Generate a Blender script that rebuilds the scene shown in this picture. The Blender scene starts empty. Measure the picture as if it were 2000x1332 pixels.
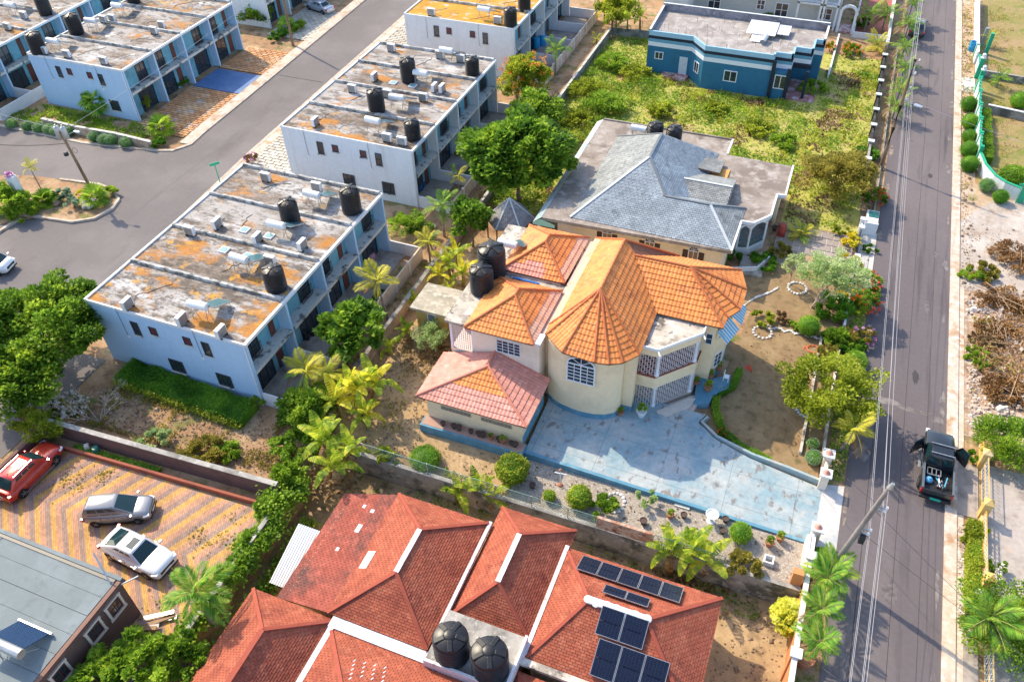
import bpy, math, random
import numpy as np
from mathutils import Vector, Matrix
random.seed(7); rng = np.random.default_rng(7)
SC = bpy.context.scene; COL = SC.collection
PI = math.pi; rad = math.radians

# ------------------------------------------------------------------ camera (drone, 28 mm equivalent)
FPX, PITCH, ROLL, CAMH, YAW = 1610.0, rad(43.3), rad(-1.9), 44.3, rad(23.0)
def _cam():
    fw = Vector((0, math.cos(PITCH), -math.sin(PITCH))); rt = Vector((1, 0, 0)); up = rt.cross(fw)
    c, s = math.cos(ROLL), math.sin(ROLL)
    r2 = c*rt + s*up; u2 = -s*rt + c*up
    R = Matrix.Rotation(YAW, 3, 'Z')          # the streets run along the world axes
    return R @ r2, R @ u2, R @ fw
CR, CU, CF = _cam()
cd = bpy.data.cameras.new('camera'); cam = bpy.data.objects.new('camera', cd); COL.objects.link(cam)
m = Matrix((CR, CU, -CF)).transposed().to_4x4(); m.translation = (0, 0, CAMH)
cam.matrix_world = m
cd.sensor_width = 36; cd.lens = FPX/2000*36; cd.clip_end = 2000; cd.clip_start = .5
SC.camera = cam
def p(px, py, z=0.0):
    """ground point (at height z) seen at a photo pixel"""
    d = CR*((px-1000)/FPX) - CU*((py-666)/FPX) + CF
    t = (z-CAMH)/d.z
    return Vector((d.x*t, d.y*t, z))

# ------------------------------------------------------------------ sky, sun, exposure
SUN_EL, SHADOW_AZ = rad(43), rad(-25)           # shadows run towards +x, a little -y
w = bpy.data.worlds.new('World'); SC.world = w; w.use_nodes = True
nt = w.node_tree; nt.nodes.clear()
sky = nt.nodes.new('ShaderNodeTexSky'); sky.sky_type = 'NISHITA'; sky.sun_disc = False
sky.sun_elevation = SUN_EL; sky.air_density = 1.0; sky.dust_density = 1.5
to_sun = Vector((-math.cos(SHADOW_AZ)*math.cos(SUN_EL), -math.sin(SHADOW_AZ)*math.cos(SUN_EL), math.sin(SUN_EL)))
sky.sun_rotation = math.atan2(to_sun.x, to_sun.y)
bg = nt.nodes.new('ShaderNodeBackground'); bg.inputs[1].default_value = 0.15
ow = nt.nodes.new('ShaderNodeOutputWorld')
nt.links.new(sky.outputs[0], bg.inputs[0]); nt.links.new(bg.outputs[0], ow.inputs[0])
sl = bpy.data.lights.new('sun', 'SUN'); sl.energy = 2.5; sl.angle = rad(.6); sl.color = (1, .85, .62)
so = bpy.data.objects.new('sun', sl); COL.objects.link(so)
so.rotation_euler = to_sun.to_track_quat('Z', 'Y').to_euler(); so.location = (0, 0, 80)
SC.view_settings.view_transform = 'Standard'; SC.view_settings.look = 'None'
SC.view_settings.exposure = 1.2; SC.view_settings.gamma = 1.0
SC.render.engine = 'CYCLES'

# ------------------------------------------------------------------ helpers
class MB:
    def __init__(s): s.v = []; s.f = []
    def add(s, vs, fs):
        n = len(s.v); s.v += [tuple(q) for q in vs]; s.f += [tuple(i+n for i in f) for f in fs]; return s
    def box(s, x0, x1, y0, y1, z0, z1):
        return s.add([(x0,y0,z0),(x1,y0,z0),(x1,y1,z0),(x0,y1,z0),(x0,y0,z1),(x1,y0,z1),(x1,y1,z1),(x0,y1,z1)],
              [(0,3,2,1),(4,5,6,7),(0,1,5,4),(1,2,6,5),(2,3,7,6),(3,0,4,7)])
    def mbox(s, M, x, y, z):
        """box of full size x,y,z centred on the matrix M"""
        vs = [M @ Vector((a*x/2, b*y/2, c*z/2)) for c in (-1,1) for a, b in ((-1,-1),(1,-1),(1,1),(-1,1))]
        return s.add(vs, [(0,3,2,1),(4,5,6,7),(0,1,5,4),(1,2,6,5),(2,3,7,6),(3,0,4,7)])
    def bar(s, a, b, w, h=None):
        a, b = Vector(a), Vector(b); d = b-a; h = h or w
        q = d.to_track_quat('X', 'Z').to_matrix().to_4x4(); q.translation = (a+b)/2
        return s.mbox(q, d.length, w, h)
    def cyl(s, a, b, r0, r1=None, n=10, cap=True):
        a, b = Vector(a), Vector(b); r1 = r0 if r1 is None else r1
        q = (b-a).to_track_quat('Z', 'Y').to_matrix(); k = len(s.v)
        for c, r in ((a, r0), (b, r1)):
            for i in range(n):
                t = 2*PI*i/n; s.v.append(tuple(c + q @ Vector((r*math.cos(t), r*math.sin(t), 0))))
        s.f += [(k+i, k+(i+1) % n, k+n+(i+1) % n, k+n+i) for i in range(n)]
        if cap: s.f += [tuple(k+n-1-i for i in range(n)), tuple(k+n+i for i in range(n))]
        return s
    def tube(s, pts, rs, n=7):
        """bent tapering tube with shared rings"""
        k = len(s.v); pts = [Vector(q) for q in pts]
        if not hasattr(rs, '__len__'): rs = [rs]*len(pts)
        for i, c in enumerate(pts):
            d = (pts[min(i+1, len(pts)-1)]-pts[max(i-1, 0)]).normalized()
            q = d.to_track_quat('Z', 'Y').to_matrix()
            for j in range(n):
                t = 2*PI*j/n; s.v.append(tuple(c + q @ Vector((rs[i]*math.cos(t), rs[i]*math.sin(t), 0))))
        for i in range(len(pts)-1):
            for j in range(n):
                a = k+i*n+j; b = k+i*n+(j+1) % n; s.f.append((a, b, b+n, a+n))
        s.f += [tuple(k+n-1-i for i in range(n)), tuple(k+(len(pts)-1)*n+i for i in range(n))]
        return s
    def prism(s, pts, z0, z1):
        pts = [(q[0], q[1]) for q in pts]; n = len(pts)
        ar = sum(pts[i][0]*pts[(i+1) % n][1]-pts[(i+1) % n][0]*pts[i][1] for i in range(n))
        if ar < 0: pts = pts[::-1]
        k = len(s.v); s.v += [(x, y, z0) for x, y in pts]+[(x, y, z1) for x, y in pts]
        s.f += [tuple(k+n-1-i for i in range(n)), tuple(k+n+i for i in range(n))]
        s.f += [(k+i, k+(i+1) % n, k+n+(i+1) % n, k+n+i) for i in range(n)]
        return s
    def lathe(s, c, prof, n=20):
        c = Vector(c); k = len(s.v)
        for r, z in prof:
            for j in range(n):
                t = 2*PI*j/n; s.v.append((c.x+r*math.cos(t), c.y+r*math.sin(t), c.z+z))
        for i in range(len(prof)-1):
            for j in range(n):
                a = k+i*n+j; b = k+i*n+(j+1) % n; s.f.append((a, b, b+n, a+n))
        s.f += [tuple(k+n-1-i for i in range(n)), tuple(k+(len(prof)-1)*n+i for i in range(n))]
        return s
    def build(s, name, mat, par=None, smooth=False, bevel=0):
        me = bpy.data.meshes.new(name); me.from_pydata(s.v, [], s.f); me.update()
        return mobj(name, me, mat, par, smooth, bevel)
def mobj(name, me, mat, par=None, smooth=False, bevel=0):
    if mat is not None and not me.materials:
        for q in (mat if isinstance(mat, (list, tuple)) else [mat]): me.materials.append(q)
    if smooth:
        me.polygons.foreach_set('use_smooth', [True]*len(me.polygons))
        if smooth is not True:
            try: me.set_sharp_from_angle(angle=rad(smooth))
            except Exception: pass
    o = bpy.data.objects.new(name, me); COL.objects.link(o)
    if par: setpar(o, par)
    if bevel:
        b = o.modifiers.new('bevel', 'BEVEL'); b.width = bevel; b.segments = 2; b.limit_method = 'ANGLE'
    return o
def setpar(o, par):
    o.parent = par            # parts are modelled in world space, their thing sits unrotated at its base
    o.matrix_parent_inverse = Matrix.Identity(4) if par.parent else Matrix.Translation(-par.location)
def tag(o, label, cat, group=None):
    o['label'] = label; o['category'] = cat
    if group: o['group'] = group
    return o
def thing(name, label, cat, loc=(0, 0, 0), group=None):
    o = bpy.data.objects.new(name, None); COL.objects.link(o); o.location = loc; o.empty_display_size = .2
    return tag(o, label, cat, group)
def struct(o, kind='structure'): o['kind'] = kind; return o
def copy_thing(src, loc, rz=0, sc=1, label=None, group=None, jit=None):
    r = src.copy(); COL.objects.link(r); r.location = loc; r.rotation_euler = (0, 0, rz)
    r.scale = sc if hasattr(sc, '__len__') else (sc, sc, sc)
    if label: r['label'] = label
    if group: r['group'] = group
    for ch in KIDS.get(src.name, []):
        c = ch.copy(); COL.objects.link(c); c.parent = r
        if jit: jit(c)
        for g in KIDS.get(ch.name, []):
            d = g.copy(); COL.objects.link(d); d.parent = c
    return r
KIDS = {}
def index_kids():
    KIDS.clear()
    for o in bpy.data.objects:
        if o.parent: KIDS.setdefault(o.parent.name, []).append(o)
class Place:
    """hands out a prototype first, then copies of it"""
    def __init__(s, src): s.src = src; s.n = 0
    def __call__(s, loc, rz=0, sc=1, label=None, group=None):
        if s.n == 0:
            index_kids(); s.n = 1; o = s.src; o.location = loc; o.rotation_euler = (0, 0, rz)
            o.scale = sc if hasattr(sc, '__len__') else (sc, sc, sc)
            if label: o['label'] = label
            if group: o['group'] = group
            return o
        return copy_thing(s.src, loc, rz, sc, label, group)
ORD = ['nearest', 'second nearest', 'third nearest', 'fourth nearest', 'fifth nearest', 'sixth nearest', 'seventh nearest', 'eighth nearest', 'ninth nearest', 'tenth nearest', 'eleventh nearest', 'twelfth nearest', 'thirteenth nearest', 'fourteenth nearest']

# ------------------------------------------------------------------ materials
def M(name, col, rough=.8, layers=(), bump=0.0, bscale=25, metal=0.0, var=.12, vscale=3.0, island=0.0, spec=.4, coat=0, objrand=0.0):
    """col, then layers (colour, noise scale, lo, hi, stretch xyz, strength) mixed over it in world space"""
    mt = bpy.data.materials.new(name); mt.use_nodes = True; t = mt.node_tree; N = t.nodes; L = t.links
    bs = N['Principled BSDF']; bs.inputs['Roughness'].default_value = rough; bs.inputs['Metallic'].default_value = metal
    bs.inputs['Specular IOR Level'].default_value = spec; bs.inputs['Coat Weight'].default_value = coat; bs.inputs['Coat Roughness'].default_value = .08
    geo = N.new('ShaderNodeNewGeometry')
    def noise(scale, stretch=(1,1,1), detail=6, rg=.6):
        mp = N.new('ShaderNodeMapping'); mp.inputs['Scale'].default_value = stretch
        L.new(geo.outputs['Position'], mp.inputs[0])
        n = N.new('ShaderNodeTexNoise'); n.inputs['Scale'].default_value = scale; n.inputs['Detail'].default_value = detail; n.inputs['Roughness'].default_value = rg
        L.new(mp.outputs[0], n.inputs[0]); return n.outputs[0]
    rgb = N.new('ShaderNodeRGB'); rgb.outputs[0].default_value = (*col, 1); cur = rgb.outputs[0]
    for ly in layers:
        c, sc, lo, hi = ly[:4]; st = ly[4] if len(ly) > 4 else (1,1,1); am = ly[5] if len(ly) > 5 else 1
        mr = N.new('ShaderNodeMapRange'); mr.inputs[1].default_value = lo; mr.inputs[2].default_value = hi; mr.inputs[4].default_value = am
        L.new(noise(sc, st), mr.inputs[0])
        mx = N.new('ShaderNodeMix'); mx.data_type = 'RGBA'
        L.new(mr.outputs[0], mx.inputs[0]); L.new(cur, mx.inputs[6]); mx.inputs[7].default_value = (*c, 1); cur = mx.outputs[2]
    def scale_by(fac, lo, hi):
        nonlocal cur
        mr = N.new('ShaderNodeMapRange'); mr.inputs[3].default_value = lo; mr.inputs[4].default_value = hi; L.new(fac, mr.inputs[0])
        mx = N.new('ShaderNodeVectorMath'); mx.operation = 'SCALE'; L.new(cur, mx.inputs[0]); L.new(mr.outputs[0], mx.inputs[3]); cur = mx.outputs[0]
    if var:
        mr0 = N.new('ShaderNodeMapRange'); mr0.inputs[1].default_value = .3; mr0.inputs[2].default_value = .7; L.new(noise(vscale), mr0.inputs[0]); scale_by(mr0.outputs[0], 1-var, 1+var)
    if island: scale_by(geo.outputs['Random Per Island'], 1-island, 1+island)
    if objrand:
        oi = N.new('ShaderNodeObjectInfo'); scale_by(oi.outputs['Random'], 1-objrand, 1+objrand)
    L.new(cur, bs.inputs['Base Color'])
    if bump:
        b = N.new('ShaderNodeBump'); b.inputs['Strength'].default_value = bump; b.inputs['Distance'].default_value = .05
        L.new(noise(bscale, detail=4), b.inputs['Height']); L.new(b.outputs[0], bs.inputs['Normal'])
    return mt
def LEAF(name, dark, mid, light, trans=.3, nscale=.5, rough=.5):
    mt = bpy.data.materials.new(name); mt.use_nodes = True; t = mt.node_tree; N = t.nodes; L = t.links
    bs = N['Principled BSDF']; bs.inputs['Roughness'].default_value = rough; bs.inputs['Specular IOR Level'].default_value = .25
    geo = N.new('ShaderNodeNewGeometry'); n = N.new('ShaderNodeTexNoise'); n.inputs['Scale'].default_value = nscale; n.inputs['Detail'].default_value = 3
    L.new(geo.outputs['Position'], n.inputs[0])
    a = N.new('ShaderNodeMath'); a.operation = 'MULTIPLY_ADD'; L.new(geo.outputs['Random Per Island'], a.inputs[0]); a.inputs[1].default_value = .5
    b = N.new('ShaderNodeMath'); b.operation = 'MULTIPLY_ADD'; L.new(n.outputs[0], b.inputs[0]); b.inputs[1].default_value = 1.6; b.inputs[2].default_value = -.55
    L.new(b.outputs[0], a.inputs[2])
    cr = N.new('ShaderNodeValToRGB'); e = cr.color_ramp.elements
    e[0].position = .1; e[0].color = (*dark, 1); e[1].position = .95; e[1].color = (*light, 1)
    k = e.new(.5); k.color = (*mid, 1)
    L.new(a.outputs[0], cr.inputs[0]); L.new(cr.outputs[0], bs.inputs['Base Color'])
    tr = N.new('ShaderNodeBsdfTranslucent'); mx = N.new('ShaderNodeMixShader'); mx.inputs[0].default_value = trans
    L.new(cr.outputs[0], tr.inputs[0]); L.new(bs.outputs[0], mx.inputs[1]); L.new(tr.outputs[0], mx.inputs[2])
    L.new(mx.outputs[0], N['Material Output'].inputs[0])
    return mt
def GLASS(name, col=(.02,.035,.05), rough=.06):
    return M(name, col, rough, var=0, spec=.8, coat=.3)
W3 = {}
W3['white'] = M('white_paint', (.7,.72,.74), .7, [((.5,.5,.5), .35, .55, .8, (1,1,.3), .5), ((.4,.38,.36), 2.2, .56, .8, (1,1,.06), .45), ((.58,.45,.34), 1.0, .6, .8, (1,1,.25), .4)], var=.05)
W3['shade_blue_white'] = M('white_paint_blue_shade', (.42,.6,.8), .7, [((.35,.5,.68), 2.2, .55, .78, (1,1,.06), .45), ((.32,.49,.68), .35, .55, .8, (1,1,.3), .5)], var=.05)  # white walls, with the blue of their shade put into the colour
W3['teal'] = M('teal_render', (.15,.37,.47), .75, [((.1,.27,.36), .8, .45, .7)], var=.08)
W3['dgrey'] = M('dark_metal', (.03,.033,.038), .45, var=.1)
W3['frame'] = M('bronze_frame', (.05,.045,.045), .5, var=.1)
W3['brown'] = M('brown_louvre', (.13,.045,.035), .55, var=.15)
W3['glass'] = GLASS('window_glass')
W3['glassred'] = M('reddish_glass', (.12,.035,.045), .25, var=.1)
W3['slab'] = M('balcony_concrete', (.56,.54,.49), .85, [((.15,.15,.14), 1.6, .54, .62)], var=.12, vscale=6)
W3['conc'] = M('concrete', (.38,.36,.33), .9, [((.2,.19,.17), .7, .48, .66), ((.55,.53,.5), 2.5, .55, .7)], bump=.3)
W3['whitem'] = M('white_enamel', (.78,.79,.8), .35, var=.04)
W3['wframe'] = M('white_window_frame', (.75,.77,.82), .45, var=.03)
W3['galv'] = M('galvanised_steel', (.45,.46,.47), .4, metal=.7, var=.15)
W3['black'] = M('black_plastic', (.012,.013,.016), .38, [((.05,.045,.04), 1.5, .55, .75, (1,1,.4), .6)], var=.15)
W3['tile_edge'] = M('mortar', (.3,.28,.25), .9)
# ------------------------------------------------------------------ ground and streets
def sheet(name, pts, z, mat, thick=.25):
    o = MB().prism(pts, z-thick, z).build(name, mat); return struct(o)
def px(*pts): return [p(a, b) for a, b in pts]
EARTH = M('red_earth', (.34,.2,.105), .95, [((.44,.3,.18), .35, .45, .62), ((.15,.09,.05), .9, .52, .68), ((.12,.15,.03), .55, .53, .66), ((.45,.37,.27), 5, .6, .72)], bump=.6, bscale=8)
YARD = M('trampled_yard_soil', (.37,.25,.13), .95, [((.46,.32,.18), .4, .45, .6), ((.17,.11,.06), .8, .52, .7), ((.45,.38,.28), 6, .62, .72)], bump=.5, bscale=10)
LAWN = M('dry_lawn', (.25,.165,.085), .95, [((.3,.21,.11), .5, .45, .6), ((.13,.09,.045), 1.1, .52, .72), ((.15,.15,.05), 2.2, .58, .74)], bump=.4, bscale=40)
MEADOW = M('weedy_ground', (.38,.37,.08), .95, [((.42,.33,.14), .5, .48, .62), ((.22,.25,.04), .9, .5, .66)], bump=.6, bscale=6)
PARK = M('sunburnt_grass', (.26,.22,.07), .95, [((.36,.24,.13), .25, .45, .6), ((.16,.19,.03), .5, .5, .66), ((.42,.34,.22), 1.6, .6, .75)], bump=.5, bscale=14)
ASPH = M('asphalt', (.125,.107,.113), .85, [((.16,.137,.138), .12, .45, .6, (1,.25,1)), ((.07,.06,.068), .6, .55, .75, (2.2,.12,1)), ((.2,.18,.17), 1.2, .68, .85)], bump=.25, bscale=60, var=.06)
ASPH2 = M('old_asphalt', (.15,.135,.132), .88, [((.185,.167,.162), .12, .45, .62), ((.13,.115,.11), .3, .55, .7, (1,.4,1)), ((.3,.27,.24), 1.4, .66, .82)], bump=.25, bscale=60, var=.06)
CURB = M('kerb_concrete', (.5,.42,.34), .9, [((.32,.24,.17), .9, .5, .68), ((.62,.56,.5), 2.4, .55, .7)], bump=.3)
CURB2 = M('kerb_concrete_pink', (.55,.45,.36), .9, [((.38,.22,.11), .6, .5, .66), ((.66,.6,.53), 2, .5, .66)], bump=.2)
# terrain: the plot nearest the camera lies lower
LOW = -1.8
g = MB()
g.add([(-400,29.1,0),(400,29.1,0),(400,500,0),(-400,500,0)], [(0,1,2,3)])
g.add([(-400,-100,0),(-26.4,-100,0),(-26.4,29.1,0),(-400,29.1,0)], [(0,1,2,3)])
g.add([(5.6,-100,0),(400,-100,0),(400,29.1,0),(5.6,29.1,0)], [(0,1,2,3)])
g.add([(-26.4,29.1,0),(-26.4,29.1,LOW-.2),(5.6,29.1,LOW-.2),(5.6,29.1,0)], [(0,1,2,3)])
g.add([(-26.4,-100,0),(-26.4,-100,LOW-.2),(-26.4,29.1,LOW-.2),(-26.4,29.1,0)], [(0,1,2,3)])
g.add([(5.6,29.1,0),(5.6,29.1,LOW-.2),(5.6,-100,LOW-.2),(5.6,-100,0)], [(0,1,2,3)])
struct(g.build('ground', EARTH))
g = MB(); g.add([(-26.4,-100,LOW),(5.6,-100,LOW),(5.6,29.1,LOW),(-26.4,29.1,LOW)], [(0,1,2,3)]); struct(g.build('lower_yard', YARD))
# main road on the right
struct(MB().box(7.1,13.15,-60,260,-.2,.03).build('main_road', ASPH))
struct(MB().box(13.15,13.85,-60,260,-.2,.13).build('kerb', CURB2))
struct(MB().box(13.86,14.25,-60,62,-.2,.05).build('kerb_channel', CURB2))
# seams and patches of the asphalt
DARKP = M('asphalt_seam', (.055,.048,.052), .8)
LIGHTP = M('dusty_patch', (.26,.235,.225), .95, [((.12,.1,.1), 1.5, .4, .6)], var=.2)
# left estate street and cross street
st = px((716,0),(480,196),(405,257),(375,284),(338,297),(304,297),(162,282),(0,248))
pts = [(-63.4,130)]+[(q.x, q.y) for q in st]+[(-105,55.6),(-105,20),(-47.2,20),(-47.2,30.3),(-54,30.3),(-54.0,46),(-54.9,60),(-55.9,97),(-56.6,130)]
sheet('estate_street', pts, .03, ASPH2)
# kerb + verge at the far side of the estate street
def ribbon(name, line, w0, w1, z0, z1, mat):
    """strip following a polyline, from offset w0 to w1 on its left"""
    m_ = MB(); L = [Vector((q[0], q[1], 0)) for q in line]; A = []; B = []
    for i, q in enumerate(L):
        d = (L[min(i+1, len(L)-1)]-L[max(i-1, 0)]); d.z = 0; d.normalize(); nrm = Vector((-d.y, d.x, 0))
        A.append(q+nrm*w0); B.append(q+nrm*w1)
    for i in range(len(L)-1):
        vs = []
        for z in (z0, z1): vs += [(*A[i].xy, z), (*A[i+1].xy, z), (*B[i+1].xy, z), (*B[i].xy, z)]
        m_.add(vs, [(0,3,2,1),(4,5,6,7),(0,1,5,4),(2,3,7,6)]+([(3,0,4,7)] if i == 0 else [])+([(1,2,6,5)] if i == len(L)-2 else []))
    return m_.build(name, mat)
stl = [(-63.4,130)]+[(q.x, q.y) for q in st]+[(-105,55.6)]
struct(ribbon('kerb', stl, 0, -.35, -.1, .14, CURB))
struct(ribbon('verge_walk', stl[:5], -.35, -1.5, -.1, .12, CURB2))
str_ = [(-54.0,46),(-54.9,60),(-55.9,97),(-56.6,130)]
struct(ribbon('kerb', str_, 0, -.4, -.1, .14, CURB)); struct(ribbon('verge_walk', str_, -.4, -1.3, -.1, .12, CURB2))
# paved forecourts of the estate: blocks with open joints
PAV = M('paving_block', (.55,.27,.12), .9, [((.62,.38,.2), .35, .45, .62), ((.5,.45,.4), .8, .56, .7)], var=.1, island=.22, objrand=.2, bump=.2)
PAVG = M('grey_paving_block', (.5,.45,.38), .9, [((.6,.57,.5), .6, .45, .62)], island=.15, objrand=.15, bump=.2)
JOINT = M('soil_joint', (.07,.05,.025), .95, [((.09,.1,.02), 1, .5, .6)])
unit_paver = None
def pavers(name, x0, x1, y0, y1, wx, wy, z, mat, nmax, mossy=JOINT):
    base = struct(MB().box(x0, x1, y0, y1, z-.2, z).build(name, mossy))
    cells = []
    j = 0; y = y0
    while y < y1-.05:
        x = x0-(wx/2 if j % 2 else 0)
        while x < x1:
            a, b = max(x, x0)+.05, min(x+wx, x1)-.05
            if b-a > .1: cells.append((a, b, y+.05, min(y+wy, y1)-.05))
            x += wx
        y += wy; j += 1
    proto = MB().box(-.5,.5,-.5,.5,-.02,.06); me = bpy.data.meshes.new('paver'); me.from_pydata(proto.v, [], proto.f); me.materials.append(mat)
    cells.sort(key=lambda c: c[0]**2+c[2]**2)
    for c in cells[:nmax]:
        o = bpy.data.objects.new('paver', me); COL.objects.link(o); o.parent = base
        o.location = ((c[0]+c[1])/2, (c[2]+c[3])/2, z+random.uniform(-.01,.012)); o.scale = (c[1]-c[0], c[3]-c[2], 1)
    if len(cells) > nmax:
        b = MB()
        for c in cells[nmax:]: b.box(*c, z-.02, z+.055+random.uniform(-.01,.01))
        o = b.build('paver_field', mat, base); o['kind'] = 'stuff'
    return base
pavers('paved_forecourt', -70.3, -63.4, 60.6, 71.0, .85, .42, .05, PAV, 300)
struct(MB().box(-70.3,-63.3,71.2,76.0,-.1,.075).build('painted_forecourt', M('blue_painted_concrete', (.075,.16,.34), .6, [((.11,.2,.38), .6, .45, .65)])))
pavers('paved_forecourt', -70.3, -63.4, 76.3, 82.6, .85, .42, .05, PAV, 200)
pavers('paved_forecourt', -70.3, -64.2, 86.5, 96, .85, .42, .05, PAVG, 60)
pavers('paved_forecourt', -54.0, -47.9, 51.5, 57.0, 1.0, .5, .05, PAVG, 60)
pavers('paved_forecourt', -54.2, -48.1, 58.2, 77.0, 1.0, .5, .05, PAVG, 60)
pavers('paved_forecourt', -54.8, -49.2, 77.2, 100, 1.0, .5, .05, PAVG, 60)
sheet('island_path', px((0,352),(70,378),(64,392),(0,410)), .06, PAVG)
# planted island in the street
isl = px((67,426),(141,437),(186,430),(222,410),(235,392),(222,372),(195,362),(120,352),(60,345),(0,345))+[(-78,42,0)]+px((0,440))
sheet('planted_island', [(q[0], q[1]) for q in isl], .12, EARTH)
struct(ribbon('kerb', [(q[0], q[1]) for q in px((40,424),(67,426),(141,437),(186,430),(222,410),(235,392),(222,372),(195,362),(120,352))], .22, -.05, -.1, .24, CURB))
struct(ribbon('kerb', [(q[0], q[1]) for q in px((-20,470),(42,430))], .0, .3, -.1, .24, CURB))
# townhouse back yards
PATIO = M('patio_concrete', (.36,.31,.27), .9, [((.22,.19,.17), .8, .5, .65)], bump=.2)
for v0, n in ((30.7, 4), (57.4, 4), (85.1, 4)):
    uf = -33.5 if v0 > 40 else -32.9
    for i in range(n):
        y = v0+i*4.92
        struct(MB().box(uf-1.5, uf+1.6, y+.1, y+4.8, -.1, .1).build('patio', PATIO))
        if (v0, i) in ((30.7, 2), (57.4, 1)):
            struct(MB().box(uf+1.65, uf+2.5, y+.1, y+4.8, -.1, .07).build('lawn_strip', M('patio_lawn', (.03,.085,.02), .95, var=.3, vscale=9, bump=.8, bscale=60)), 'structure')
# orange house plot: painted drive, sandy garden, gravel bed
DRIVE = M('blue_drive_paint', (.24,.35,.4), .8, [((.41,.45,.455), .3, .42, .58), ((.46,.44,.41), .7, .54, .68, (1,1,1), .7), ((.21,.185,.17), 1.7, .57, .63, (1,.6,1), .85), ((.13,.13,.14), .45, .66, .74, (1,1,1), .8), ((.42,.36,.33), 3.4, .64, .7, (1,1,1), .7)], bump=.15)
_t = DRIVE.node_tree; _b = _t.nodes['Principled BSDF']; _src = _b.inputs['Base Color'].links[0].from_socket
_bk = _t.nodes.new('ShaderNodeTexBrick'); _bk.offset = 0; _bk.inputs['Scale'].default_value = 1; _bk.inputs['Brick Width'].default_value = 4.3; _bk.inputs['Row Height'].default_value = 2.6; _bk.inputs['Mortar Size'].default_value = .022
_bk.inputs['Color1'].default_value = (1,1,1,1); _bk.inputs['Color2'].default_value = (.93,.95,.96,1); _bk.inputs['Mortar'].default_value = (.62,.66,.68,1)
_g = _t.nodes.new('ShaderNodeNewGeometry'); _t.links.new(_g.outputs['Position'], _bk.inputs[0])
_m = _t.nodes.new('ShaderNodeMix'); _m.data_type = 'RGBA'; _m.blend_type = 'MULTIPLY'; _m.inputs[0].default_value = 1; _t.links.new(_src, _m.inputs[6]); _t.links.new(_bk.outputs[0], _m.inputs[7]); _t.links.new(_m.outputs[2], _b.inputs['Base Color'])
BLUEB = M('blue_plinth', (.1,.26,.37), .75, [((.2,.36,.45), .9, .5, .68)], var=.08)
GRAVEL = M('pale_gravel', (.38,.33,.28), .95, [((.3,.26,.22), 7, .52, .6), ((.6,.55,.48), 11, .55, .62)], bump=1, bscale=30)
d = MB()   # slopes from the garage down to the gate
top = [(-13.3,33.0,.55),(-13.4,37.6,.55),(-13.7,40.5,.55),(-2.6,40.5,.5),(-2.9,39.6,.5),(-1.5,38.6,.42),(1.0,37.9,.25),(5.75,37.2,.06),(5.75,32.9,.06)]
n = len(top); d.add(top+[(a, b, -.3) for a, b, c in top], [tuple(range(n))[::-1], ]+[(i, (i+1) % n, n+(i+1) % n, n+i) for i in range(n)])
struct(d.build('painted_drive', DRIVE))
ap = MB(); ap.add([(5.75,32.7,.05),(7.1,31.9,.035),(7.1,37.9,.035),(5.75,37.6,.05)], [(0,1,2,3)])
struct(ap.build('drive_apron', M('apron_concrete', (.55,.52,.5), .9, [((.4,.44,.46), .7, .5, .66)], var=.1, bump=.4, bscale=12)))
KB = M('drive_kerb', (.3,.4,.42), .8, [((.4,.42,.4), 1, .5, .6)], var=.1)
for L_ in ([(-13.3,32.9,.62),(5.6,32.75,.12)],):
    m_ = MB(); a, b = L_
    m_.add([(a[0],a[1]-.14,-.3),(b[0],b[1]-.14,-.3),(b[0],b[1]+.1,-.3),(a[0],a[1]+.1,-.3),(a[0],a[1]-.14,a[2]),(b[0],b[1]-.14,b[2]),(b[0],b[1]+.1,b[2]),(a[0],a[1]+.1,a[2])],
           [(0,3,2,1),(4,5,6,7),(0,1,5,4),(1,2,6,5),(2,3,7,6),(3,0,4,7)])
    struct(m_.build('drive_kerb', BLUEB))
struct(ribbon('drive_kerb', [(-2.5,40.4),(-2.8,39.75),(-1.5,38.75),(1.0,38.05),(3.4,37.75),(5.6,37.4)], 0, .18, -.1, .52, KB))
sheet('gravel_garden', [(-13.2,29.4),(5.4,29.4),(5.5,32.6),(-13.2,32.75)], .035, GRAVEL)
sheet('side_yard', [(-27.4,29.4),(-13.3,29.4),(-13.3,32.5),(-21.1,32.4),(-21.1,55),(-27.4,55)], .02, YARD)
sheet('front_garden', [(-2.7,39.9),(-1.4,39.0),(1.0,38.3),(5.4,37.8),(5.2,53.2),(-1.6,53.2),(-2.3,44)], .05, LAWN)
sheet('front_garden_bed', [(-3.0,53.2),(5.3,53.2),(5.3,60.0),(-3.0,60.0)], .045, LAWN)
sheet('overgrown_lot', [(-27.5,101),(-27.5,60),(-20.5,60),(-20.3,75),(-1.2,74),(-1.2,66.4),(5.4,66.4),(5.4,104),(-20,104)], .03, MEADOW)
pavers('tiled_path', -1.2, 5.3, 62.2, 66.2, 1.05, .95, .06, M('path_slab', (.33,.28,.25), .85, objrand=.15), 60, M('path_joint', (.6,.55,.48), .9))
sheet('garden_path', [(-2.2,60.2),(5.3,60.2),(5.3,61.3),(-2.2,61.3)], .06, M('path_concrete', (.45,.37,.3), .9, var=.15))
struct(MB().box(5.7,7.08,60.2,67.4,-.1,.06).build('pavement', M('pavement_concrete', (.56,.53,.49), .9, [((.4,.36,.32), .8, .5, .66)], var=.08)))
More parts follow.
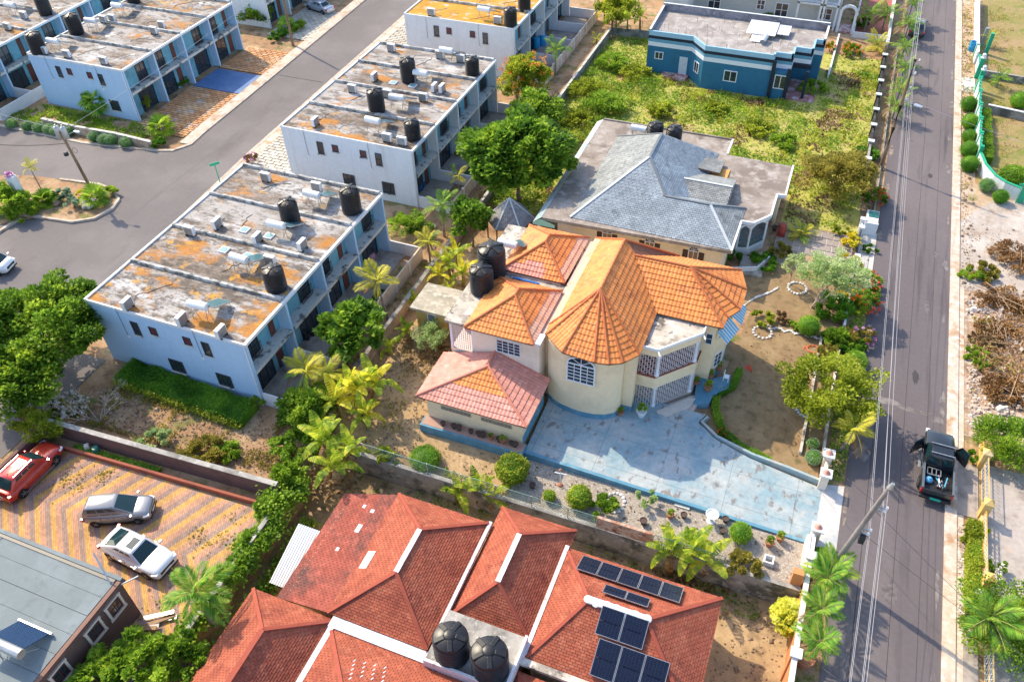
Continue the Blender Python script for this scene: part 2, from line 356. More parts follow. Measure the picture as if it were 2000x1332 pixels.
# chevron paved yard (bottom left)
CH = bpy.data.materials.new('chevron_paving'); CH.use_nodes = True
t = CH.node_tree; N = t.nodes; L = t.links; bs = N['Principled BSDF']; bs.inputs['Roughness'].default_value = .85
geo = N.new('ShaderNodeNewGeometry'); sep = N.new('ShaderNodeSeparateXYZ'); L.new(geo.outputs['Position'], sep.inputs[0])
def mth(op, a, b=None, c=None):
    q = N.new('ShaderNodeMath'); q.operation = op
    for i, x in enumerate((a, b, c)):
        if x is None: continue
        if isinstance(x, (int, float)): q.inputs[i].default_value = x
        else: L.new(x, q.inputs[i])
    return q.outputs[0]
X, Y = sep.outputs[0], sep.outputs[1]
dy = mth('SUBTRACT', Y, 18.25)
zig = mth('SUBTRACT', mth('MULTIPLY', mth('MAXIMUM', dy, 0.0), .44), mth('MULTIPLY', mth('MINIMUM', dy, 0.0), 1.05))   # courses fold along one line
band = mth('FRACT', mth('MULTIPLY', mth('ADD', mth('SUBTRACT', X, zig), 41.2+1.38*40), 1/1.38))
cr = N.new('ShaderNodeValToRGB'); cr.color_ramp.interpolation = 'CONSTANT'; e = cr.color_ramp.elements
e[0].position = 0; e[0].color = (.58,.33,.1,1); e[1].position = .34; e[1].color = (.5,.27,.17,1); k = e.new(.67); k.color = (.33,.22,.18,1)
L.new(band, cr.inputs[0])
bk = N.new('ShaderNodeTexBrick'); bk.inputs['Scale'].default_value = 1; bk.inputs['Brick Width'].default_value = .22; bk.inputs['Row Height'].default_value = .11; bk.inputs['Mortar Size'].default_value = .009
bk.inputs['Color1'].default_value = (.8,.8,.8,1); bk.inputs['Color2'].default_value = (1.15,1.15,1.15,1); bk.inputs['Mortar'].default_value = (.6,.58,.55,1)
mp = N.new('ShaderNodeMapping'); mp.inputs['Rotation'].default_value = (0, 0, rad(45)); L.new(geo.outputs['Position'], mp.inputs[0]); L.new(mp.outputs[0], bk.inputs[0])
mx = N.new('ShaderNodeMix'); mx.data_type = 'RGBA'; mx.blend_type = 'MULTIPLY'; mx.inputs[0].default_value = 1; L.new(cr.outputs[0], mx.inputs[6]); L.new(bk.outputs[0], mx.inputs[7])
ns = N.new('ShaderNodeTexNoise'); ns.inputs['Scale'].default_value = .5; ns.inputs['Detail'].default_value = 8; L.new(geo.outputs['Position'], ns.inputs[0])
mr = N.new('ShaderNodeMapRange'); mr.inputs[1].default_value = .3; mr.inputs[2].default_value = .7; mr.inputs[3].default_value = .8; mr.inputs[4].default_value = 1.15; L.new(ns.outputs[0], mr.inputs[0])
vm = N.new('ShaderNodeVectorMath'); vm.operation = 'SCALE'; L.new(mx.outputs[2], vm.inputs[0]); L.new(mr.outputs[0], vm.inputs[3]); L.new(vm.outputs[0], bs.inputs['Base Color'])
bp = N.new('ShaderNodeBump'); bp.inputs['Strength'].default_value = .4; bp.inputs['Distance'].default_value = .01; L.new(bk.outputs['Fac'], bp.inputs['Height']); bp.invert = True; L.new(bp.outputs[0], bs.inputs['Normal'])
sheet('chevron_yard', [(-46.5,0),(-26.6,0),(-26.6,22.75),(-45.6,22.2)], .03, CH)
# right of the road
VERGE = M('verge_dirt', (.44,.32,.21), .95, [((.56,.46,.36), .6, .5, .66), ((.3,.2,.12), 1.2, .55, .7), ((.2,.2,.05), .35, .56, .66)], bump=.7, bscale=9)
RUB = M('rubble_soil', (.38,.26,.17), .95, [((.55,.46,.38), .9, .5, .62), ((.2,.13,.09), .7, .52, .66)], bump=1, bscale=5)
GREYG = M('grey_gravel_drive', (.42,.36,.31), .95, [((.52,.47,.42), .4, .45, .6), ((.32,.24,.18), .7, .55, .7)], bump=.8, bscale=16)
sheet('verge', [(13.86,62),(13.86,260),(15.2,260),(15.2,79),(17.2,77.3),(40,74.5),(40,71)], .02, VERGE)
sheet('gravel_turnoff', [(13.9,61.8),(60,61.8),(60,76),(17,77),(13.9,72)], .035, GREYG)
sheet('rubble_lot', [(14.26,45.2),(60,45.2),(60,61.8),(14.26,61.8)], .025, RUB)
sheet('park_lawn', [(15.35,79.5),(17.3,77.8),(60,75),(60,260),(16.5,260),(16.5,119),(15.4,105)], .03, PARK)
sheet('concrete_forecourt', [(15.6,20),(40,20),(40,43),(15.6,43)], .04, M('weathered_forecourt', (.42,.37,.33), .9, [((.3,.25,.22), .6, .5, .66), ((.5,.33,.22), 1, .62, .74)], bump=.25))
struct(MB().box(13.86,15.1,38.2,42.6,-.1,.09).build('gate_apron', PATIO)); struct(MB().box(14.26,15.0,20,29.6,-.1,.09).build('gate_apron', PATIO))
struct(MB().box(13.86,15.3,98.5,102.2,-.1,.09).build('gate_apron', W3['slab']))
# asphalt wear: dusty patch across the road, seams
def blotch(name, c, rx, ry, z, mat, n=26, seed=0):
    r_ = random.Random(seed); pts = [(c[0]+rx*math.cos(2*PI*i/n)*r_.uniform(.55,1.05), c[1]+ry*math.sin(2*PI*i/n)*r_.uniform(.55,1.05)) for i in range(n)]
    m_ = MB(); m_.add([(a, b, z) for a, b in pts], [tuple(range(n))]); return struct(m_.build(name, mat))
for i, (u, v, a, b) in enumerate([(9.1,46.7,1.2,.4),(11.0,46.4,1.6,.25),(8.0,41.3,.5,.9),(12.6,46.0,.5,.5)]): blotch('dusty_patch', (u, v), a, b, .034, LIGHTP, seed=i)
for i, (x, w_) in enumerate([(8.5,.05),(10.4,.035),(11.9,.03)]): struct(MB().box(x, x+w_, -60, 260, .025, .034).build('asphalt_seam', DARKP))
struct(MB().box(-62.0,-56.0,76.9,77.05,.02,.034).build('asphalt_seam', DARKP))

# sand along the road edges
for i in range(34):
    v = -2+i*3.9+random.uniform(-1.2,1.2); side = i % 2
    blotch('sand_spill', (13.0-random.uniform(0,.25) if side else 7.3+random.uniform(0,.25), v), random.uniform(.12,.4), random.uniform(.5,1.9), .0335+.0002*i, LIGHTP if side else M('sand_spill', (.3,.24,.18), .95, [((.14,.115,.11), 2, .42, .6)]) if i < 2 else (LIGHTP if side else bpy.data.materials['sand_spill']), seed=i+20)
for i in range(10):
    blotch('asphalt_patch', (random.uniform(7.8,12.6), 20+i*9.5+random.uniform(-3,3)), random.uniform(.2,.7), random.uniform(.3,1.6), .0332+.0003*i, DARKP if i % 3 == 0 else M('asphalt_patch_%d' % i, (.1,.086,.09), .85, [((.16,.138,.14), 2.5, .4, .6)]), seed=i+70)
# ------------------------------------------------------------------ building helpers
class FR:
    """local frame on a wall: a runs along it, o points out of it"""
    def __init__(s, org, along, out): s.o = Vector((*org, 0)); s.a = Vector((*along, 0)); s.n = Vector((*out, 0))
    def P(s, a, o, z): q = s.o+s.a*a+s.n*o; return (q.x, q.y, z)
    def box(s, m_, a0, a1, o0, o1, z0, z1):
        vs = [s.P(a, o, z) for z in (z0, z1) for a, o in ((a0,o0),(a1,o0),(a1,o1),(a0,o1))]
        return m_.add(vs, [(0,3,2,1),(4,5,6,7),(0,1,5,4),(1,2,6,5),(2,3,7,6),(3,0,4,7)])
def window(par, fr, a, w_, z0, z1, nx=2, nz=1, frame=None, glass=None, fw=.06, name='window', sill=None, bars=None):
    frame = frame or W3['frame']; glass = glass or W3['glass']
    m_ = MB(); a0, a1 = a-w_/2, a+w_/2
    fr.box(m_, a0-fw, a0, -.02, .07, z0-fw, z1+fw); fr.box(m_, a1, a1+fw, -.02, .07, z0-fw, z1+fw)
    fr.box(m_, a0, a1, -.02, .07, z1, z1+fw); fr.box(m_, a0, a1, -.02, .07, z0-fw, z0)
    for i in range(1, nx): x = a0+w_*i/nx; fr.box(m_, x-fw*.4, x+fw*.4, -.02, .055, z0, z1)
    for i in range(1, nz): z = z0+(z1-z0)*i/nz; fr.box(m_, a0, a1, -.02, .05, z-fw*.3, z+fw*.3)
    o = m_.build(name, frame, par)
    for i in range(nx):
        g_ = MB(); x0 = a0+w_*i/nx+fw*.4; x1 = a0+w_*(i+1)/nx-fw*.4; fr.box(g_, x0, x1, -.01, .018+.008*(i % 2), z0, z1); g_.build('pane', glass, o)
    if sill: s_ = MB(); fr.box(s_, a0-.12, a1+.12, -.02, .14, z0-fw-.08, z0-fw-.004); s_.build('sill', sill, o)
    return o
def railing(par, fr, a0, a1, o, z0, z1, mat, step=.13, r=.012, name='railing'):
    m_ = MB(); fr.box(m_, a0, a1, o-.02, o+.02, z1-.04, z1); fr.box(m_, a0, a1, o-.015, o+.015, z0, z0+.03)
    k = max(1, int((a1-a0)/step))
    for i in range(k+1): x = a0+(a1-a0)*i/k; fr.box(m_, x-r, x+r, o-r, o+r, z0+.03, z1-.04)
    return m_.build(name, mat, par)
def grille(par, fr, a0, a1, o, z0, z1, mat, step=.2, r=.016, rnd=None):
    m_ = MB(); k = max(1, round((a1-a0)/step)); kz = max(1, round((z1-z0)/step))
    for i in range(k+1): x = a0+(a1-a0)*i/k; fr.box(m_, x-r, x+r, o-r, o+r, z0, z1)
    for j in range(kz+1):
        z = z0+(z1-z0)*j/kz
        for i in range(k):
            if rnd and (i+j) % 3 == 0: continue
            xa = a0+(a1-a0)*i/k; fr.box(m_, xa+r, xa+(a1-a0)/k-r, o-r*.8, o+r*.8, z-r, z+r)
    return m_.build('grille', mat, par)
ROOFC = [M('lichen_roof_%d' % i, (.37,.35,.33), .92, [
    ((.52,.51,.5), sc*1.1, .5, .62, (.35,1.5,1), wh), ((.2,.155,.12), sc*.75, .47, .6, (.5,1,1), .85), ((.09,.07,.055), 1.25, .47+dk, .6+dk, (.55,1.2,1), .8), ((.085,.068,.052), 3.6, .5+dk, .62+dk, (.55,1.2,1), .8),
    ((.42,.18,.03), sc*.9, orr, orr+.09, (.7,1.2,1), .9), ((.56,.29,.04), sc*2.6, orr+.05, orr+.14, (1,1,1), .85), ((.1,.075,.055), 5.5, .55+dk, .66+dk, (.7,1.2,1), .75)], var=.14, vscale=7, bump=.2)
    for i, (sc, wh, orr, dk) in enumerate([(.42,.8,.525,0),(.46,1,.58,.04),(.38,.9,.545,.02),(.45,.7,.52,.02)])]
def townhouse(label, u0, v0, n=4, Wd=14.0, un=4.92, H=6.05, first=0, stain=(0,1,0,2), wm='white'):
    u1 = u0+Wd; v1 = v0+n*un
    b = thing('townhouse_block', label, 'townhouse', (u0+Wd/2, v0+n*un/2, 0), 'rows of white townhouses')
    rec = 1.05; ur = u1-rec
    MB().box(u0, ur, v0, v1, -.1, 5.82).build('wall', W3[wm], b)
    MB().box(ur, ur+.03, v0+.2, v1-.2, .0, 5.8).build('rear_wall', W3['teal'], b)
    for i in range(n+1):
        y = v0+i*un; a, c = (y, y+.2) if i == 0 else ((y-.2, y) if i == n else (y-.1, y+.1))
        MB().box(ur, u1, a, c, -.1, 5.82).build('party_wall', W3[wm], b)
    for i in range(n):
        y = v0+i*un; a, c = y+(.2 if i == 0 else .1), y+un-(.2 if i == n-1 else .1)
        MB().box(u0, u1, y+(.0 if i == 0 else .0), y+un, 5.82, 5.98).build('roof_slab', ROOFC[stain[i % len(stain)]], b)
        MB().box(ur+.03, u1+.03, a, c, 3.0, 3.27).build('balcony_slab', W3['slab'], b)
        fr = FR((ur+.03, y), (0, 1), (1, 0)); mir = (i+first) % 2
        wx = un-1.5 if mir else 1.5; px_ = .75 if mir else un-1.0
        w1 = window(b, fr, wx, 1.35, 3.4, 5.25, 2, 1, W3['frame'])
        railing(b, fr, wx-.75, wx+.75, .22, 3.28, 4.25, W3['dgrey'])
        m_ = MB(); fr.box(m_, px_-.3, px_+.3, 0, .05, 3.3, 5.35)
        for k in range(7): fr.box(m_, px_-.26, px_+.26, .05, .075, 3.4+k*.27, 3.56+k*.27)
        m_.build('louvre_panel', W3['brown'], b)
        window(b, fr, wx+(.3 if not mir else -.3), 2.3, .12, 2.3, 3, 1, W3['dgrey'], name='sliding_door')
        m_ = MB(); fr.box(m_, px_-.38, px_+.38, 0, .05, .1, 2.25); m_.build('door', W3['brown'], b)
    # edge bands and dividing upstands
    m_ = MB(); m_.box(u0-.03, u0+.16, v0-.03, v1+.03, 5.825, 6.1); m_.build('roof_edge', W3['white'], b)
    m_ = MB(); m_.box(u1-.16, u1+.05, v0-.03, v1+.03, 5.825, 6.06); m_.build('roof_edge', W3['white'], b)
    m_ = MB(); m_.box(u0+.16, u1-.16, v0-.03, v0+.1, 5.825, 6.05); m_.build('roof_edge', W3['white'], b)
    DIV = ROOFC[1]
    for i in range(1, n+1):
        y = v0+i*un-(.14 if i == n else 0); MB().box(u0+.17, u1-.17, y-.12, y+.12, 5.985, 6.25).build('roof_divider', W3['divider'], b)
    fr = FR((u0, v0), (1, 0), (0, -1))
    for a, w_, z0, z1, nx, gl in ((4.1,.55,3.87,5.05,1,'glass'),(5.75,.55,4.4,5.03,1,'glassred'),(8.75,.55,4.4,5.03,1,'glassred'),(10.35,.55,3.85,5.05,1,'glass')):
        window(b, fr, a*Wd/14, w_, z0, z1, nx, 2 if z1-z0 > 1 else 1, glass=W3[gl], fw=.05, sill=W3['slab'])
    for a in (6.7, 10.95): window(b, fr, a*Wd/14, 1.15, .95, 2.05, 3, 1, sill=W3['slab'])
    for a in (2.6+random.uniform(-.3,.3), 9.5+random.uniform(-.2,.2)):
        m_ = MB(); m_.tube([fr.P(a, .035, 6.1), fr.P(a, .035, 4.9), fr.P(a+.04, .035, 3.4)], .014, 5); m_.build('conduit', W3['dgrey'], b); m_ = MB(); fr.box(m_, a-.06, a+.14, 0, .06, 3.2, 3.4); m_.build('vent_box', W3['whitem'], b)
    for i in range(n):          # slack cables and pipes across each roof
        for k in range(2):
            q = Vector((u0+random.uniform(2,11), v0+i*un+random.uniform(.6,2.2), 6.0)); pts = [q]
            for s_ in range(6): q = q+Vector((random.uniform(-.25,.6), random.uniform(.05,.55), 0)); pts.append(q.copy())
            m_ = MB(); m_.tube(pts, .022 if k else .03, 5); m_.build('roof_cable', W3['dgrey'] if k else W3['galv'], b)
    dp = MB().cyl((u1-.1, v0-.08, 0), (u1-.1, v0-.08, 5.8), .045, n=8).build('downpipe', W3['white'], b)
    return b
W3['divider'] = M('parapet_concrete', (.42,.42,.41), .9, [((.14,.14,.13), 1.6, .48, .58, (1,3,1)), ((.55,.56,.56), .8, .52, .62)], bump=.3)
BA = townhouse('long white townhouse block with orange lichen roof, nearest on the left', -46.8, 30.7, stain=(0,0,1,2), wm='shade_blue_white')
BB = townhouse('white townhouse block with lichen roof in the middle of the row, behind the nearest one', -47.5, 57.4, stain=(0,1,2,1))
BC = townhouse('white townhouse block with bright yellow roof cut by the top edge', -48.6, 85.2, stain=(3,3,3,3))
YEL = M('yellow_lichen_roof', (.5,.27,.03), .92, [((.45,.2,.02), .5, .45, .62), ((.5,.42,.3), .9, .55, .66), ((.2,.11,.04), .7, .6, .72, (.5,1.5,1))], bump=.2)
for c in list(bpy.data.objects):
    if c.parent is BC and c.name.startswith('roof_slab'): c.data.materials[0] = YEL
BD = townhouse('white townhouse block across the street with paved forecourts at the top left', -83.7, 62.0, first=1, Wd=13.3, stain=(1,1,2,0), wm='shade_blue_white')
BE = townhouse('white townhouse block in the top left corner, mostly out of view', -102.0, 57.0, n=5, Wd=13.6, first=1, stain=(1,2,1,2), wm='shade_blue_white')
BF = townhouse('far white townhouse block above the paved forecourts, cut by the top edge', -84.2, 88.5, n=4, Wd=13.3, stain=(1,2,1,2))
# sky lights on the roofs (part of the slab they sit in)
for blk, lst in ((BA, [(478,450),(526,462),(438,489),(484,501)]), (BB, [(768,163),(806,169)])):
    for a, b in lst:
        q = p(a, b, 6.0); s_ = MB(); s_.box(q.x-.36, q.x+.36, q.y-.36, q.y+.36, 5.98, 6.1); o = s_.build('skylight', W3['white'], blk)
        MB().box(q.x-.27, q.x+.27, q.y-.27, q.y+.27, 6.1, 6.12).build('pane', M('skylight_glass', (.2,.36,.38), .2, var=0), o)
# yard walls of the townhouses
FW = M('yard_wall_render', (.72,.7,.7), .8, [((.5,.36,.25), .5, .55, .75, (1,1,.5), .6)], var=.06)
FWC = M('yard_wall_cream', (.62,.5,.4), .85, [((.42,.3,.2), .6, .52, .7)], var=.08)
def wallbox(name, label, cat, x0, x1, y0, y1, z0, z1, mat, cap=None, capmat=None, group=None, z_=0):
    o = thing(name, label, cat, ((x0+x1)/2, (y0+y1)/2, z0), group)
    MB().box(x0, x1, y0, y1, z0, z1).build('wall_panel', mat, o)
    if cap: MB().box(x0-cap, x1+cap, y0-cap, y1+cap, z1+.002, z1+.07).build('coping', capmat or mat, o)
    return o
for nm, v0, uw, ue in (('nearest', 30.7, -32.8, -29.75), ('middle', 57.4, -33.5, -30.0), ('yellow-roofed', 85.2, -34.6, -30.8)):
    o = thing('garden_fence', 'pale wall along the back of the %s townhouse yards' % nm, 'wall', (ue, v0+9, 0), 'townhouse yard walls')
    for i in range(8):
        MB().box(ue, ue+.14, v0+i*2.46+.01, v0+(i+1)*2.46-.01, -.05, 1.35).build('wall_panel', FWC, o)
        MB().box(ue-.04, ue+.18, v0+i*2.46-.12, v0+i*2.46+.12, -.05, 1.43).build('post', FW, o)
    for i in range(5):
        y = v0+min(max(i*4.92, .07), 4*4.92-.07)
        d_ = wallbox('yard_divider', '%s white dividing wall across the %s townhouse yards' % (ORD[i], nm), 'wall', uw+.06, ue-.02, y-.06, y+.06, -.05, 1.25, FW)
for i in range(5):
    y = 57.0+i*4.92; wallbox('yard_divider', '%s white yard wall behind the top left corner block' % ORD[i], 'wall', -88.35, -85.6, y-.06, y+.06, -.05, 1.3, FW)
wallbox('garden_fence', 'white wall closing the yards behind the top left corner block', 'wall', -85.6, -85.46, 57, 81, -.05, 1.3, FW)

# ------------------------------------------------------------------ pitched roofs with real tiles
def clip(poly, q0, q1):
    """keep the part of poly left of the line q0->q1"""
    out = []; ex, ey = q1[0]-q0[0], q1[1]-q0[1]
    sd = [ex*(a[1]-q0[1])-ey*(a[0]-q0[0]) for a in poly]
    for i in range(len(poly)):
        j = (i+1) % len(poly); A, B = poly[i], poly[j]
        if sd[i] >= 0: out.append(A)
        if (sd[i] >= 0) != (sd[j] >= 0):
            t_ = sd[i]/(sd[i]-sd[j]); out.append((A[0]+(B[0]-A[0])*t_, A[1]+(B[1]-A[1])*t_))
    return out
class TileRoof:
    def __init__(s, par, tw, th, prof, step, lift, nmax, name, field):
        s.par, s.tw, s.th, s.prof, s.step, s.lift, s.nmax, s.name, s.field = par, tw, th, prof, step, lift, nmax, name, field
        s.full = {}; s.part = {}
    def face(s, pts, mat, pick=None):
        """pts: planar convex polygon, first edge is the eave, counter-clockwise seen from outside"""
        P_ = [Vector(q) for q in pts]; o = P_[0]; ex = (P_[1]-P_[0]).normalized(); nz = Vector((0,0,0))
        for i in range(1, len(P_)-1): nz += (P_[i]-o).cross(P_[i+1]-o)
        nz.normalize(); ey = nz.cross(ex).normalized(); s_ = s
        poly = [((q-o).dot(ex), (q-o).dot(ey)) for q in P_]
        ymax = max(q[1] for q in poly); xs = [q[0] for q in poly]
        kp = len(s.prof)-1
        j = 0; y = 0.0
        Mx = Matrix((ex, ey, nz)).transposed().to_4x4(); Mx.translation = o
        while y < ymax-.03:
            y1 = y+s.th; nc = int((max(xs)-min(xs))/s.tw)+2; off = (s.tw/2 if (j % 2 and kp == 1) else 0)
            for c in range(-1, nc):
                x0 = min(xs)+c*s.tw+off; x1 = x0+s.tw
                cell = [(x0,y),(x1,y),(x1,min(y1,ymax+.2)),(x0,min(y1,ymax+.2))]
                cl = cell
                for i in range(len(poly)):
                    cl = clip(cl, poly[i], poly[(i+1) % len(poly)])
                    if len(cl) < 3: break
                if len(cl) < 3: continue
                ar = abs(sum(cl[i][0]*cl[(i+1) % len(cl)][1]-cl[(i+1) % len(cl)][0]*cl[i][1] for i in range(len(cl))))/2
                mt = pick(j, c) if pick else mat
                if ar > .985*s.tw*s.th:
                    T = Mx @ Matrix.Translation((x0, y, s.lift+random.uniform(-.004,.004)))
                    s.full.setdefault(mt.name, []).append((T, mt))
                elif ar > .12*s.tw*s.th:
                    mb = s.part.setdefault(mt.name, [MB(), mt])[0]
                    strips = kp
                    for q in range(strips):
                        xa, xb = x0+s.tw*q/strips, x0+s.tw*(q+1)/strips
                        c2 = clip(clip(cl, (xa,y1+9), (xa,y-9)), (xb,y-9), (xb,y1+9))
                        if len(c2) < 3: continue
                        def zz(X_, Y_):
                            f_ = (X_-x0)/s.tw*kp; i_ = min(int(max(f_, 0)), kp-1); h = s.prof[i_]+(s.prof[i_+1]-s.prof[i_])*(f_-i_)
                            return s.lift+h+s.step*(1-(Y_-y)/s.th)
                        mb.add([Mx @ Vector((a, b, zz(a, b))) for a, b in c2], [tuple(range(len(c2)))])
            y = y1; j += 1
        return s
    def proto(s):
        kp = len(s.prof)-1; vs = []; fs = []; gp = .012 if kp == 1 else 0
        for i, h in enumerate(s.prof):
            x = s.tw*i/kp + (gp if i == 0 else 0) - (gp if i == kp else 0)
            vs += [(x, -.02 if kp > 1 else 0, h+s.step*1.05), (x, s.th, h), (x, -.02 if kp > 1 else 0, h*.3-.012)]
        for i in range(kp):
            a, b = i*3, i*3+3; fs += [(a, b, b+1, a+1), (a+2, b+2, b, a)]
        if kp == 1: fs += [(0, 1, 2), (3, 5, 4)]
        return vs, fs
    def done(s):
        vs, fs = s.proto(); allf = [(T, mt) for L_ in s.full.values() for T, mt in L_]
        cpos = Vector((0, 0, CAMH)); allf.sort(key=lambda q: (q[0].translation-cpos).length)
        near = allf[:s.nmax]; rest = allf[s.nmax:]; mes = {}
        loc = s.par.location
        for T, mt in near:
            if mt.name not in mes:
                me = bpy.data.meshes.new(s.name); me.from_pydata(vs, [], fs); me.materials.append(mt); mes[mt.name] = me
            o = bpy.data.objects.new(s.name, mes[mt.name]); COL.objects.link(o); o.parent = s.par
            o.matrix_parent_inverse = Matrix.Translation(-loc); o.matrix_basis = T
        A = np.array(vs); nv = len(vs); by = {}
        for T, mt in rest: by.setdefault(mt.name, [mt, []])[1].append(T)
        for nm, (mt, Ts) in by.items():
            K = np.array([np.array(T) for T in Ts]); V_ = np.einsum('kij,vj->kvi', K[:, :3, :3], A)+K[:, None, :3, 3]
            V_ = V_.reshape(-1, 3); F_ = [tuple(i+k*nv for i in f) for k in range(len(Ts)) for f in fs]
            me = bpy.data.meshes.new(s.field); me.from_pydata(V_.tolist(), [], F_)
            o = mobj(s.field, me, mt, s.par); o['kind'] = 'stuff'
        for nm, (mb, mt) in s.part.items():
            o = mb.build(s.field, mt, s.par); o['kind'] = 'stuff'
def roofbase(par, faces, mat, thick=.12, name='roof_deck'):
    m_ = MB()
    for f in faces:
        k = len(f); m_.add([tuple(q) for q in f]+[(q[0], q[1], q[2]-thick) for q in f], [tuple(range(k)), tuple(range(2*k-1, k-1, -1))]+[(i, k+i, k+(i+1) % k, (i+1) % k) for i in range(k)])
    return m_.build(name, mat, par)
def ridge(par, a, b, r, mat, lift=.05, name='ridge_cap'):
    a = Vector(a)+Vector((0,0,lift)); b = Vector(b)+Vector((0,0,lift)); n = max(2, int((b-a).length/.4)); m_ = MB()
    for i in range(n):
        q0 = a.lerp(b, i/n); q1 = a.lerp(b, (i+1.06)/n); m_.cyl(q0, q1, r*1.08, r*.96, 8)
    return m_.build(name, mat, par)
def hip(x0, x1, y0, y1, ze, zr, rx0=None, rx1=None, ry0=None, ry1=None):
    """faces of a hipped roof with ridge (rx0,ry0)-(rx1,ry1), order -y, +x, +y, -x"""
    a, b, c, d_ = (x0,y0,ze), (x1,y0,ze), (x1,y1,ze), (x0,y1,ze); R0 = (rx0,ry0,zr); R1 = (rx1,ry1,zr)
    if abs(rx0-rx1) < .01: return [(a,b,R0), (b,c,R1,R0), (c,d_,R1), (d_,a,R0,R1)], R0, R1, (a,b,c,d_)
    return [(a,b,R1,R0), (b,c,R1), (c,d_,R0,R1), (d_,a,R0)], R0, R1, (a,b,c,d_)
# ------------------------------------------------------------------ the orange-roofed house
CREAM = M('cream_render', (.82,.67,.45), .8, [((.72,.58,.38), .5, .5, .7), ((.6,.48,.32), 2.0, .58, .8, (1,1,.08), .4)], var=.05)
PALE = M('pale_render', (.78,.66,.54), .8, [((.68,.57,.46), .5, .5, .7), ((.56,.46,.38), 2.0, .58, .8, (1,1,.08), .4)], var=.05)
OT = M('orange_tile', (.68,.23,.055), .62, [((.46,.14,.04), .9, .5, .7), ((.66,.28,.1), 2.5, .55, .7), ((.3,.12,.06), 1.4, .62, .74, (1,1,1), .7)], island=.14, objrand=.1, var=.1)
PT = M('pink_faded_tile', (.62,.27,.21), .65, [((.52,.2,.14), .9, .5, .7), ((.68,.36,.3), 2, .55, .7)], island=.1, objrand=.1, var=.1)
WT = M('washed_tile', (.68,.4,.27), .65, [((.6,.28,.15), 1, .5, .7)], island=.08, objrand=.08, var=.1)
RC = M('tile_ridge', (.5,.15,.05), .65, var=.12); RCP = M('pink_ridge', (.55,.2,.14), .65, var=.1)
DECK = M('roof_underside', (.22,.1,.06), .9)
STAINC = M('mouldy_concrete', (.5,.45,.38), .92, [((.15,.13,.11), .55, .46, .6), ((.62,.57,.5), 1.4, .5, .62), ((.09,.08,.07), 2.2, .58, .7)], bump=.35)
oh = thing('orange_roofed_house', 'cream two-storey house with orange tile roofs and round bay in the middle', 'house', (-11, 42, 0))
ze = 6.4
bay = [(-13.5,39.6),(-13.55,38.2),(-13.0,37.78),(-12.3,37.52),(-11.5,37.38),(-10.7,37.32),(-9.9,37.4),(-9.2,37.62),(-8.6,38.0),(-8.35,38.5),(-8.35,39.6)]
bp_ = [(a*1.0, b) for a, b in bay]
MB().prism(bay, .95, ze-.15).build('bay_wall', CREAM, oh, smooth=25)
def grow(poly, d_):
    c = Vector((sum(q[0] for q in poly)/len(poly), sum(q[1] for q in poly)/len(poly)))
    return [(c.x+(a-c.x)*(1+d_/max((Vector((a, b))-c).length, .1)), c.y+(b-c.y)*(1+d_/max((Vector((a, b))-c).length, .1))) for a, b in poly]
MB().prism(grow(bay, .04), .0, .95).build('plinth', BLUEB, oh, smooth=25)
MB().box(-13.4,-7.75,39.6,49.6,.0,ze-.15).build('wall', CREAM, oh)
MB().box(-8.34,-7.6,38.95,39.598,.95,ze-.15).build('wall', CREAM, oh); MB().box(-8.33,-7.56,38.9,39.597,0,.95).build('plinth', BLUEB, oh)
MB().box(-18.9,-13.98,37.62,42.7,2.2,ze-.15).build('wall', PALE, oh); MB().box(-18.88,-14.0,37.64,42.68,0,2.2).build('wall', CREAM, oh)
MB().box(-13.98,-13.41,38.9,49.3,0,ze-.16).build('wall', CREAM, oh)
MB().box(-18.9,-14.7,43.9,49.4,0,ze-.15).build('wall', PALE, oh)
MB().box(-18.89,-13.99,42.7,43.9,0,6.0).build('wall', PALE, oh)
MB().box(-20.75,-18.9,40.4,49.4,0,5.95).build('wall', PALE, oh)
# caged loggia in the corner under the flat roof
MB().box(-20.75,-18.905,37.72,40.4,0,3.55).build('wall', PALE, oh)
for x in (-20.66, -18.99): MB().box(x-.09,x+.085,37.73,37.9,3.55,5.95).build('corner_post', W3['wframe'], oh)
fr = FR((0, 37.8), (1, 0), (0, -1)); GR = M('lilac_grille', (.5,.44,.55), .5, var=.05)
grille(oh, fr, -20.55, -19.1, 0, 3.62, 5.9, GR, .17)
MB().box(-20.5,-19.2,39.6,40.38,3.6,4.4).build('shelf', PT, oh)
MB().box(-21.05,-18.85,37.6,49.7,5.95,6.18).build('flat_roof', STAINC, oh)
MB().box(-18.85,-13.9,43.05,43.95,6.0,6.16).build('flat_roof', STAINC, oh)
# east wing and its angled end
ew = [(-7.75,43.5),(-3.2,43.5),(-3.15,44.3),(-2.6,45.4),(-2.6,47.6),(-3.2,49.5),(-7.75,49.5)]
MB().prism(ew, .95, ze-.15).build('wall', CREAM, oh); MB().prism(grow(ew, .04), 0, .95).build('plinth', BLUEB, oh)
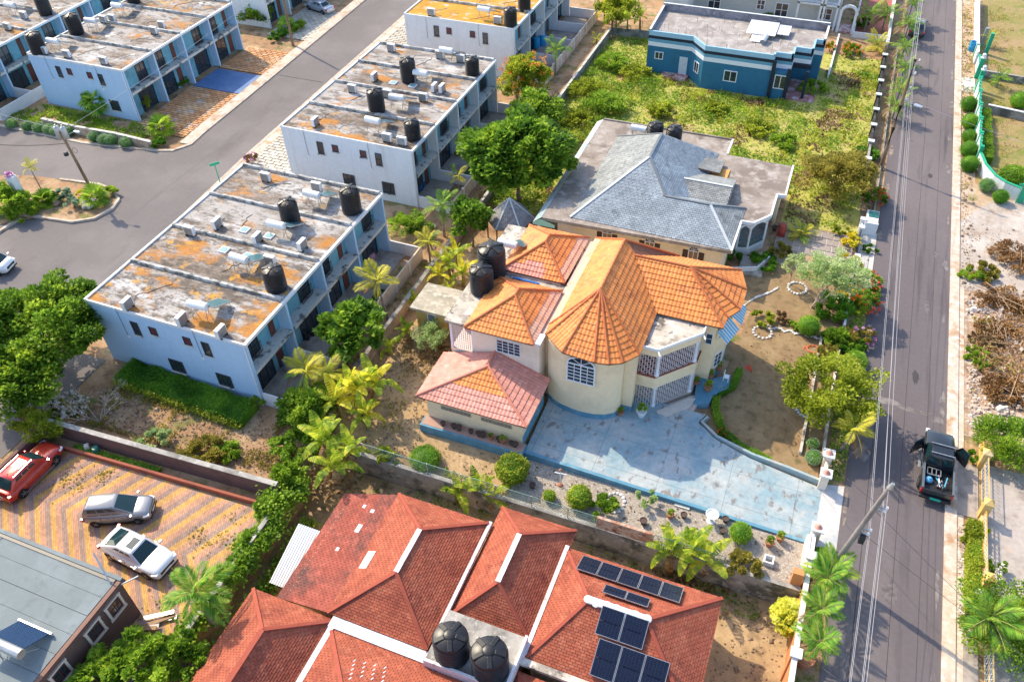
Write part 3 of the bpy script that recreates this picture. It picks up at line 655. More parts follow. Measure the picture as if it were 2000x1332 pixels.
# porch, two storeys, caged
porch = [(-7.75,43.48),(-4.0,43.48),(-4.05,42.35),(-6.35,39.85),(-7.74,39.85)]
MB().prism(grow(porch, .05), 0, .5).build('porch_floor', M('porch_tile', (.55,.47,.4), .6, var=.1), oh)
MB().prism(porch, 2.4, 3.45).build('balcony_parapet', CREAM, oh)
MB().prism(grow(porch, .07), 3.452, 3.56).build('balcony_coping', M('brick_red_coping', (.28,.09,.06), .7, var=.1), oh)
MB().prism(porch, 5.42, 6.05).build('porch_beam', CREAM, oh)
MB().prism(grow(porch, .12), 6.052, 6.2).build('porch_roof', STAINC, oh)
def strips(line, z0, z1, w_, mat, name):
    m_ = MB()
    for a, b in zip(line, line[1:]): m_.bar((a[0], a[1], (z0+z1)/2), (b[0], b[1], (z0+z1)/2), w_, z1-z0)
    return m_.build(name, mat, oh)
pe = grow(porch, .12); strips([pe[1], pe[2], pe[3], pe[4]], 6.08, 6.3, .1, W3['wframe'], 'roof_kerb')
for cx, cy in ((-6.3, 40.02), (-4.22, 42.3)):
    for z0, z1 in ((.5, 2.4), (3.56, 5.42)):
        MB().lathe((cx, cy, z0), [(.17,0),(.17,.14),(.12,.18),(.115,z1-z0-.2),(.16,z1-z0-.14),(.16,z1-z0)], 14).build('column', W3['wframe'], oh, smooth=40)
GW = M('white_grille', (.7,.68,.72), .5, var=.04)
for z0, z1 in ((.52, 2.4), (3.57, 5.42)):
    a = Vector((-6.32, 39.95)); b = Vector((-4.15, 42.3)); d_ = (b-a).normalized(); f1 = FR(a, d_, (d_.y, -d_.x)); grille(oh, f1, .12, (b-a).length-.1, -.03, z0, z1, GW, .17, .014, rnd=True)
    f2 = FR((-7.6, 39.95), (1, 0), (0, -1)); grille(oh, f2, .05, 1.15, 0, z0, z1, GW, .17, .014, rnd=True)
    f3 = FR((-4.1, 42.4), (0, 1), (1, 0)); grille(oh, f3, .05, 1.0, 0, z0, z1, GW, .17, .014, rnd=True)
MB().prism([(-6.2,39.75),(-4.0,42.0),(-3.2,42.3),(-3.5,40.4),(-5.1,38.9),(-6.1,39.15)], 0, .42).build('entrance_step', M('step_tile', (.52,.45,.39), .7, var=.12), oh)
MB().prism([(-5.9,39.55),(-4.0,41.6),(-3.6,41.7),(-3.8,40.7),(-5.1,39.35),(-5.8,39.4)], .42, .6).build('entrance_step', M('step_tile_light', (.6,.54,.48), .7, var=.1), oh)
# windows
fr = FR((0, 37.27), (1, 0), (0, -1))
bw = window(oh, fr, -10.9, 1.85, 3.95, 5.5, 2, 5, W3['wframe'], fw=.08)
m_ = MB()
for i in range(9):
    a0, a1 = PI*i/8, PI*(i+1)/8
    if i < 8: m_.bar(fr.P(-10.9+.95*math.cos(a0), .02, 5.58+.62*math.sin(a0)), fr.P(-10.9+.95*math.cos(a1), .02, 5.58+.62*math.sin(a1)), .08)
    if i in (2, 4, 6): m_.bar(fr.P(-10.9, .02, 5.58), fr.P(-10.9+.95*math.cos(a0), .02, 5.58+.62*math.sin(a0)), .035)
m_.build('arch_frame', W3['wframe'], bw)
m_ = MB(); pts = [fr.P(-10.9+.92*math.cos(PI*i/12), .01, 5.58+.6*math.sin(PI*i/12)) for i in range(13)]; m_.add(pts, [tuple(range(13))]); m_.build('arch_pane', W3['glass'], bw)
for dx in (-.46, 0.46):
    m_ = MB(); fr.box(m_, -10.9+dx-.02, -10.9+dx+.02, -.02, .05, 3.95, 5.5); m_.build('glazing_bar', W3['wframe'], bw)
fr = FR((0, 37.62), (1, 0), (0, -1)); sw = window(oh, fr, -16.25, 1.7, 4.52, 5.62, 4, 4, W3['wframe'], fw=.05)
fr = FR((-3.18, 43.5), (0, 1), (1, 0)); 
fe = FR((-3.15, 44.3), Vector((.55, 1.1)).normalized(), Vector((1.1, -.55)).normalized())
window(oh, fe, .6, .8, 1.3, 2.5, 2, 3, W3['wframe'], fw=.05); window(oh, fe, .6, .8, 4.2, 5.4, 2, 3, W3['wframe'], fw=.05)
fe2 = FR((-2.6, 45.4), (0, 1), (1, 0)); window(oh, fe2, 1.1, 1.1, 4.1, 5.4, 3, 3, W3['wframe'], fw=.05)
fs_ = FR((0, 43.5), (1, 0), (0, -1)); window(oh, fs_, -3.6, .4, 4.4, 5.3, 1, 2, W3['wframe'], fw=.04)
# striped awnings
AB = M('awning_blue', (.1,.42,.6), .7, var=.05); AW = M('awning_white', (.72,.7,.68), .7, var=.05)
for (ax, ay), (bx, by) in (((-3.15,43.45),(-2.62,45.3)), ((-2.58,45.5),(-2.58,47.5))):
    A_ = Vector((ax, ay, 0)); B_ = Vector((bx, by, 0)); d_ = (B_-A_).normalized(); o_ = Vector((d_.y, -d_.x, 0)); L_ = (B_-A_).length
    w_ = MB().add([tuple(A_+Vector((0,0,5.6))), tuple(A_+o_*.85+Vector((0,0,4.95))), tuple(B_+o_*.85+Vector((0,0,4.95))), tuple(B_+Vector((0,0,5.6)))], [(0,1,2,3)]).build('awning', AW, oh)
    n_ = 7
    for i in range(n_):
        q = MB(); t0 = (i+.25)/n_; t1 = (i+.75)/n_
        q.add([tuple(A_+d_*L_*t0+Vector((0,0,5.605))), tuple(A_+d_*L_*t0+o_*.86+Vector((0,0,4.955))), tuple(A_+d_*L_*t1+o_*.86+Vector((0,0,4.955))), tuple(A_+d_*L_*t1+Vector((0,0,5.605)))], [(0,1,2,3)]); q.build('stripe', AB, w_)
# roofs
R0 = (-10.95,41.2,9.0); R1 = (-10.95,47.0,9.0); VA = (-9.97,46.4,8.3); RE = (-6.0,46.4,8.3)
E_ = lambda x, y: (x, y, ze)
tow = [E_(-13.9,39.4), E_(-13.75,38.4), E_(-12.2,37.15), E_(-9.95,37.0), E_(-9.0,37.15), E_(-8.2,37.6), E_(-7.4,38.7)]
mainf = [(E_(-13.9,49.9), E_(-13.9,39.4), R0, R1)]+[(a, b, R0) for a, b in zip(tow, tow[1:])]+[(E_(-7.4,38.7), E_(-7.4,43.1), VA, R1, R0), (E_(-7.4,49.8), E_(-7.4,49.9), R1, VA), (E_(-7.4,49.9), E_(-13.9,49.9), R1)]
ends = [E_(-2.8,43.1), E_(-2.75,44.3), E_(-2.05,45.4), E_(-2.05,47.7), E_(-2.8,49.8)]
wingf = [(E_(-7.4,43.1), E_(-2.8,43.1), RE, VA)]+[(a, b, RE) for a, b in zip(ends, ends[1:])]+[(E_(-2.8,49.8), E_(-7.4,49.8), VA, RE)]
nwf, N0, N1, nc = hip(-19.3,-14.4,43.95,49.8,ze,7.8,-16.75,-16.75,46.4,47.3)
swf, S0, S1, scn = hip(-19.3,-14.25,37.15,43.05,ze,7.85,-16.6,-16.6,39.9,40.6)
# garage
GT = 4.35; g0, g1 = (-17.15,36.1,GT), (-17.25,37.6,GT)
garf = [((-21.3,33.0,2.95),(-13.2,33.0,2.95),g0), ((-13.2,33.0,2.95),(-13.2,37.6,2.95),g1,g0), ((-21.3,37.6,2.95),(-21.3,33.0,2.95),g0,g1)]
roofbase(oh, mainf+wingf+nwf+swf, DECK)
tr = TileRoof(oh, .27, .4, (0,.018,.03,.018,0), .045, .005, 300, 'roof_tile', 'roof_tile_field')
wash = lambda k, alt=WT: (lambda j, c: alt if j < k else OT)
tr.face(mainf[0], OT, lambda j, c: WT if j < 2 else OT)
for f in mainf[1:-2]: tr.face(f, OT)
tr.face(mainf[-1], OT)
for f in wingf: tr.face(f, OT)
for i, f in enumerate(nwf): tr.face(f, OT, [lambda j, c: PT if (j < 2 and c < 12) or (j == 2 and 5 < c < 11) else OT, lambda j, c: WT if j < 2 else OT, None, None][i])
for i, f in enumerate(swf): tr.face(f, OT, [None, lambda j, c: WT if j < 2 else OT, None, None][i])
tr.done()
for a, b in [(R0, R1), (R0, tow[0]), (R1, E_(-13.9,49.9)), (R1, E_(-7.4,49.9)), (VA, RE), (N0, N1), (S0, S1)]+[(R0, q) for q in tow[1:]]+[(RE, q) for q in ends]+[(N0, nc[0]), (N0, nc[1]), (N1, nc[2]), (N1, nc[3]), (S0, scn[0]), (S0, scn[1]), (S1, scn[2]), (S1, scn[3])]:
    ridge(oh, a, b, .085, RC, .06)
for a, b in ((R1, VA), (VA, E_(-7.4,43.1))): MB().bar(Vector(a)+Vector((0,0,.02)), Vector(b)+Vector((0,0,.02)), .18, .06).build('valley', RC, oh)
for v0, v1 in ((37.9, 49.6),): MB().box(-14.24,-13.92,v0,v1,6.18,6.3).build('box_gutter', M('pink_washed_gutter', (.68,.46,.38), .7, var=.12), oh)
MB().box(-14.3,-13.8,37.3,38.35,6.28,6.42).build('flashing', W3['wframe'], oh)
MB().add([(-18.2,43.42,6.2),(-16.2,43.36,6.2),(-16.2,43.56,6.2),(-18.2,43.62,6.2),(-18.2,43.42,6.28),(-16.2,43.36,6.28),(-16.2,43.56,6.28),(-18.2,43.62,6.28)], [(4,5,6,7),(0,1,5,4),(1,2,6,5),(2,3,7,6),(3,0,4,7)]).build('blue_tray', M('blue_plastic', (.02,.12,.4), .4, var=.05), oh)
for q in (pe[2], pe[3]):
    MB().cyl((q[0], q[1], 6.12), (q[0]+.25, q[1]-.45, 6.1), .05, n=8).build('spout', W3['wframe'], oh)
# pink garage
ga = thing('garage', 'low cream garage with faded pink tile roof beside the round bay', 'garage', (-17.2, 35.3, 0))
MB().box(-20.75,-13.65,33.4,37.58,.0,2.8).build('wall', CREAM, ga)
MB().box(-13.648,-13.6,33.42,37.5,.5,1.3).build('plinth', BLUEB, ga)
MB().box(-21.0,-13.32,32.45,33.398,-.1,.72).build('planting_ledge', BLUEB, ga)
MB().box(-20.9,-13.4,32.6,33.39,.722,.74).build('ledge_floor', M('ledge_pink', (.42,.26,.2), .9, var=.1), ga)
fr = FR((0, 33.4), (1, 0), (0, -1)); VB = M('vent_block', (.36,.31,.24), .9, var=.1)
for a0, a1 in ((-19.65,-17.4), (-16.65,-14.4)):
    n_ = 8
    for i in range(n_):
        m_ = MB(); x0 = a0+(a1-a0)*i/n_; x1 = a0+(a1-a0)*(i+1)/n_
        fr.box(m_, x0+.01, x1-.01, 0, .05, 1.9, 1.95); fr.box(m_, x0+.01, x1-.01, 0, .05, 2.2, 2.25); fr.box(m_, x0+.01, x0+.05, 0, .05, 1.95, 2.2); fr.box(m_, x1-.05, x1-.01, 0, .05, 1.95, 2.2)
        m_.bar(fr.P(x0+.05, .02, 1.96), fr.P(x1-.05, .02, 2.19), .04); m_.bar(fr.P(x0+.05, .02, 2.19), fr.P(x1-.05, .02, 1.96), .04)
        o = m_.build('vent_block', VB, ga); m_ = MB(); fr.box(m_, x0+.05, x1-.05, -.01, .005, 1.95, 2.2); m_.build('vent_hole', W3['dgrey'], o)
roofbase(ga, garf, DECK)
tr = TileRoof(ga, .27, .4, (0,.018,.03,.018,0), .045, .005, 300, 'roof_tile', 'roof_tile_field')
tr.face(garf[0], PT, lambda j, c: OT if j >= 4 else PT); tr.face(garf[1], PT); tr.face(garf[2], PT); tr.done()
for a, b in ((g0, garf[0][0]), (g0, garf[0][1]), (g0, g1), (g1, garf[1][1])): ridge(ga, a, b, .085, RCP, .06)
# yellow outbuilding
yo = thing('outbuilding', 'small yellow outbuilding with flat mossy concrete roof', 'shed', (-24.5, 43, 0))
MB().box(-25.7,-23.3,41.7,44.2,0,2.55).build('wall', M('yellow_render', (.62,.42,.13), .85, [((.5,.3,.08), .7, .5, .7)]), yo)
MB().box(-26.05,-22.95,41.35,44.55,2.55,2.78).build('flat_roof', M('mossy_slab', (.4,.36,.28), .92, [((.28,.26,.2), .7, .45, .62, (.4,1,1)), ((.5,.46,.38), 1.8, .5, .62)], bump=.3), yo)
MB().box(-22.95,-20.8,41.0,43.6,2.5,2.72).build('link_roof', STAINC, yo)
MB().box(-22.5,-20.8,41.4,43.2,0,2.5).build('link_wall', CREAM, yo)
window(yo, FR((0, 41.7), (1, 0), (0, -1)), -24.4, .6, 1.6, 2.2, 1, 3, W3['wframe'])
# ------------------------------------------------------------------ grey shingled house
GS = M('grey_shingle', (.25,.3,.345), .85, [((.31,.37,.42), .5, .45, .62), ((.19,.23,.265), 1.3, .52, .68)], island=.13, objrand=.13, var=.08)
GSD = M('dusty_grey_shingle', (.28,.3,.3), .85, [((.35,.37,.365), .5, .45, .62), ((.19,.2,.2), 1.3, .52, .68)], island=.15, objrand=.15, var=.08)
SLABC = M('brown_stained_slab', (.3,.255,.22), .92, [((.2,.165,.14), .4, .45, .6), ((.38,.34,.31), 1, .5, .64), ((.16,.13,.11), .9, .6, .7)], bump=.3)
gh = thing('grey_shingled_house', 'single-storey cream house with grey shingle hips and flat brown slab roof', 'house', (-11, 64, 0))
MB().box(-17.7,-4.7,56.5,70.5,0,3.1).build('wall', CREAM, gh)
MB().box(-19.3,-17.7,56.6,73,0,3.1).build('wall', PALE, gh)
MB().box(-17.69,-7.6,70.5,73.2,0,3.1).build('wall', CREAM, gh); MB().box(-4.7,-1.7,65.6,70.4,0,3.1).build('wall', CREAM, gh)
slab = [(-20.3,55.2),(-4.2,55.9),(-4.2,60.3),(-3.2,60.35),(-2.0,62.0),(-2.0,65.35),(-1.3,65.4),(-1.35,70.6),(-7.4,70.65),(-7.4,73.5),(-20.3,73.3)]
MB().prism(slab, 3.1, 3.4).build('flat_roof', SLABC, gh)
for a, b in ((1,2),(2,3),(3,4),(4,5),(5,6),(6,7),(8,9),(9,10)):
    MB().bar((*slab[a], 3.36), (*slab[b], 3.36), .16, .34).build('roof_kerb', W3['wframe'] if a not in (9,) else SLABC, gh)
MINT = M('mint_fascia', (.35,.62,.5), .7, var=.06)
m_ = MB(); m_.add([(-21.0,54.9,2.95),(-20.3,55.2,3.42),(-20.3,73.3,3.42),(-21.0,73.5,2.95)], [(0,1,2,3)]); m_.build('sloped_eave', M('eave_wash', (.3,.4,.43), .8, [((.5,.55,.55), .6, .45, .6)], var=.1), gh)
MB().add([(-21.0,54.9,2.95),(-21.0,54.9,2.75),(-19.0,54.9,2.75),(-19.0,54.9,3.1),(-20.3,54.9,3.42)], [(0,1,2,3,4)]).build('fascia', MINT, gh)
for q in ((-20.6,55.4),(-20.6,60),(-20.6,66)): MB().box(q[0]-.1,q[0]+.1,q[1]-.1,q[1]+.1,0,2.9).build('post', W3['wframe'], gh)
# front slope, left slope, right slope, east ridge wing
zs = lambda y: 3.42+(y-56.0)*.42
P0 = (-13.1,63.0,zs(63.0)); Q1 = (-10.72,59.6,zs(59.6)); Q2 = (-6.9,59.6,zs(59.6)); zt = P0[2]; P1 = (-13.1,67.2,zt); 
front = ((-18.0,56.0,3.42),(-4.2,56.0,3.42),Q2,Q1,P0)
left = ((-18.0,70.5,3.42),(-18.0,56.0,3.42),P0,P1)
fr_e = ((-4.2,56.0,3.42),(-4.2,62.4,3.42),Q2)
back_e = ((-4.2,62.4,3.42),(-8.2,62.4,3.42),Q1,Q2)
right = ((-8.2,62.4,3.42),(-8.2,70.5,3.42),P1,P0,Q1)
north = ((-8.2,70.5,3.42),(-18.0,70.5,3.42),P1)
# east gablet wings
wing2 = [((-10.5,61.2,3.75),(-5.7,61.2,3.75),(-5.7,63.6,4.45),(-10.5,63.6,4.45)), ((-5.7,61.2,3.75),(-5.75,66.0,3.75),(-5.7,63.6,4.45)), ((-5.7,66.0,3.75),(-10.5,66.0,3.75),(-10.5,63.6,4.45),(-5.7,63.6,4.45))]
wing1 = [((-11.5,66.2,4.3),(-7.3,66.2,4.0),(-7.3,68.7,3.8),(-11.5,68.8,4.1))]
roofbase(gh, [front, left, fr_e, back_e, right, north]+wing2+wing1, DECK, .1)
tr = TileRoof(gh, .34, .2, (.012,.012), .022, .004, 300, 'shingle', 'shingle_field')
tr.face(front[:2]+(Q2,Q1), GS); 
for f, mt in ((left, GSD), (fr_e, GSD), (back_e, GS), (right, GS), (north, GSD)): tr.face(f, mt)
for f in wing2+wing1: tr.face(f, GSD)
# remaining triangle of the front slope, laid in courses parallel to the eave
k_ = 24; ya, yb = 56.0, 63.0
for i in range(k_):
    y0_, y1_ = ya+(yb-ya)*i/k_, ya+(yb-ya)*(i+1)/k_
    L_ = lambda y: -18.0+(y-56.0)*(4.9/7.0)
    Rr = lambda y: (-18.0+(y-56.0)*(7.28/3.6)) if y <= 59.6 else (-10.72-(y-59.6)*(2.38/3.4))
    a0, a1, b0, b1 = L_(y0_), L_(y1_), Rr(y0_), Rr(y1_)
    if max(b0, b1) - min(a0, a1) < .05: continue
    pts = [(a0,y0_,zs(y0_)),(max(b0,a0+.02),y0_,zs(y0_)),(max(b1,a1+.02),y1_,zs(y1_)),(a1,y1_,zs(y1_))]
    tr.face(pts, GS)
tr.done()
CAPL = M('pale_ridge_shingle', (.5,.55,.57), .85, var=.08); CAPD = M('dark_ridge_shingle', (.16,.18,.2), .85, var=.08)
for a, b, mt in ((front[0], P0, CAPL), (P0, P1, CAPD), (P0, Q1, CAPD), (Q1, Q2, CAPD), (Q2, front[1], CAPL), ((-10.5,63.6,4.45),(-5.7,63.6,4.45), CAPL), (Q2, (-4.2,62.4,3.42), CAPD), (P1, left[0], CAPD)):
    MB().bar(Vector(a)+Vector((0,0,.05)), Vector(b)+Vector((0,0,.05)), .22, .05).build('ridge_cap', mt, gh)
MB().box(-8.1,-6.6,66.3,67.9,3.41,3.5).build('roof_patch', M('orange_sheet', (.7,.33,.08), .6, var=.1), gh)
MB().box(-8.6,-6.6,60.9,64.9,3.405,3.43).build('roof_screed', W3['conc'], gh)
DW = M('dark_wood_shutter', (.09,.045,.03), .6, var=.15); WD = M('wood_door', (.28,.15,.07), .6, var=.15)
fr = FR((0, 56.5), (1, 0), (0, -1))
for cx in (-14.75, -11.0, -7.25):
    wn = window(gh, fr, cx, .75, 1.0, 2.2, 2, 1, W3['wframe'], WD)
    for sx in (-1, 1):
        m_ = MB(); fr.box(m_, cx+sx*.66-.24, cx+sx*.66+.24, 0, .05, .98, 2.22)
        for k in range(6): fr.box(m_, cx+sx*.66-.2, cx+sx*.66+.2, .05, .07, 1.05+k*.19, 1.16+k*.19)
        m_.build('shutter', DW, wn)
    m_ = MB(); pts = [fr.P(cx+.4*math.cos(PI*i/10), .02, 2.28+.4*math.sin(PI*i/10)) for i in range(11)]; m_.add(pts, [tuple(range(11))]); m_.build('fanlight_pane', W3['glass'], wn)
    m_ = MB()
    for i in range(10): m_.bar(fr.P(cx+.42*math.cos(PI*i/10), .03, 2.28+.42*math.sin(PI*i/10)), fr.P(cx+.42*math.cos(PI*(i+1)/10), .03, 2.28+.42*math.sin(PI*(i+1)/10)), .05)
    for i in (2, 4, 6, 8): m_.bar(fr.P(cx, .03, 2.28), fr.P(cx+.4*math.cos(PI*i/10), .03, 2.28+.4*math.sin(PI*i/10)), .03)
    m_.build('fanlight', W3['wframe'], wn)
MB().cyl((-4.9,56.4,0),(-4.9,56.4,3.1),.045,n=8).build('downpipe', W3['wframe'], gh)
# bay verandah at the road side
ver = [(-4.2,60.2),(-3.3,60.45),(-2.2,62.0),(-2.2,65.2),(-4.69,65.2),(-4.69,60.2)]
MB().prism(grow(ver, .1), 0, .8).build('verandah_base', W3['white'], gh); TEALD = M('verandah_teal', (.05,.14,.17), .6, var=.1)
MB().prism(ver, .8, .82).build('verandah_floor', W3['conc'], gh)
for q in ver[:4]: MB().lathe((q[0], q[1], .82), [(.11,0),(.09,.2),(.09,2.0),(.13,2.28)], 10).build('column', W3['wframe'], gh)
for a, b in zip(ver[:4], ver[1:4]):
    m_ = MB(); A2, B2 = Vector((*a, 0)), Vector((*b, 0))
    for z in (.95, 1.55): m_.bar(A2+Vector((0,0,z)), B2+Vector((0,0,z)), .06)
    k = int((B2-A2).length/.16)
    for i in range(1, k): q = A2.lerp(B2, i/k); m_.bar(q+Vector((0,0,.95)), q+Vector((0,0,1.55)), .03)
    m_.build('balustrade', TEALD, gh)
    m_ = MB()
    for i in range(8):
        t0, t1 = i/8, (i+1)/8; zA, zB = 2.55+.45*math.sin(PI*t0), 2.55+.45*math.sin(PI*t1)
        q0, q1 = A2.lerp(B2, t0), A2.lerp(B2, t1); m_.add([(q0.x,q0.y,zA),(q1.x,q1.y,zB),(q1.x,q1.y,3.1),(q0.x,q0.y,3.1)], [(0,1,2,3)])
    m_.build('arch_panel', W3['wframe'], gh)
MB().box(-4.68,-4.62,60.5,65,.85,3.0).build('verandah_back', TEALD, gh)
MB().box(-3.5,-1.5,57.6,60.0,0,.25).build('verandah_step', W3['conc'], gh)
for a, b in (((-4.4,57.3),(-2.0,58.3)), ((-2.0,58.3),(-1.3,60.1))): MB().bar((*a,.45),(*b,.45),.14,.4).build('terrace_kerb', W3['white'], gh)
# gazebo and bits behind the orange house
gz = thing('gazebo', 'small grey shingled pyramid roof gazebo under the dark tree', 'gazebo', (-23.2, 55.4, 0))
c = (-23.5,55.8,4.3); n_ = 6; ring = [(-23.5+2.2*math.cos(2*PI*i/n_+.3), 55.8+2.2*math.sin(2*PI*i/n_+.3), 2.2) for i in range(n_)]
fs2 = [(ring[i], ring[(i+1) % n_], c) for i in range(n_)]
roofbase(gz, fs2, DECK, .06)
tr = TileRoof(gz, .34, .2, (.012,.012), .02, .004, 60, 'shingle', 'shingle_field')
GZ = M('weathered_shingle', (.2,.2,.21), .85, [((.3,.3,.3), .8, .5, .65)], island=.15, objrand=.15)
for f in fs2: tr.face(f, GZ)
tr.done()
for q in ring: MB().cyl((q[0]*.92-23.5*.08, q[1]*.92+55.8*.08, 0), (q[0]*.92-23.5*.08, q[1]*.92+55.8*.08, 2.15), .07, n=8).build('post', W3['brown'], gz)
for q in ring: MB().bar(q, c, .12, .05).build('ridge_cap', CAPL, gz)
ck = thing('outdoor_kitchen', 'concrete-roofed outdoor kitchen between gazebo and orange roof', 'shed', (-22.2, 53.2, 0))
MB().box(-23.1,-21.3,52.2,54.0,2.3,2.5).build('flat_roof', STAINC, ck)
for a, b in ((-22.9,52.4),(-21.5,52.4),(-22.9,53.8),(-21.5,53.8)): MB().box(a-.12,a+.12,b-.12,b+.12,0,2.3).build('post', W3['conc'], ck)
# ------------------------------------------------------------------ blue flat-roofed house
BLUE = M('blue_render', (.025,.155,.27), .7, [((.02,.12,.22), .5, .5, .7)], var=.06)
LBL = M('light_blue_band', (.3,.5,.64), .7, var=.05); DBL = M('navy_band', (.012,.02,.04), .6, var=.1); MBL = M('mid_blue_band', (.13,.33,.46), .7, var=.05)
bh = thing('blue_house', 'blue flat-roofed bungalow with white and navy bands behind the overgrown lot', 'house', (-11, 95, 0))
body = [(-20.7,92.1),(-15.6,92.1),(-13.8,90.05),(-6.2,90.05),(-6.2,90.9),(-4.35,90.9),(-4.35,92.9),(-2.5,92.9),(-2.5,95.6),(-1.55,95.6),(-1.55,99.6),(-20.9,99.6)]
lower = [(-20.7,92.1),(-15.6,92.1),(-13.8,90.05),(-4.5,90.05),(-4.5,95.6),(-1.55,95.6),(-1.55,99.6),(-20.9,99.6)]
MB().prism(lower, -.1, 3.22).build('wall', BLUE, bh)
MB().prism(grow(body, .01), 3.22, 3.7).build('band', W3['wframe'], bh); MB().prism(grow(body, -.02), 3.7, 4.08).build('band', MBL, bh)
MB().prism(grow(body, .02), 4.08, 4.42).build('band', DBL, bh)
RFC = M('raw_roof_concrete', (.33,.3,.28), .92, [((.24,.21,.195), .5, .46, .62), ((.42,.395,.37), 1.2, .5, .64)], bump=.25)
MB().prism(grow(body, -.15), 4.42, 4.5).build('roof_slab', RFC, bh)
BLK = M('bare_blockwork', (.27,.26,.29), .9, [((.18,.17,.19), .9, .48, .6), ((.36,.34,.36), 2, .55, .65)], bump=.4)
nb = len(body)
for i in range(nb):
    a, b = Vector((*body[i], 0)), Vector((*body[(i+1) % nb], 0)); tall = i in (nb-2, nb-3, nb-1)
    h = 5.35 if i in (nb-2,) else (5.1 if i in (nb-1, nb-3) else 4.95)
    d_ = (b-a).normalized(); n_ = Vector((d_.y, -d_.x, 0))
    MB().bar(a-n_*.1+Vector((0,0,(4.42+h)/2)), b-n_*.1+Vector((0,0,(4.42+h)/2)), .2, h-4.42).build('parapet', BLK if i in (nb-2,) else LBL, bh)
    if i >= nb-3: MB().bar(a-n_*.1+Vector((0,0,h+.03)), b-n_*.1+Vector((0,0,h+.03)), .22, .05).build('coping', W3['white'], bh)
    if i >= nb-3: MB().bar(a-n_*.22+Vector((0,0,(4.5+h)/2)), b-n_*.22+Vector((0,0,(4.5+h)/2)), .03, h-4.52).build('parapet_inner_face', BLK, bh)
fr = FR((0, 92.1), (1, 0), (0, -1)); window(bh, fr, -19.3, .85, 1.82, 2.55, 2, 1, W3['wframe'], fw=.08)
m_ = MB(); fr.box(m_, -16.85, -15.9, 0, .06, .1, 2.4); m_.build('door', M('pale_door', (.55,.62,.68), .6), bh)
fr = FR((0, 90.05), (1, 0), (0, -1)); window(bh, fr, -10.6, 1.3, 1.35, 2.45, 2, 1, W3['wframe'], fw=.09); window(bh, fr, -5.15, 1.15, 1.35, 2.75, 2, 1, W3['wframe'], fw=.09)
a, b = Vector((-15.6,92.1)), Vector((-13.8,90.05)); d_ = (b-a).normalized(); window(bh, FR(a, d_, (d_.y, -d_.x)), 1.5, .9, 1.4, 2.5, 2, 1, W3['wframe'], fw=.08)
for x in (-6.1, -4.42): m_ = MB().box(x-.2, x+.2, 89.85, 90.04, -.1, 4.42 if x < -5 else 3.7); m_.build('pilaster', DBL, bh)
MB().box(-2.7,-2.4,90.9,91.2,.1,3.2).build('pillar', DBL, bh); MB().box(-4.35,-2.3,92.6,92.95,2.75,3.2).build('porch_beam', DBL, bh)
TILER = M('red_patterned_tile', (.42,.18,.17), .5, [((.6,.5,.48), 1.6, .5, .58, (1,1,1)), ((.25,.08,.08), 2.4, .55, .62)], var=.15)
MB().box(-4.3,-1.2,90.4,95.5,-.1,.12).build('porch_floor', TILER, bh); MB().box(-18.6,-15.6,90.9,92.08,-.1,.35).build('side_step', TILER, bh)
for i in range(46):
    q = (random.uniform(-19.5,-3.5), random.uniform(91,98.5)); 
    if q[1] < 92.4 and q[0] < -15.2 or (q[0] > -6.4 and q[1] < 93.2): continue
    MB().cyl((*q, 4.5), (q[0]+random.uniform(-.03,.03), q[1]+random.uniform(-.03,.03), 4.5+random.uniform(.35,.8)), .014, n=5).build('starter_bar', W3['frame'], bh)
mt_ = thing('zinc_sheet', 'loose corrugated zinc sheets lying on the blue house roof', 'metal sheet', (-9, 95, 4.5))
def corrugated(x0, x1, y0, y1, z0, z1, mat, par, name='sheet', pitch=.16, amp=.025):
    m_ = MB(); n_ = int((x1-x0)/pitch*2); vs = []
    for i in range(n_+1):
        x = x0+(x1-x0)*i/n_; zz = amp if i % 2 else -amp
        vs += [(x, y0, z0+zz), (x, y1, z1+zz)]
    m_.add(vs, [(2*i, 2*i+2, 2*i+3, 2*i+1) for i in range(n_)]); return m_.build(name, mat, par)
ZN = M('zinc', (.62,.63,.65), .45, metal=.35, var=.1)
corrugated(-10.2,-7.0,94.8,98.2,5.0,5.2,ZN,mt_); corrugated(-7.0,-5.6,95.6,98.0,4.95,5.1,ZN,mt_); corrugated(-9.5,-8.2,93.6,94.9,4.62,4.95,ZN,mt_)
MB().cyl((-8.1,93.2,4.85),(-7.9,94.6,5.0),.28,n=14,cap=False).build('sheet_roll', ZN, mt_)
# ------------------------------------------------------------------ red shingled house (nearest)
RS = M('red_shingle', (.31,.08,.043), .87, [((.23,.055,.032), .6, .48, .64), ((.36,.11,.062), 1.7, .5, .66)], island=.15, objrand=.15, var=.08)
RSD = M('weathered_red_shingle', (.3,.075,.05), .87, [((.13,.055,.045), .33, .45, .6), ((.36,.1,.07), 1.2, .5, .66)], island=.16, objrand=.16, var=.1)
WF = M('white_sealant', (.7,.7,.72), .7, [((.4,.38,.36), 1.5, .56, .68)], var=.08)
rh = thing('red_shingled_house', 'large house with red shingle hip roofs and white gutters at the bottom', 'house', (-10, 20, LOW))
e1 = 1.3; z3 = 3.3
ext = ((-22.7,25.2,1.1),(-22.7,17.4,1.1),(-19.2,17.4,1.65),(-19.2,26.0,1.65))
b1, r10, r11, c1 = hip(-19.2,-13.0,17.4,26.1,1.65,3.35,-16.1,-16.1,20.2,23.2)
b2, r20, r21, c2 = hip(-12.8,-7.9,19.9,27.7,1.3,3.3,-10.55,-10.55,21.7,25.0)
b4, r40, r41, c4_ = hip(-8.1,1.25,18.6,26.3,1.4,3.5,-5.5,-2.3,22.35,22.35)
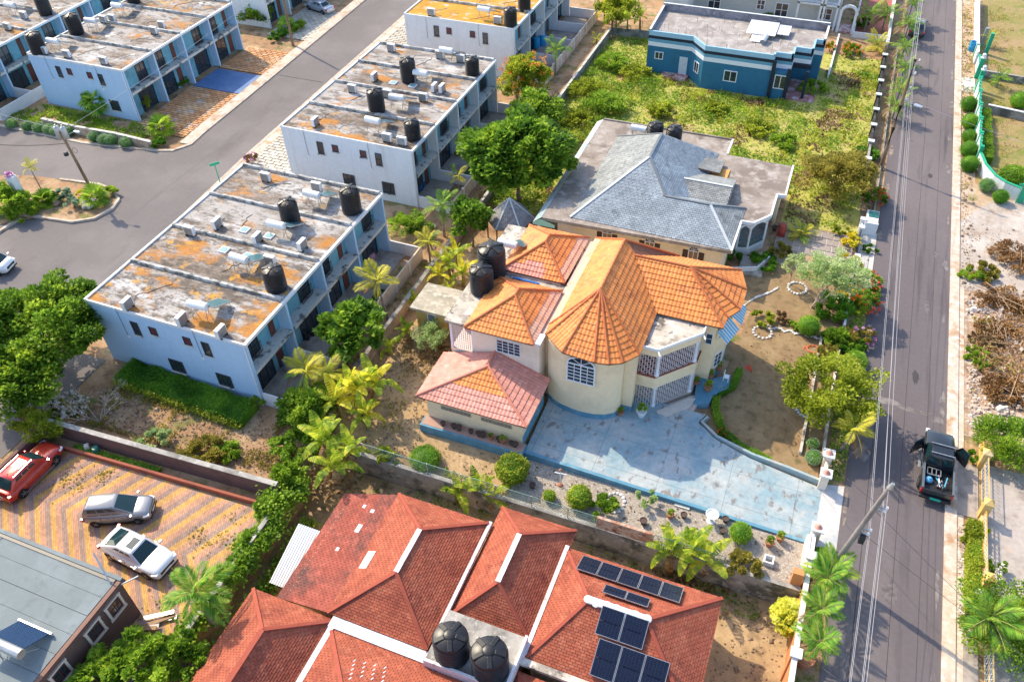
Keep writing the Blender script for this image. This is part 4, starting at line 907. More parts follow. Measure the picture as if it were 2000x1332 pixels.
bsw, r50, r51, c5_ = hip(-24.2,-18.6,8.0,17.3,1.3,3.3,-21.2,-21.2,11.5,14.6)
b3, r60, r61, c6_ = hip(-18.6,-8.0,6.0,16.7,1.5,3.6,-14.9,-9.0,12.6,12.6)
b6, r70, r71, c7_ = hip(-8.0,1.0,5.0,18.3,1.2,2.6,-6,-2.0,14.5,14.5)
roofbase(rh, [ext]+b1+b2+b4+bsw+b3+b6, DECK, .12)
for x0, x1, y0, y1 in ((-22.2,-13.4,17.9,25),(-12.4,-8.4,17.9,27.2),(-7.6,.8,19,25.8),(-23.6,-9,6.5,17.2),(-7.6,.6,5.5,17.8)): MB().box(x0,x1,y0,y1,LOW,1.2).build('wall', CREAM, rh)
tr = TileRoof(rh, .3, .15, (.012,.012), .02, .004, 300, 'shingle', 'shingle_field')
tr.face(ext, RSD)
for f in b1+b2+b4+bsw+b3+b6: tr.face(f, RS)
tr.done()
RRC = M('red_ridge', (.34,.075,.045), .85, var=.1)
def capbar(a, b, w_, mat, h=.06, nm='ridge_cap'): MB().bar(Vector(a)+Vector((0,0,.06)), Vector(b)+Vector((0,0,.06)), w_, h).build(nm, mat, rh)
for cs, r0_, r1_ in ((c1,r10,r11),(c2,r20,r21),(c5_,r50,r51)):
    for q in (0, 1): capbar(r0_, cs[q], .2, RRC)
    for q in (2, 3): capbar(r1_, cs[q], .2, RRC)
for cs, r0_, r1_ in ((c4_,r40,r41),(c6_,r60,r61),(c7_,r70,r71)):
    for q in (0, 3): capbar(r0_, cs[q], .2, RRC)
    for q in (1, 2): capbar(r1_, cs[q], .2, RRC)
capbar(r10, r11, .3, WF); capbar(r20, r21, .3, WF); capbar(r60, r61, .3, WF); capbar(r50, r51, .3, RRC)
capbar(r40, r41, .42, WF, .12, 'ridge_seal')
for i in range(7): 
    t_ = i/6; q = Vector(r40).lerp(Vector(r41), t_); MB().lathe((q.x+random.uniform(-.1,.1), q.y+random.uniform(-.08,.08), q.z-.03), [(.3*random.uniform(.7,1.1),0),(.24,.1),(.08,.16)], 9).build('ridge_seal', WF, rh)
MB().box(-13.02,-12.82,18.2,26.2,1.45,1.72).build('box_gutter', WF, rh); MB().box(-8.12,-7.88,18.6,26.3,1.45,1.68).build('box_gutter', WF, rh)
MB().box(-18.8,-12.7,16.72,17.38,1.3,1.62).build('box_gutter', WF, rh); MB().box(-18.72,-18.4,8,16.7,1.42,1.66).build('box_gutter', WF, rh)
for a, w_, l_ in (((-18.6,21.0),.55,1.2),((-20.4,23.0),.3,.6),((-20.9,24.6),.2,.25),((-20.2,24.4),.25,.25),((-20.9,21.3),.2,.25)):
    x, y = a; zz = 1.1+(x+22.7)/3.5*.55 if x < -19.2 else 1.65+(x+19.2)/3.1*1.7
    sl_ = .157 if x < -19.2 else .55
    m_ = MB(); m_.add([(x-w_/2,y-l_/2,zz-sl_*w_/2+.05),(x+w_/2,y-l_/2,zz+sl_*w_/2+.05),(x+w_/2,y+l_/2,zz+sl_*w_/2+.05),(x-w_/2,y+l_/2,zz-sl_*w_/2+.05)], [(0,1,2,3)]); m_.build('roof_patch', WF, rh)
for i in range(4):
    for k in range(5-(i % 2)):
        x = -16.2+i*.55+k*.12; y = 15.2-k*.28+i*.1; zz = 1.5+(16.7-y)/4.1*2.1
        m_ = MB(); m_.add([(x,y,zz+.05),(x+.05,y-.02,zz+.05),(x+.1,y+.16,zz-.04),(x+.05,y+.17,zz-.04)], [(0,1,2,3)]); m_.build('roof_patch', WF, rh)
MB().box(-12.78,-8.2,16.75,19.85,1.5,2.02).build('tank_platform', W3['conc'], rh)
for q in ((-12.78,-8.2,16.6,16.75),(-8.2,-8.05,16.6,19.85)): MB().box(*q, 1.4, 2.3).build('platform_kerb', WF, rh)
MB().add([(-8.05,18.5,1.5),(-3.2,18.5,1.5),(-3.2,18.9,1.5),(-8.05,18.9,1.5),(-8.05,18.5,1.72),(-3.2,18.5,1.72),(-3.2,18.9,1.72),(-8.05,18.9,1.72)], [(4,5,6,7),(0,1,5,4),(1,2,6,5),(2,3,7,6),(3,0,4,7)]).build('roof_kerb', STAINC, rh)
wl = thing('lean_to_roof', 'white corrugated lean-to strip beside the red roof', 'roof sheet', (-24.0, 19.5, LOW))
corrugated(-24.4,-22.75,18.6,22.3,-.2,.9,M('white_sheet', (.74,.74,.74), .5, var=.04),wl)
for y in (18.9, 22.0): MB().cyl((-24.3,y,LOW),(-24.3,y,-.2),.05,n=8).build('post', W3['galv'], wl)
# solar panels on the red roof
PVC = bpy.data.materials.new('solar_cells'); PVC.use_nodes = True
t = PVC.node_tree; N = t.nodes; L = t.links; bs = N['Principled BSDF']; bs.inputs['Roughness'].default_value = .2; bs.inputs['Specular IOR Level'].default_value = .25
tc = N.new('ShaderNodeTexCoord'); bk = N.new('ShaderNodeTexBrick'); bk.offset = 0; bk.inputs['Scale'].default_value = 1; bk.inputs['Brick Width'].default_value = .182; bk.inputs['Row Height'].default_value = .094; bk.inputs['Mortar Size'].default_value = .0035
bk.inputs['Color1'].default_value = (.006,.01,.028,1); bk.inputs['Color2'].default_value = (.008,.013,.034,1); bk.inputs['Mortar'].default_value = (.05,.065,.1,1)
L.new(tc.outputs['Object'], bk.inputs[0]); L.new(bk.outputs[0], bs.inputs['Base Color'])
def panel(label, c, wx, ly, tilt, mat=PVC):
    o = thing('photovoltaic_module', label, 'solar panel', c, 'solar panels on the red roof')
    Mx = Matrix.Translation(c) @ Matrix.Rotation(tilt, 4, 'X')
    m_ = MB()
    for a, b, sx, sy in ((0, -ly/2+.015, wx, .03), (0, ly/2-.015, wx, .03), (-wx/2+.015, 0, .03, ly-.06), (wx/2-.015, 0, .03, ly-.06)):
        m_.mbox(Mx @ Matrix.Translation((a, b, 0)), sx, sy, .05)
    m_.build('frame', W3['galv'], o)
    for k in (-1, 1):
        me = MB().box(-wx/2+.03, wx/2-.03, min(k*.01, k*(ly/2-.03)), max(k*.01, k*(ly/2-.03)), -.012, .018); mm = bpy.data.meshes.new('cell_field'); mm.from_pydata(me.v, [], me.f)
        q = mobj('cell_field', mm, mat); q.parent = o; q.matrix_parent_inverse = Matrix.Translation(-Vector(c)); q.matrix_basis = Mx
    for sx in (-.35, .35):
        MB().cyl(Mx @ Vector((sx*wx, 0, -.02)), Mx @ Vector((sx*wx, 0, -.22)), .025, n=6).build('foot', W3['galv'], o)
    return o
slope = -math.atan2(2.1, 3.95)
n5 = ['first', 'second', 'third', 'fourth', 'fifth']
for i in range(5): panel('%s solar panel from the left in the row of five along the eave' % n5[i], (-6.3+i*1.2, 25.15, 2.25), 1.16, 1.6, slope)
for i in range(2): panel('%s half of the lone narrow solar strip below the row of five' % ('left', 'right')[i], (-4.35+i*1.28, 23.55, 3.12), 1.26, .85, slope)
sp = math.atan2(2.1, 3.75)
for i in range(2): panel('%s panel of the pair of solar panels below the white ridge' % ('left', 'right')[i], (-4.05+i*1.3, 21.6, 3.3), 1.27, 1.5, sp)
for i in range(3): panel('%s panel of the three big solar panels at the bottom edge' % ('left', 'middle', 'right')[i], (-3.75+i*1.28, 20.0, 2.4), 1.25, 1.9, sp)
# ------------------------------------------------------------------ brown building, lower left
BRW = M('brown_render', (.13,.075,.065), .8, [((.1,.055,.05), .6, .5, .7)], var=.08)
bb = thing('brown_building', 'brown building with grey membrane roof in the lower left corner', 'building', (-36, 7, 0))
MB().box(-60,-30.2,-10,14.1,-2,3.45).build('wall', BRW, bb)
MEMB = M('grey_membrane', (.155,.19,.2), .75, [((.19,.23,.245), .3, .45, .6), ((.13,.16,.17), 1.1, .55, .7)], var=.05)
MB().box(-60.2,-30.0,-10,14.3,3.45,3.62).build('roof_deck', BRW, bb)
k = 0
for i, y in enumerate(np.arange(14.05, 2, -1.15)):
    xs_ = [-60]+sorted(random.uniform(-52,-32) for _ in range(2 if i else 4))+[-30.35]
    for a, b in zip(xs_, xs_[1:]):
        MB().box(a, b-.02, y-1.13, y, 3.62, 3.64+.012*((i+k) % 3)).build('membrane_sheet', MEMB, bb); k += 1
MB().box(-60,-30.1,14.06,14.28,3.62,3.75).build('roof_edge', MEMB, bb); MB().box(-60,-30.4,13.86,14.05,3.66,3.7).build('gutter', W3['dgrey'], bb)
MB().box(-30.3,-30.05,-10,14.05,3.625,3.68).build('roof_edge', M('brown_trim', (.2,.1,.07), .7), bb)
fr = FR((-30.2, 0), (0, 1), (1, 0)); CW = M('cream_surround', (.6,.52,.46), .8, var=.06)
for y in (13.1, 11.55, 9.0, 6.0):
    wn = window(bb, fr, y, .75, 2.05, 2.85, 2, 2, W3['brown'], fw=.05)
    m_ = MB(); fr.box(m_, y-.58, y-.44, 0, .09, 1.9, 3.0); fr.box(m_, y+.44, y+.58, 0, .09, 1.9, 3.0); fr.box(m_, y-.62, y+.62, 0, .1, 3.0, 3.14); fr.box(m_, y-.62, y+.62, 0, .1, 1.76, 1.9); m_.build('surround', CW, wn)
m_ = MB(); fr.box(m_, 10.2, 11.0, 0, .03, -.3, 1.7); m_.build('door', W3['dgrey'], bb)
for a, b in (((-30.6,13.8,3.7),(-31.6,14.4,5.2)), ((-30.1,13.9,3.5),(-29.0,14.5,4.2))): MB().bar(a, b, .08, .05).build('bracket', W3['galv'], bb)
tb = thing('solar_heater', 'evacuated tube solar heater on the grey membrane roof', 'solar heater', (-32.2, 9.3, 3.64))
for i in range(22): MB().cyl((-33.4+i*.095,8.75,4.75),(-33.4+i*.095,10.2,3.85),.036,n=6).build('glass_tube', M('tube_blue', (.01,.06,.16), .15, var=0) if i == 0 else bpy.data.materials['tube_blue'], tb)
MB().cyl((-33.6,8.55,4.85),(-31.1,8.55,4.85),.27,n=16).build('tank', W3['galv'], tb, smooth=40); MB().box(-33.5,-31.2,10.15,10.25,3.66,3.95).build('manifold', W3['galv'], tb)
for x in (-33.3,-31.4): MB().cyl((x,8.5,3.64),(x,8.5,4.7),.03,n=6).build('leg', W3['galv'], tb); MB().cyl((x,9.4,3.64),(x,8.6,4.6),.03,n=6).build('leg', W3['galv'], tb)
# ------------------------------------------------------------------ white house at the top
wh = thing('white_house', 'pale two-storey house with balconies cut by the top edge', 'house', (-9, 116, 0))
PGW = M('pale_grey_render', (.52,.53,.5), .8, var=.06)
MB().box(-19.5,-1.0,112,124,0,6.5).build('wall', PGW, wh); MB().box(-22.5,-19.5,107,118,0,3.3).build('side_wing', W3['white'], wh)
fr = FR((0, 112), (1, 0), (0, -1))
for x, w_, z0, z1 in ((-16.8,1.5,.6,2.4),(-10.8,.9,1.2,2.3),(-8.1,1.5,.6,2.2),(-2.6,1.3,.9,2.2),(-4.5,1.0,3.8,5.4),(-13,1.2,4,5.2),(-17,1.4,3.6,5.4)): window(wh, fr, x, w_, z0, z1, 2, 2, W3['wframe'], fw=.1)
for x0, x1 in ((-6.2,-3.2),(-3.0,-1.2),(-18.5,-15.2)):
    MB().box(x0, x1, 110.9, 111.99, 2.9, 3.12).build('balcony_slab', W3['white'], wh)
    railing(wh, FR((0, 110.95), (1, 0), (0, -1)), x0+.1, x1-.1, 0, 3.12, 4.0, W3['dgrey'], .16)
    for x in (x0+.12, x1-.12): MB().box(x-.12, x+.12, 110.9, 111.1, 0 if x0 > -10 else 3.12, 6.3).build('column', W3['white'], wh)
MB().box(-13.5,-8.5,111.2,111.99,3.3,4.3).build('balcony_front', W3['white'], wh)
fr2 = FR((-.9, 110.6), (1, 0), (0, -1)); m_ = MB()
for x in (.1, 1.9): fr2.box(m_, x-.15, x+.15, -.15, .15, 0, 2.6)
for i in range(8): m_.bar(fr2.P(1-.9*math.cos(PI*i/8), 0, 2.6+.8*math.sin(PI*i/8)), fr2.P(1-.9*math.cos(PI*(i+1)/8), 0, 2.6+.8*math.sin(PI*(i+1)/8)), .3)
m_.build('entrance_arch', W3['white'], wh)
MB().box(-1.0,1.2,110.6,113,0,.2).build('arch_floor', TILER, wh)
TERR = struct(MB().box(1.3,5.3,110,124,-.1,.08).build('red_terrace', M('red_terrace_paving', (.3,.1,.08), .8, var=.15, vscale=2)))
fw_ = thing('terrace_wall', 'low white wall around the red terrace at the top', 'wall', (3, 109.8, 0)); MB().box(1.1,5.3,109.6,109.8,0,.7).build('wall_panel', W3['white'], fw_); MB().box(1.1,1.3,109.8,124,0,.7).build('wall_panel', W3['white'], fw_)
fw_ = thing('garden_kerb', 'white kerb beside the blue house', 'kerb', (-.4, 100, 0)); MB().box(-.5,-.3,97,109,0,.5).build('wall_panel', W3['white'], fw_)
# ------------------------------------------------------------------ walls, fences, gates
def wall_line(name, label, pts, z0, z1, w_, mat, cap=None, cat='wall', caph=.06, group=None):
    q = [Vector((a[0], a[1], 0)) for a in pts]; o = thing(name, label, cat, (q[0].x, q[0].y, 0), group)
    for a, b in zip(q, q[1:]):
        d_ = (b-a).normalized()*.0
        MB().bar(a+Vector((0,0,(z0+z1)/2)), b+Vector((0,0,(z0+z1)/2)), w_, z1-z0).build('wall_panel', mat, o)
        if cap: MB().bar(a+Vector((0,0,z1+caph/2+.002)), b+Vector((0,0,z1+caph/2+.002)), w_+.08, caph).build('coping', cap, o)
    return o
OLDW = M('old_plaster', (.44,.35,.27), .9, [((.25,.16,.09), .6, .48, .64), ((.55,.5,.45), 1.2, .55, .7)], bump=.3)
MOLD = M('mouldy_grey_wall', (.3,.28,.26), .92, [((.1,.1,.09), .7, .48, .62), ((.42,.4,.37), 1.8, .55, .68)], bump=.3)
wall_line('boundary_wall', 'long plastered retaining wall between townhouse yards and the orange house', [(-27.85,30),(-27.8,56.5)], -.1, 1.05, .3, OLDW, MOLD)
wall_line('boundary_wall', 'weathered block wall along the left side of the overgrown lot', [(-27.7,57),(-27.6,100.4)], -.1, 1.0, .2, MOLD, W3['slab'])
wall_line('boundary_wall', 'short grey wall behind the overgrown lot by the banana clump', [(-27.5,100.6),(-21,101.4)], -.1, 1.0, .2, MOLD)
wall_line('retaining_wall', 'mouldy low concrete wall under the chain-link fence', [(-24.4,28.95),(5.4,29.15)], LOW-.1, .3, .22, MOLD, W3['conc'])
cf = thing('chain_link_fence', 'green chain-link fence on the low wall above the red roof', 'fence', (-10, 29, .3))
CL = M('green_wire', (.16,.27,.24), .5, metal=.3, var=.05)
for i in range(11):
    x = -23.6+i*2.45; MB().cyl((x,29.02,.3),(x,29.02,1.45),.035,n=7).build('post', W3['galv'], cf)
    if i == 10: break
    m_ = MB()
    for k in range(13):
        a = x+k*.2
        for s_ in (1, -1):
            m_.bar((a-.5*s_,29.02,.34) if s_ > 0 else (a+.5,29.02,.34), (a+.5*s_,29.02,1.4) if s_ > 0 else (a-.5,29.02,1.4), .012)
    m_.bar((x,29.02,1.42),(x+2.45,29.02,1.42),.03); m_.build('mesh', CL, cf)
rg = thing('rug', 'patterned brown rug hung over the chain-link fence', 'rug', (-4.6,29,.9))
m_ = MB(); m_.box(-7.0,-3.4,28.93,28.98,.45,1.46); m_.box(-7.0,-3.4,28.98,29.1,1.43,1.47); m_.build('cloth', M('patterned_cloth', (.42,.22,.14), .95, [((.55,.4,.3), 1.4, .5, .56), ((.25,.1,.06), 2.2, .58, .62)], var=.1), rg)
TERRA = M('terracotta_render', (.33,.1,.06), .85, [((.22,.07,.05), .8, .5, .7)], var=.1)
YW = M('brown_yard_render', (.17,.095,.08), .85, [((.12,.065,.055), .7, .5, .68)], var=.08)
wall_line('yard_wall', 'brown rendered wall with pale top behind the parked cars', [(-48,22.9),(-27.0,24.05)], -.1, 1.5, .28, YW, W3['conc'])
wall_line('planter_wall', 'low terracotta planter wall in front of the brown yard wall', [(-45.2,22.05),(-27.2,23.1)], -.1, .42, .18, TERRA)
wall_line('yard_wall', 'dark brown side wall beside the red car', [(-45.7,5),(-45.7,22.6)], -.1, 1.0, .25, YW)
wall_line('yard_wall', 'grey wall overgrown with vines between the car yard and the red roof', [(-26.55,0),(-26.6,24)], LOW-.1, .7, .22, MOLD, W3['conc'])
q = [(a.x, a.y) for a in px((88,247),(150,262),(230,276),(300,293))]
wall_line('estate_wall', 'cream stained retaining wall below the top left townhouses', q, -.1, .95, .25, M('cream_stained', (.52,.43,.33), .9, [((.3,.2,.12), .6, .5, .66), ((.18,.14,.1), 1, .6, .72)], bump=.2), W3['slab'])
# road-side walls of the plots
WW = M('flaking_white_wall', (.6,.56,.52), .9, [((.35,.27,.2), .9, .5, .64), ((.2,.16,.13), 1.6, .58, .7)], bump=.3)
wall_line('garden_wall', 'flaking white wall along the road beside the sandy garden', [(5.45,39.4),(5.4,53.0)], -.1, .5, .16, WW)
ks = thing('garden_kerb', 'whitewashed inner kerb along the edge of the sandy garden', 'kerb', (4.1,46,0))
for i in range(12): MB().box(3.95,4.12,39.6+i*1.05,40.6+i*1.05,-.05,.32+.04*(i % 2)).build('kerb_block', WW, ks)
wall_line('garden_wall', 'bluish low wall in front of the grey house garden', [(5.5,53.1),(5.5,60.0)], -.1, .75, .16, M('blue_grey_wall', (.42,.48,.55), .85, [((.3,.26,.22), .9, .55, .7)], var=.1))
wb = thing('gate_wall', 'white balustrade wall with capped pillars by the tiled path', 'wall', (5.55,63,0))
for y in (60.2,61.6,66.0,67.3): MB().box(5.4,5.75,y-.18,y+.18,0,1.35).build('pillar', W3['white'], wb); MB().box(5.34,5.81,y-.24,y+.24,1.352,1.45).build('pillar_cap', W3['white'], wb)
for y0, y1 in ((60.38,61.42),(66.18,67.12)):
    MB().box(5.5,5.66,y0,y1,0,.35).build('wall_panel', W3['white'], wb); MB().box(5.5,5.66,y0,y1,.95,1.08).build('top_rail', W3['white'], wb)
    for k in range(5): MB().lathe((5.58,y0+.12+k*.2,.35),[(.05,0),(.08,.15),(.045,.35),(.06,.6)],8).build('baluster', W3['white'], wb)
railing(wb, FR((5.58,61.8),(0,1),(1,0)), 0, 4.0, 0, .1, 1.2, M('navy_gate', (.03,.04,.1), .5), .15, name='gate')
kb = thing('meter_kiosk', 'white meter kiosk with green panel beside the road', 'kiosk', (6.3,67.8,0))
MB().box(5.85,6.85,67.0,69.2,0,1.2).build('body', W3['white'], kb); MB().box(6.0,6.8,68.1,69.0,1.2,1.28).build('top_panel', M('green_panel', (.02,.16,.13), .4), kb); MB().box(5.8,6.9,66.95,67.1,0,1.3).build('side_panel', W3['white'], kb)
dw = thing('road_wall', 'dark wall with white pillars along the overgrown lot', 'wall', (5.3,90,0))
DKW = M('black_painted_wall', (.03,.032,.04), .7, [((.15,.14,.13), .8, .56, .7)], var=.1)
for i in range(9):
    y = 74.5+i*3.5; MB().box(5.1,5.3,y+.16,y+3.34,-.1,1.15).build('wall_panel', DKW if i > 1 else MOLD, dw)
    MB().box(5.0,5.4,y-.16,y+.16,-.1,1.35).build('pillar', MOLD if i < 3 else W3['dgrey'], dw); MB().box(4.9,5.5,y-.24,y+.24,1.352,1.45).build('pillar_cap', W3['white'], dw)
wall_line('road_wall', 'white stepped wall along the road past the blue house', [(5.3,106.3),(5.3,126)], -.1, 1.3, .2, W3['white'], W3['white'])
wall_line('verge_wall', 'low grey kerb wall beside the road under the palm row', [(6.55,70),(6.6,108)], -.1, .35, .12, MOLD)
# gate of the orange house
gp = thing('gate_posts', 'cream gate pillars with square white caps at the painted drive', 'gate', (5.7,38,0))
for y, z in ((39.05,1.4),(37.35,1.4),(33.0,1.4)):
    MB().box(5.45,5.95,y-.25,y+.25,-.1,z).build('pillar', PALE, gp); MB().box(5.33,6.07,y-.37,y+.37,z+.002,z+.12).build('pillar_cap', W3['white'], gp)
    MB().lathe((5.7,y,z+.12),[(.26,0),(.12,.1),(.13,.16),(.05,.24)],10).build('cap_finial', PT, gp)
MB().box(5.6,5.8,37.6,38.8,0,1.0).build('wall_panel', PALE, gp)
ow_ = thing('plot_wall', 'orange rendered wall with white top along the red house plot', 'wall', (5.55,22,0))
ORW = M('orange_render', (.55,.25,.1), .8, [((.45,.18,.07), .6, .5, .7)], var=.06)
MB().box(5.45,5.68,8,32.7,LOW,1.05).build('wall_panel', ORW, ow_); MB().box(5.42,5.71,8,32.7,1.052,1.14).build('coping', W3['white'], ow_)
for y in (31.0,24.6,18): MB().box(5.35,5.8,y-.22,y+.22,LOW,1.25).build('pillar', ORW if y < 30 else PALE, ow_); MB().box(5.28,5.9,y-.3,y+.3,1.252,1.36).build('pillar_cap', W3['white'], ow_)
b_ = p(1535,1168,LOW); MB().box(4.75,5.35,29.3,29.75,LOW,1.5).build('buttress', ORW, ow_); MB().box(5.2,5.44,30.2,32.5,LOW,1.2).build('buttress', PALE, ow_)
MB().box(5.0,5.44,29.76,30.19,.9,1.2).build('meter_box', W3['galv'], ow_)
# green and white wall across the road
GRN = M('green_paint', (.02,.36,.2), .6, var=.08)
gw = thing('scalloped_wall', 'white wall with green coping curving along the far side of the road', 'wall', (15.3,84,0))
ln = [(15.3,98.6),(15.25,95.4),(15.25,92.2),(15.25,89),(15.25,85.8),(15.25,82.9),(15.7,80.6),(16.5,78.8),(17.4,77.8),(18.8,77.1)]
for i, (a, b) in enumerate(zip(ln, ln[1:])):
    a, b = Vector((*a, 0)), Vector((*b, 0)); n_ = 6 if i < 5 else 1
    for k in range(n_):
        q0, q1 = a.lerp(b, k/n_), a.lerp(b, (k+1)/n_); h = 1.35+(.5*(1-k/n_)**2 if i < 5 else 0)
        MB().bar(q0+Vector((0,0,h/2-.05)), q1+Vector((0,0,h/2-.05)), .18, h+.1).build('wall_panel', W3['white'], gw); MB().bar(q0+Vector((0,0,h+.04)), q1+Vector((0,0,h+.04)), .24, .08).build('coping', GRN, gw)
    if i < 6: MB().box(a.x-.16,a.x+.16,a.y-.16,a.y+.16,-.1,2.0).build('pillar', GRN, gw)
MB().box(18.6,19.2,76.8,77.2,-.1,1.9).build('end_pillar', GRN, gw)
gg = thing('gate_posts', 'tall green gate pillars with white ball tops across the road', 'gate', (15.4,101,0))
for y in (99.4,102.6): MB().box(15.2,15.65,y-.22,y+.22,-.1,2.4).build('pillar', GRN, gg); MB().lathe((15.42,y,2.4),[(.3,0),(.3,.08),(.1,.12),(.22,.3),(.2,.45),(.05,.55)],12).build('ball_top', W3['white'], gg)
MB().box(15.35,15.5,102.9,106,-.1,1.3).build('wall_panel', W3['white'], gg); MB().box(15.3,15.55,102.9,106,1.302,1.4).build('coping', GRN, gg)
fg = thing('gate_posts', 'green and white slanting gate pillars at the top right', 'gate', (16,114,0))
for x, y, mt, h in ((15.3,108.5,GRN,1.5),(16.5,109.5,GRN,2.6),(16.1,112,W3['galv'],2.2)): MB().box(x-.2,x+.2,y-.2,y+.2,-.1,h).build('pillar', mt, fg)
wall_line('road_wall', 'white wall at the top right verge', [(15.25,106.4),(15.5,126)], -.1, 1.5, .2, W3['white'])
wall_line('divider_wall', 'dark mouldy wall across the far lawn', [(16.2,103.0),(40,101)], -.1, .8, .2, MOLD, W3['conc'], group=None)
wall_line('divider_wall', 'grey wall stub beside the round bush on the lawn', [(16.3,94.3),(20.2,93.6)], -.1, .9, .2, MOLD, W3['white'])
# yellow gates on the right
YP = M('yellow_paint', (.62,.4,.11), .7, [((.7,.55,.3), .9, .5, .66)], var=.08)
yg = thing('yellow_gate', 'yellow lattice gate between stone-faced pillars beside the pickup', 'gate', (15.3,40.6,0))
yw = thing('yellow_wall', 'yellow stone wall between the two lattice gates', 'wall', (15.2,34,0))
yg2 = thing('yellow_gate', 'yellow lattice gate at the bottom right corner', 'gate', (15.2,24,0))
def ypil(par, y, x=15.25, h=1.55):
    MB().box(x-.24,x+.24,y-.24,y+.24,-.1,h).build('pillar', YP, par); MB().add([(x-.3,y-.3,h),(x+.3,y-.3,h),(x+.3,y+.3,h),(x-.3,y+.3,h),(x,y,h+.28)], [(0,1,4),(1,2,4),(2,3,4),(3,0,4),(3,2,1,0)]).build('pillar_cap', YP, par)
def lattice(par, y0, y1, x=15.3, z0=.12, z1=1.4):
    m_ = MB(); f_ = FR((x, y0), (0, 1), (1, 0)); L_ = y1-y0
    for z in (z0, (z0+z1)/2, z1): f_.box(m_, 0, L_, -.025, .025, z-.025, z+.025)
    for a in (0, L_): f_.box(m_, a-.03, a+.03, -.03, .03, z0, z1)
    m_.build('gate_frame', YP, par); m_ = MB(); n_ = int(L_/.3)
    for i in range(n_):
        a, b = L_*i/n_, L_*(i+1)/n_
        for zz0, zz1 in ((z0, (z0+z1)/2), ((z0+z1)/2, z1)):
            m_.bar(f_.P(a, 0, zz0), f_.P(b, 0, zz1), .02); m_.bar(f_.P(b, 0, zz0), f_.P(a, 0, zz1), .02)
    m_.build('lattice', W3['whitem'], par)
ypil(yg, 42.7); ypil(yg, 38.5); lattice(yg, 38.85, 42.35); MB().box(15.2,15.32,42.95,44.6,0,.9).build('wing_wall', YP, yg)
for y in (33.0,29.3): ypil(yw, y)
MB().box(15.1,15.35,33.25,38.2,-.1,.55).build('wall_panel', YP, yw); MB().box(15.12,15.33,29.55,32.75,-.1,.55).build('wall_panel', YP, yw); lattice(yw, 33.4, 38.1, 15.22, .6, 1.1)
lattice(yg2, 20.5, 28.9); ypil(yg2, 20.2)
# ------------------------------------------------------------------ poles and wires
WOOD = M('pole_wood', (.27,.18,.11), .85, [((.16,.1,.06), 2, .45, .65, (1,1,.15))], var=.15)
WOODG = M('grey_pole_wood', (.3,.27,.25), .85, [((.18,.16,.15), 2, .45, .65, (1,1,.15))], var=.15)
WIRE = M('cable', (.36,.36,.39), .5, var=0); WIREB = M('black_cable', (.03,.03,.035), .6, var=0)
def pole(label, b, t_, r0, r1, mat, n_=4):
    o = thing('utility_pole', label, 'utility pole', b, 'utility poles')
    b, t_ = Vector(b), Vector(t_); MB().tube([b.lerp(t_, i/5)-Vector((0,0,.2 if i == 0 else 0)) for i in range(6)], [r0+(r1-r0)*i/5 for i in range(6)], 10).build('shaft', mat, o, smooth=50); return o, b, t_
P3, a3, b3 = pole('leaning grey utility pole beside the painted drive gate', (6.9,31.3,0), p(1737,953,9.0), .19, .13, WOODG)
P2, a2, b2_ = pole('tall brown utility pole with street lamp at the top of the road', (6.6,79,0), (6.6,79,11.2), .2, .13, WOOD)
P1, a1, b1_ = pole('utility pole with transformers on the planted street island', (-65.8,49.2,0), p(118,258,6.9), .16, .12, WOOD)
P4, a4, b4_ = pole('brown utility pole beside the far paved forecourt', (-65.1,84.8,0), (-65.1,84.8,9.5), .17, .12, WOOD)
def on(a, b, z): t_ = (z-a.z)/(b.z-a.z); return a.lerp(b, t_)
MB().cyl(b3, b3+Vector((.1,.05,.35)), .16, .1, 10).build('pole_cap', W3['galv'], P3)
for z in (4.6, 5.0, 7.0, 7.3):
    q = on(a3, b3, z); MB().bar(q+Vector((-.05,0,0)), q+Vector((.55,-.1,0)), .07).build('bracket', W3['galv'], P3); MB().lathe(q+Vector((.5,-.1,.02)),[(.05,0),(.08,.06),(.05,.12),(.07,.18)],8).build('insulator', W3['whitem'], P3)
q = on(a3, b3, 4.2); MB().box(q.x+.2,q.x+.5,q.y-.3,q.y,q.z-.3,q.z+.3).build('junction_box', W3['dgrey'], P3)
q = on(a2, b2_, 6.9); MB().tube([q, q+Vector((.5,-.2,.25)), q+Vector((1.1,-.45,.3))], .04, 7).build('lamp_arm', W3['galv'], P2); MB().mbox(Matrix.Translation(q+Vector((1.4,-.55,.26))) @ Matrix.Rotation(-.35, 4, 'Z'), .75, .3, .16).build('lamp_head', W3['whitem'], P2, bevel=.05)
for z in (7.2, 8.4, 9.8, 11.0): q = on(a2, b2_, z); MB().bar(q, q+Vector((.35,0,0)), .06).build('bracket', W3['galv'], P2); MB().lathe(q+Vector((.33,0,.02)),[(.05,0),(.08,.06),(.05,.12),(.07,.18)],8).build('insulator', W3['whitem'], P2)
for dx, dy in ((-.42,.05),(.25,.18)):
    q = b1_+Vector((dx,dy,-.75)); MB().lathe(q,[(.24,0),(.27,.05),(.27,1.1),(.2,1.2),(.06,1.25),(.06,1.4)],14).build('transformer', W3['galv'], P1, smooth=40)
q = on(a1, b1_, 6.2); MB().tube([q, q+Vector((.5,.1,.35)), q+Vector((1.3,.3,.75))], .035, 7).build('lamp_arm', W3['galv'], P1); MB().mbox(Matrix.Translation(q+Vector((1.6,.35,.78))), .6, .26, .15).build('lamp_head', W3['whitem'], P1, bevel=.05)
q = on(a1, b1_, 4.4); MB().lathe(q+Vector((-.5,-.25,-.2)),[(.05,0),(.22,.05),(.22,.35),(.1,.42)],12).build('splice_box', W3['dgrey'], P1)
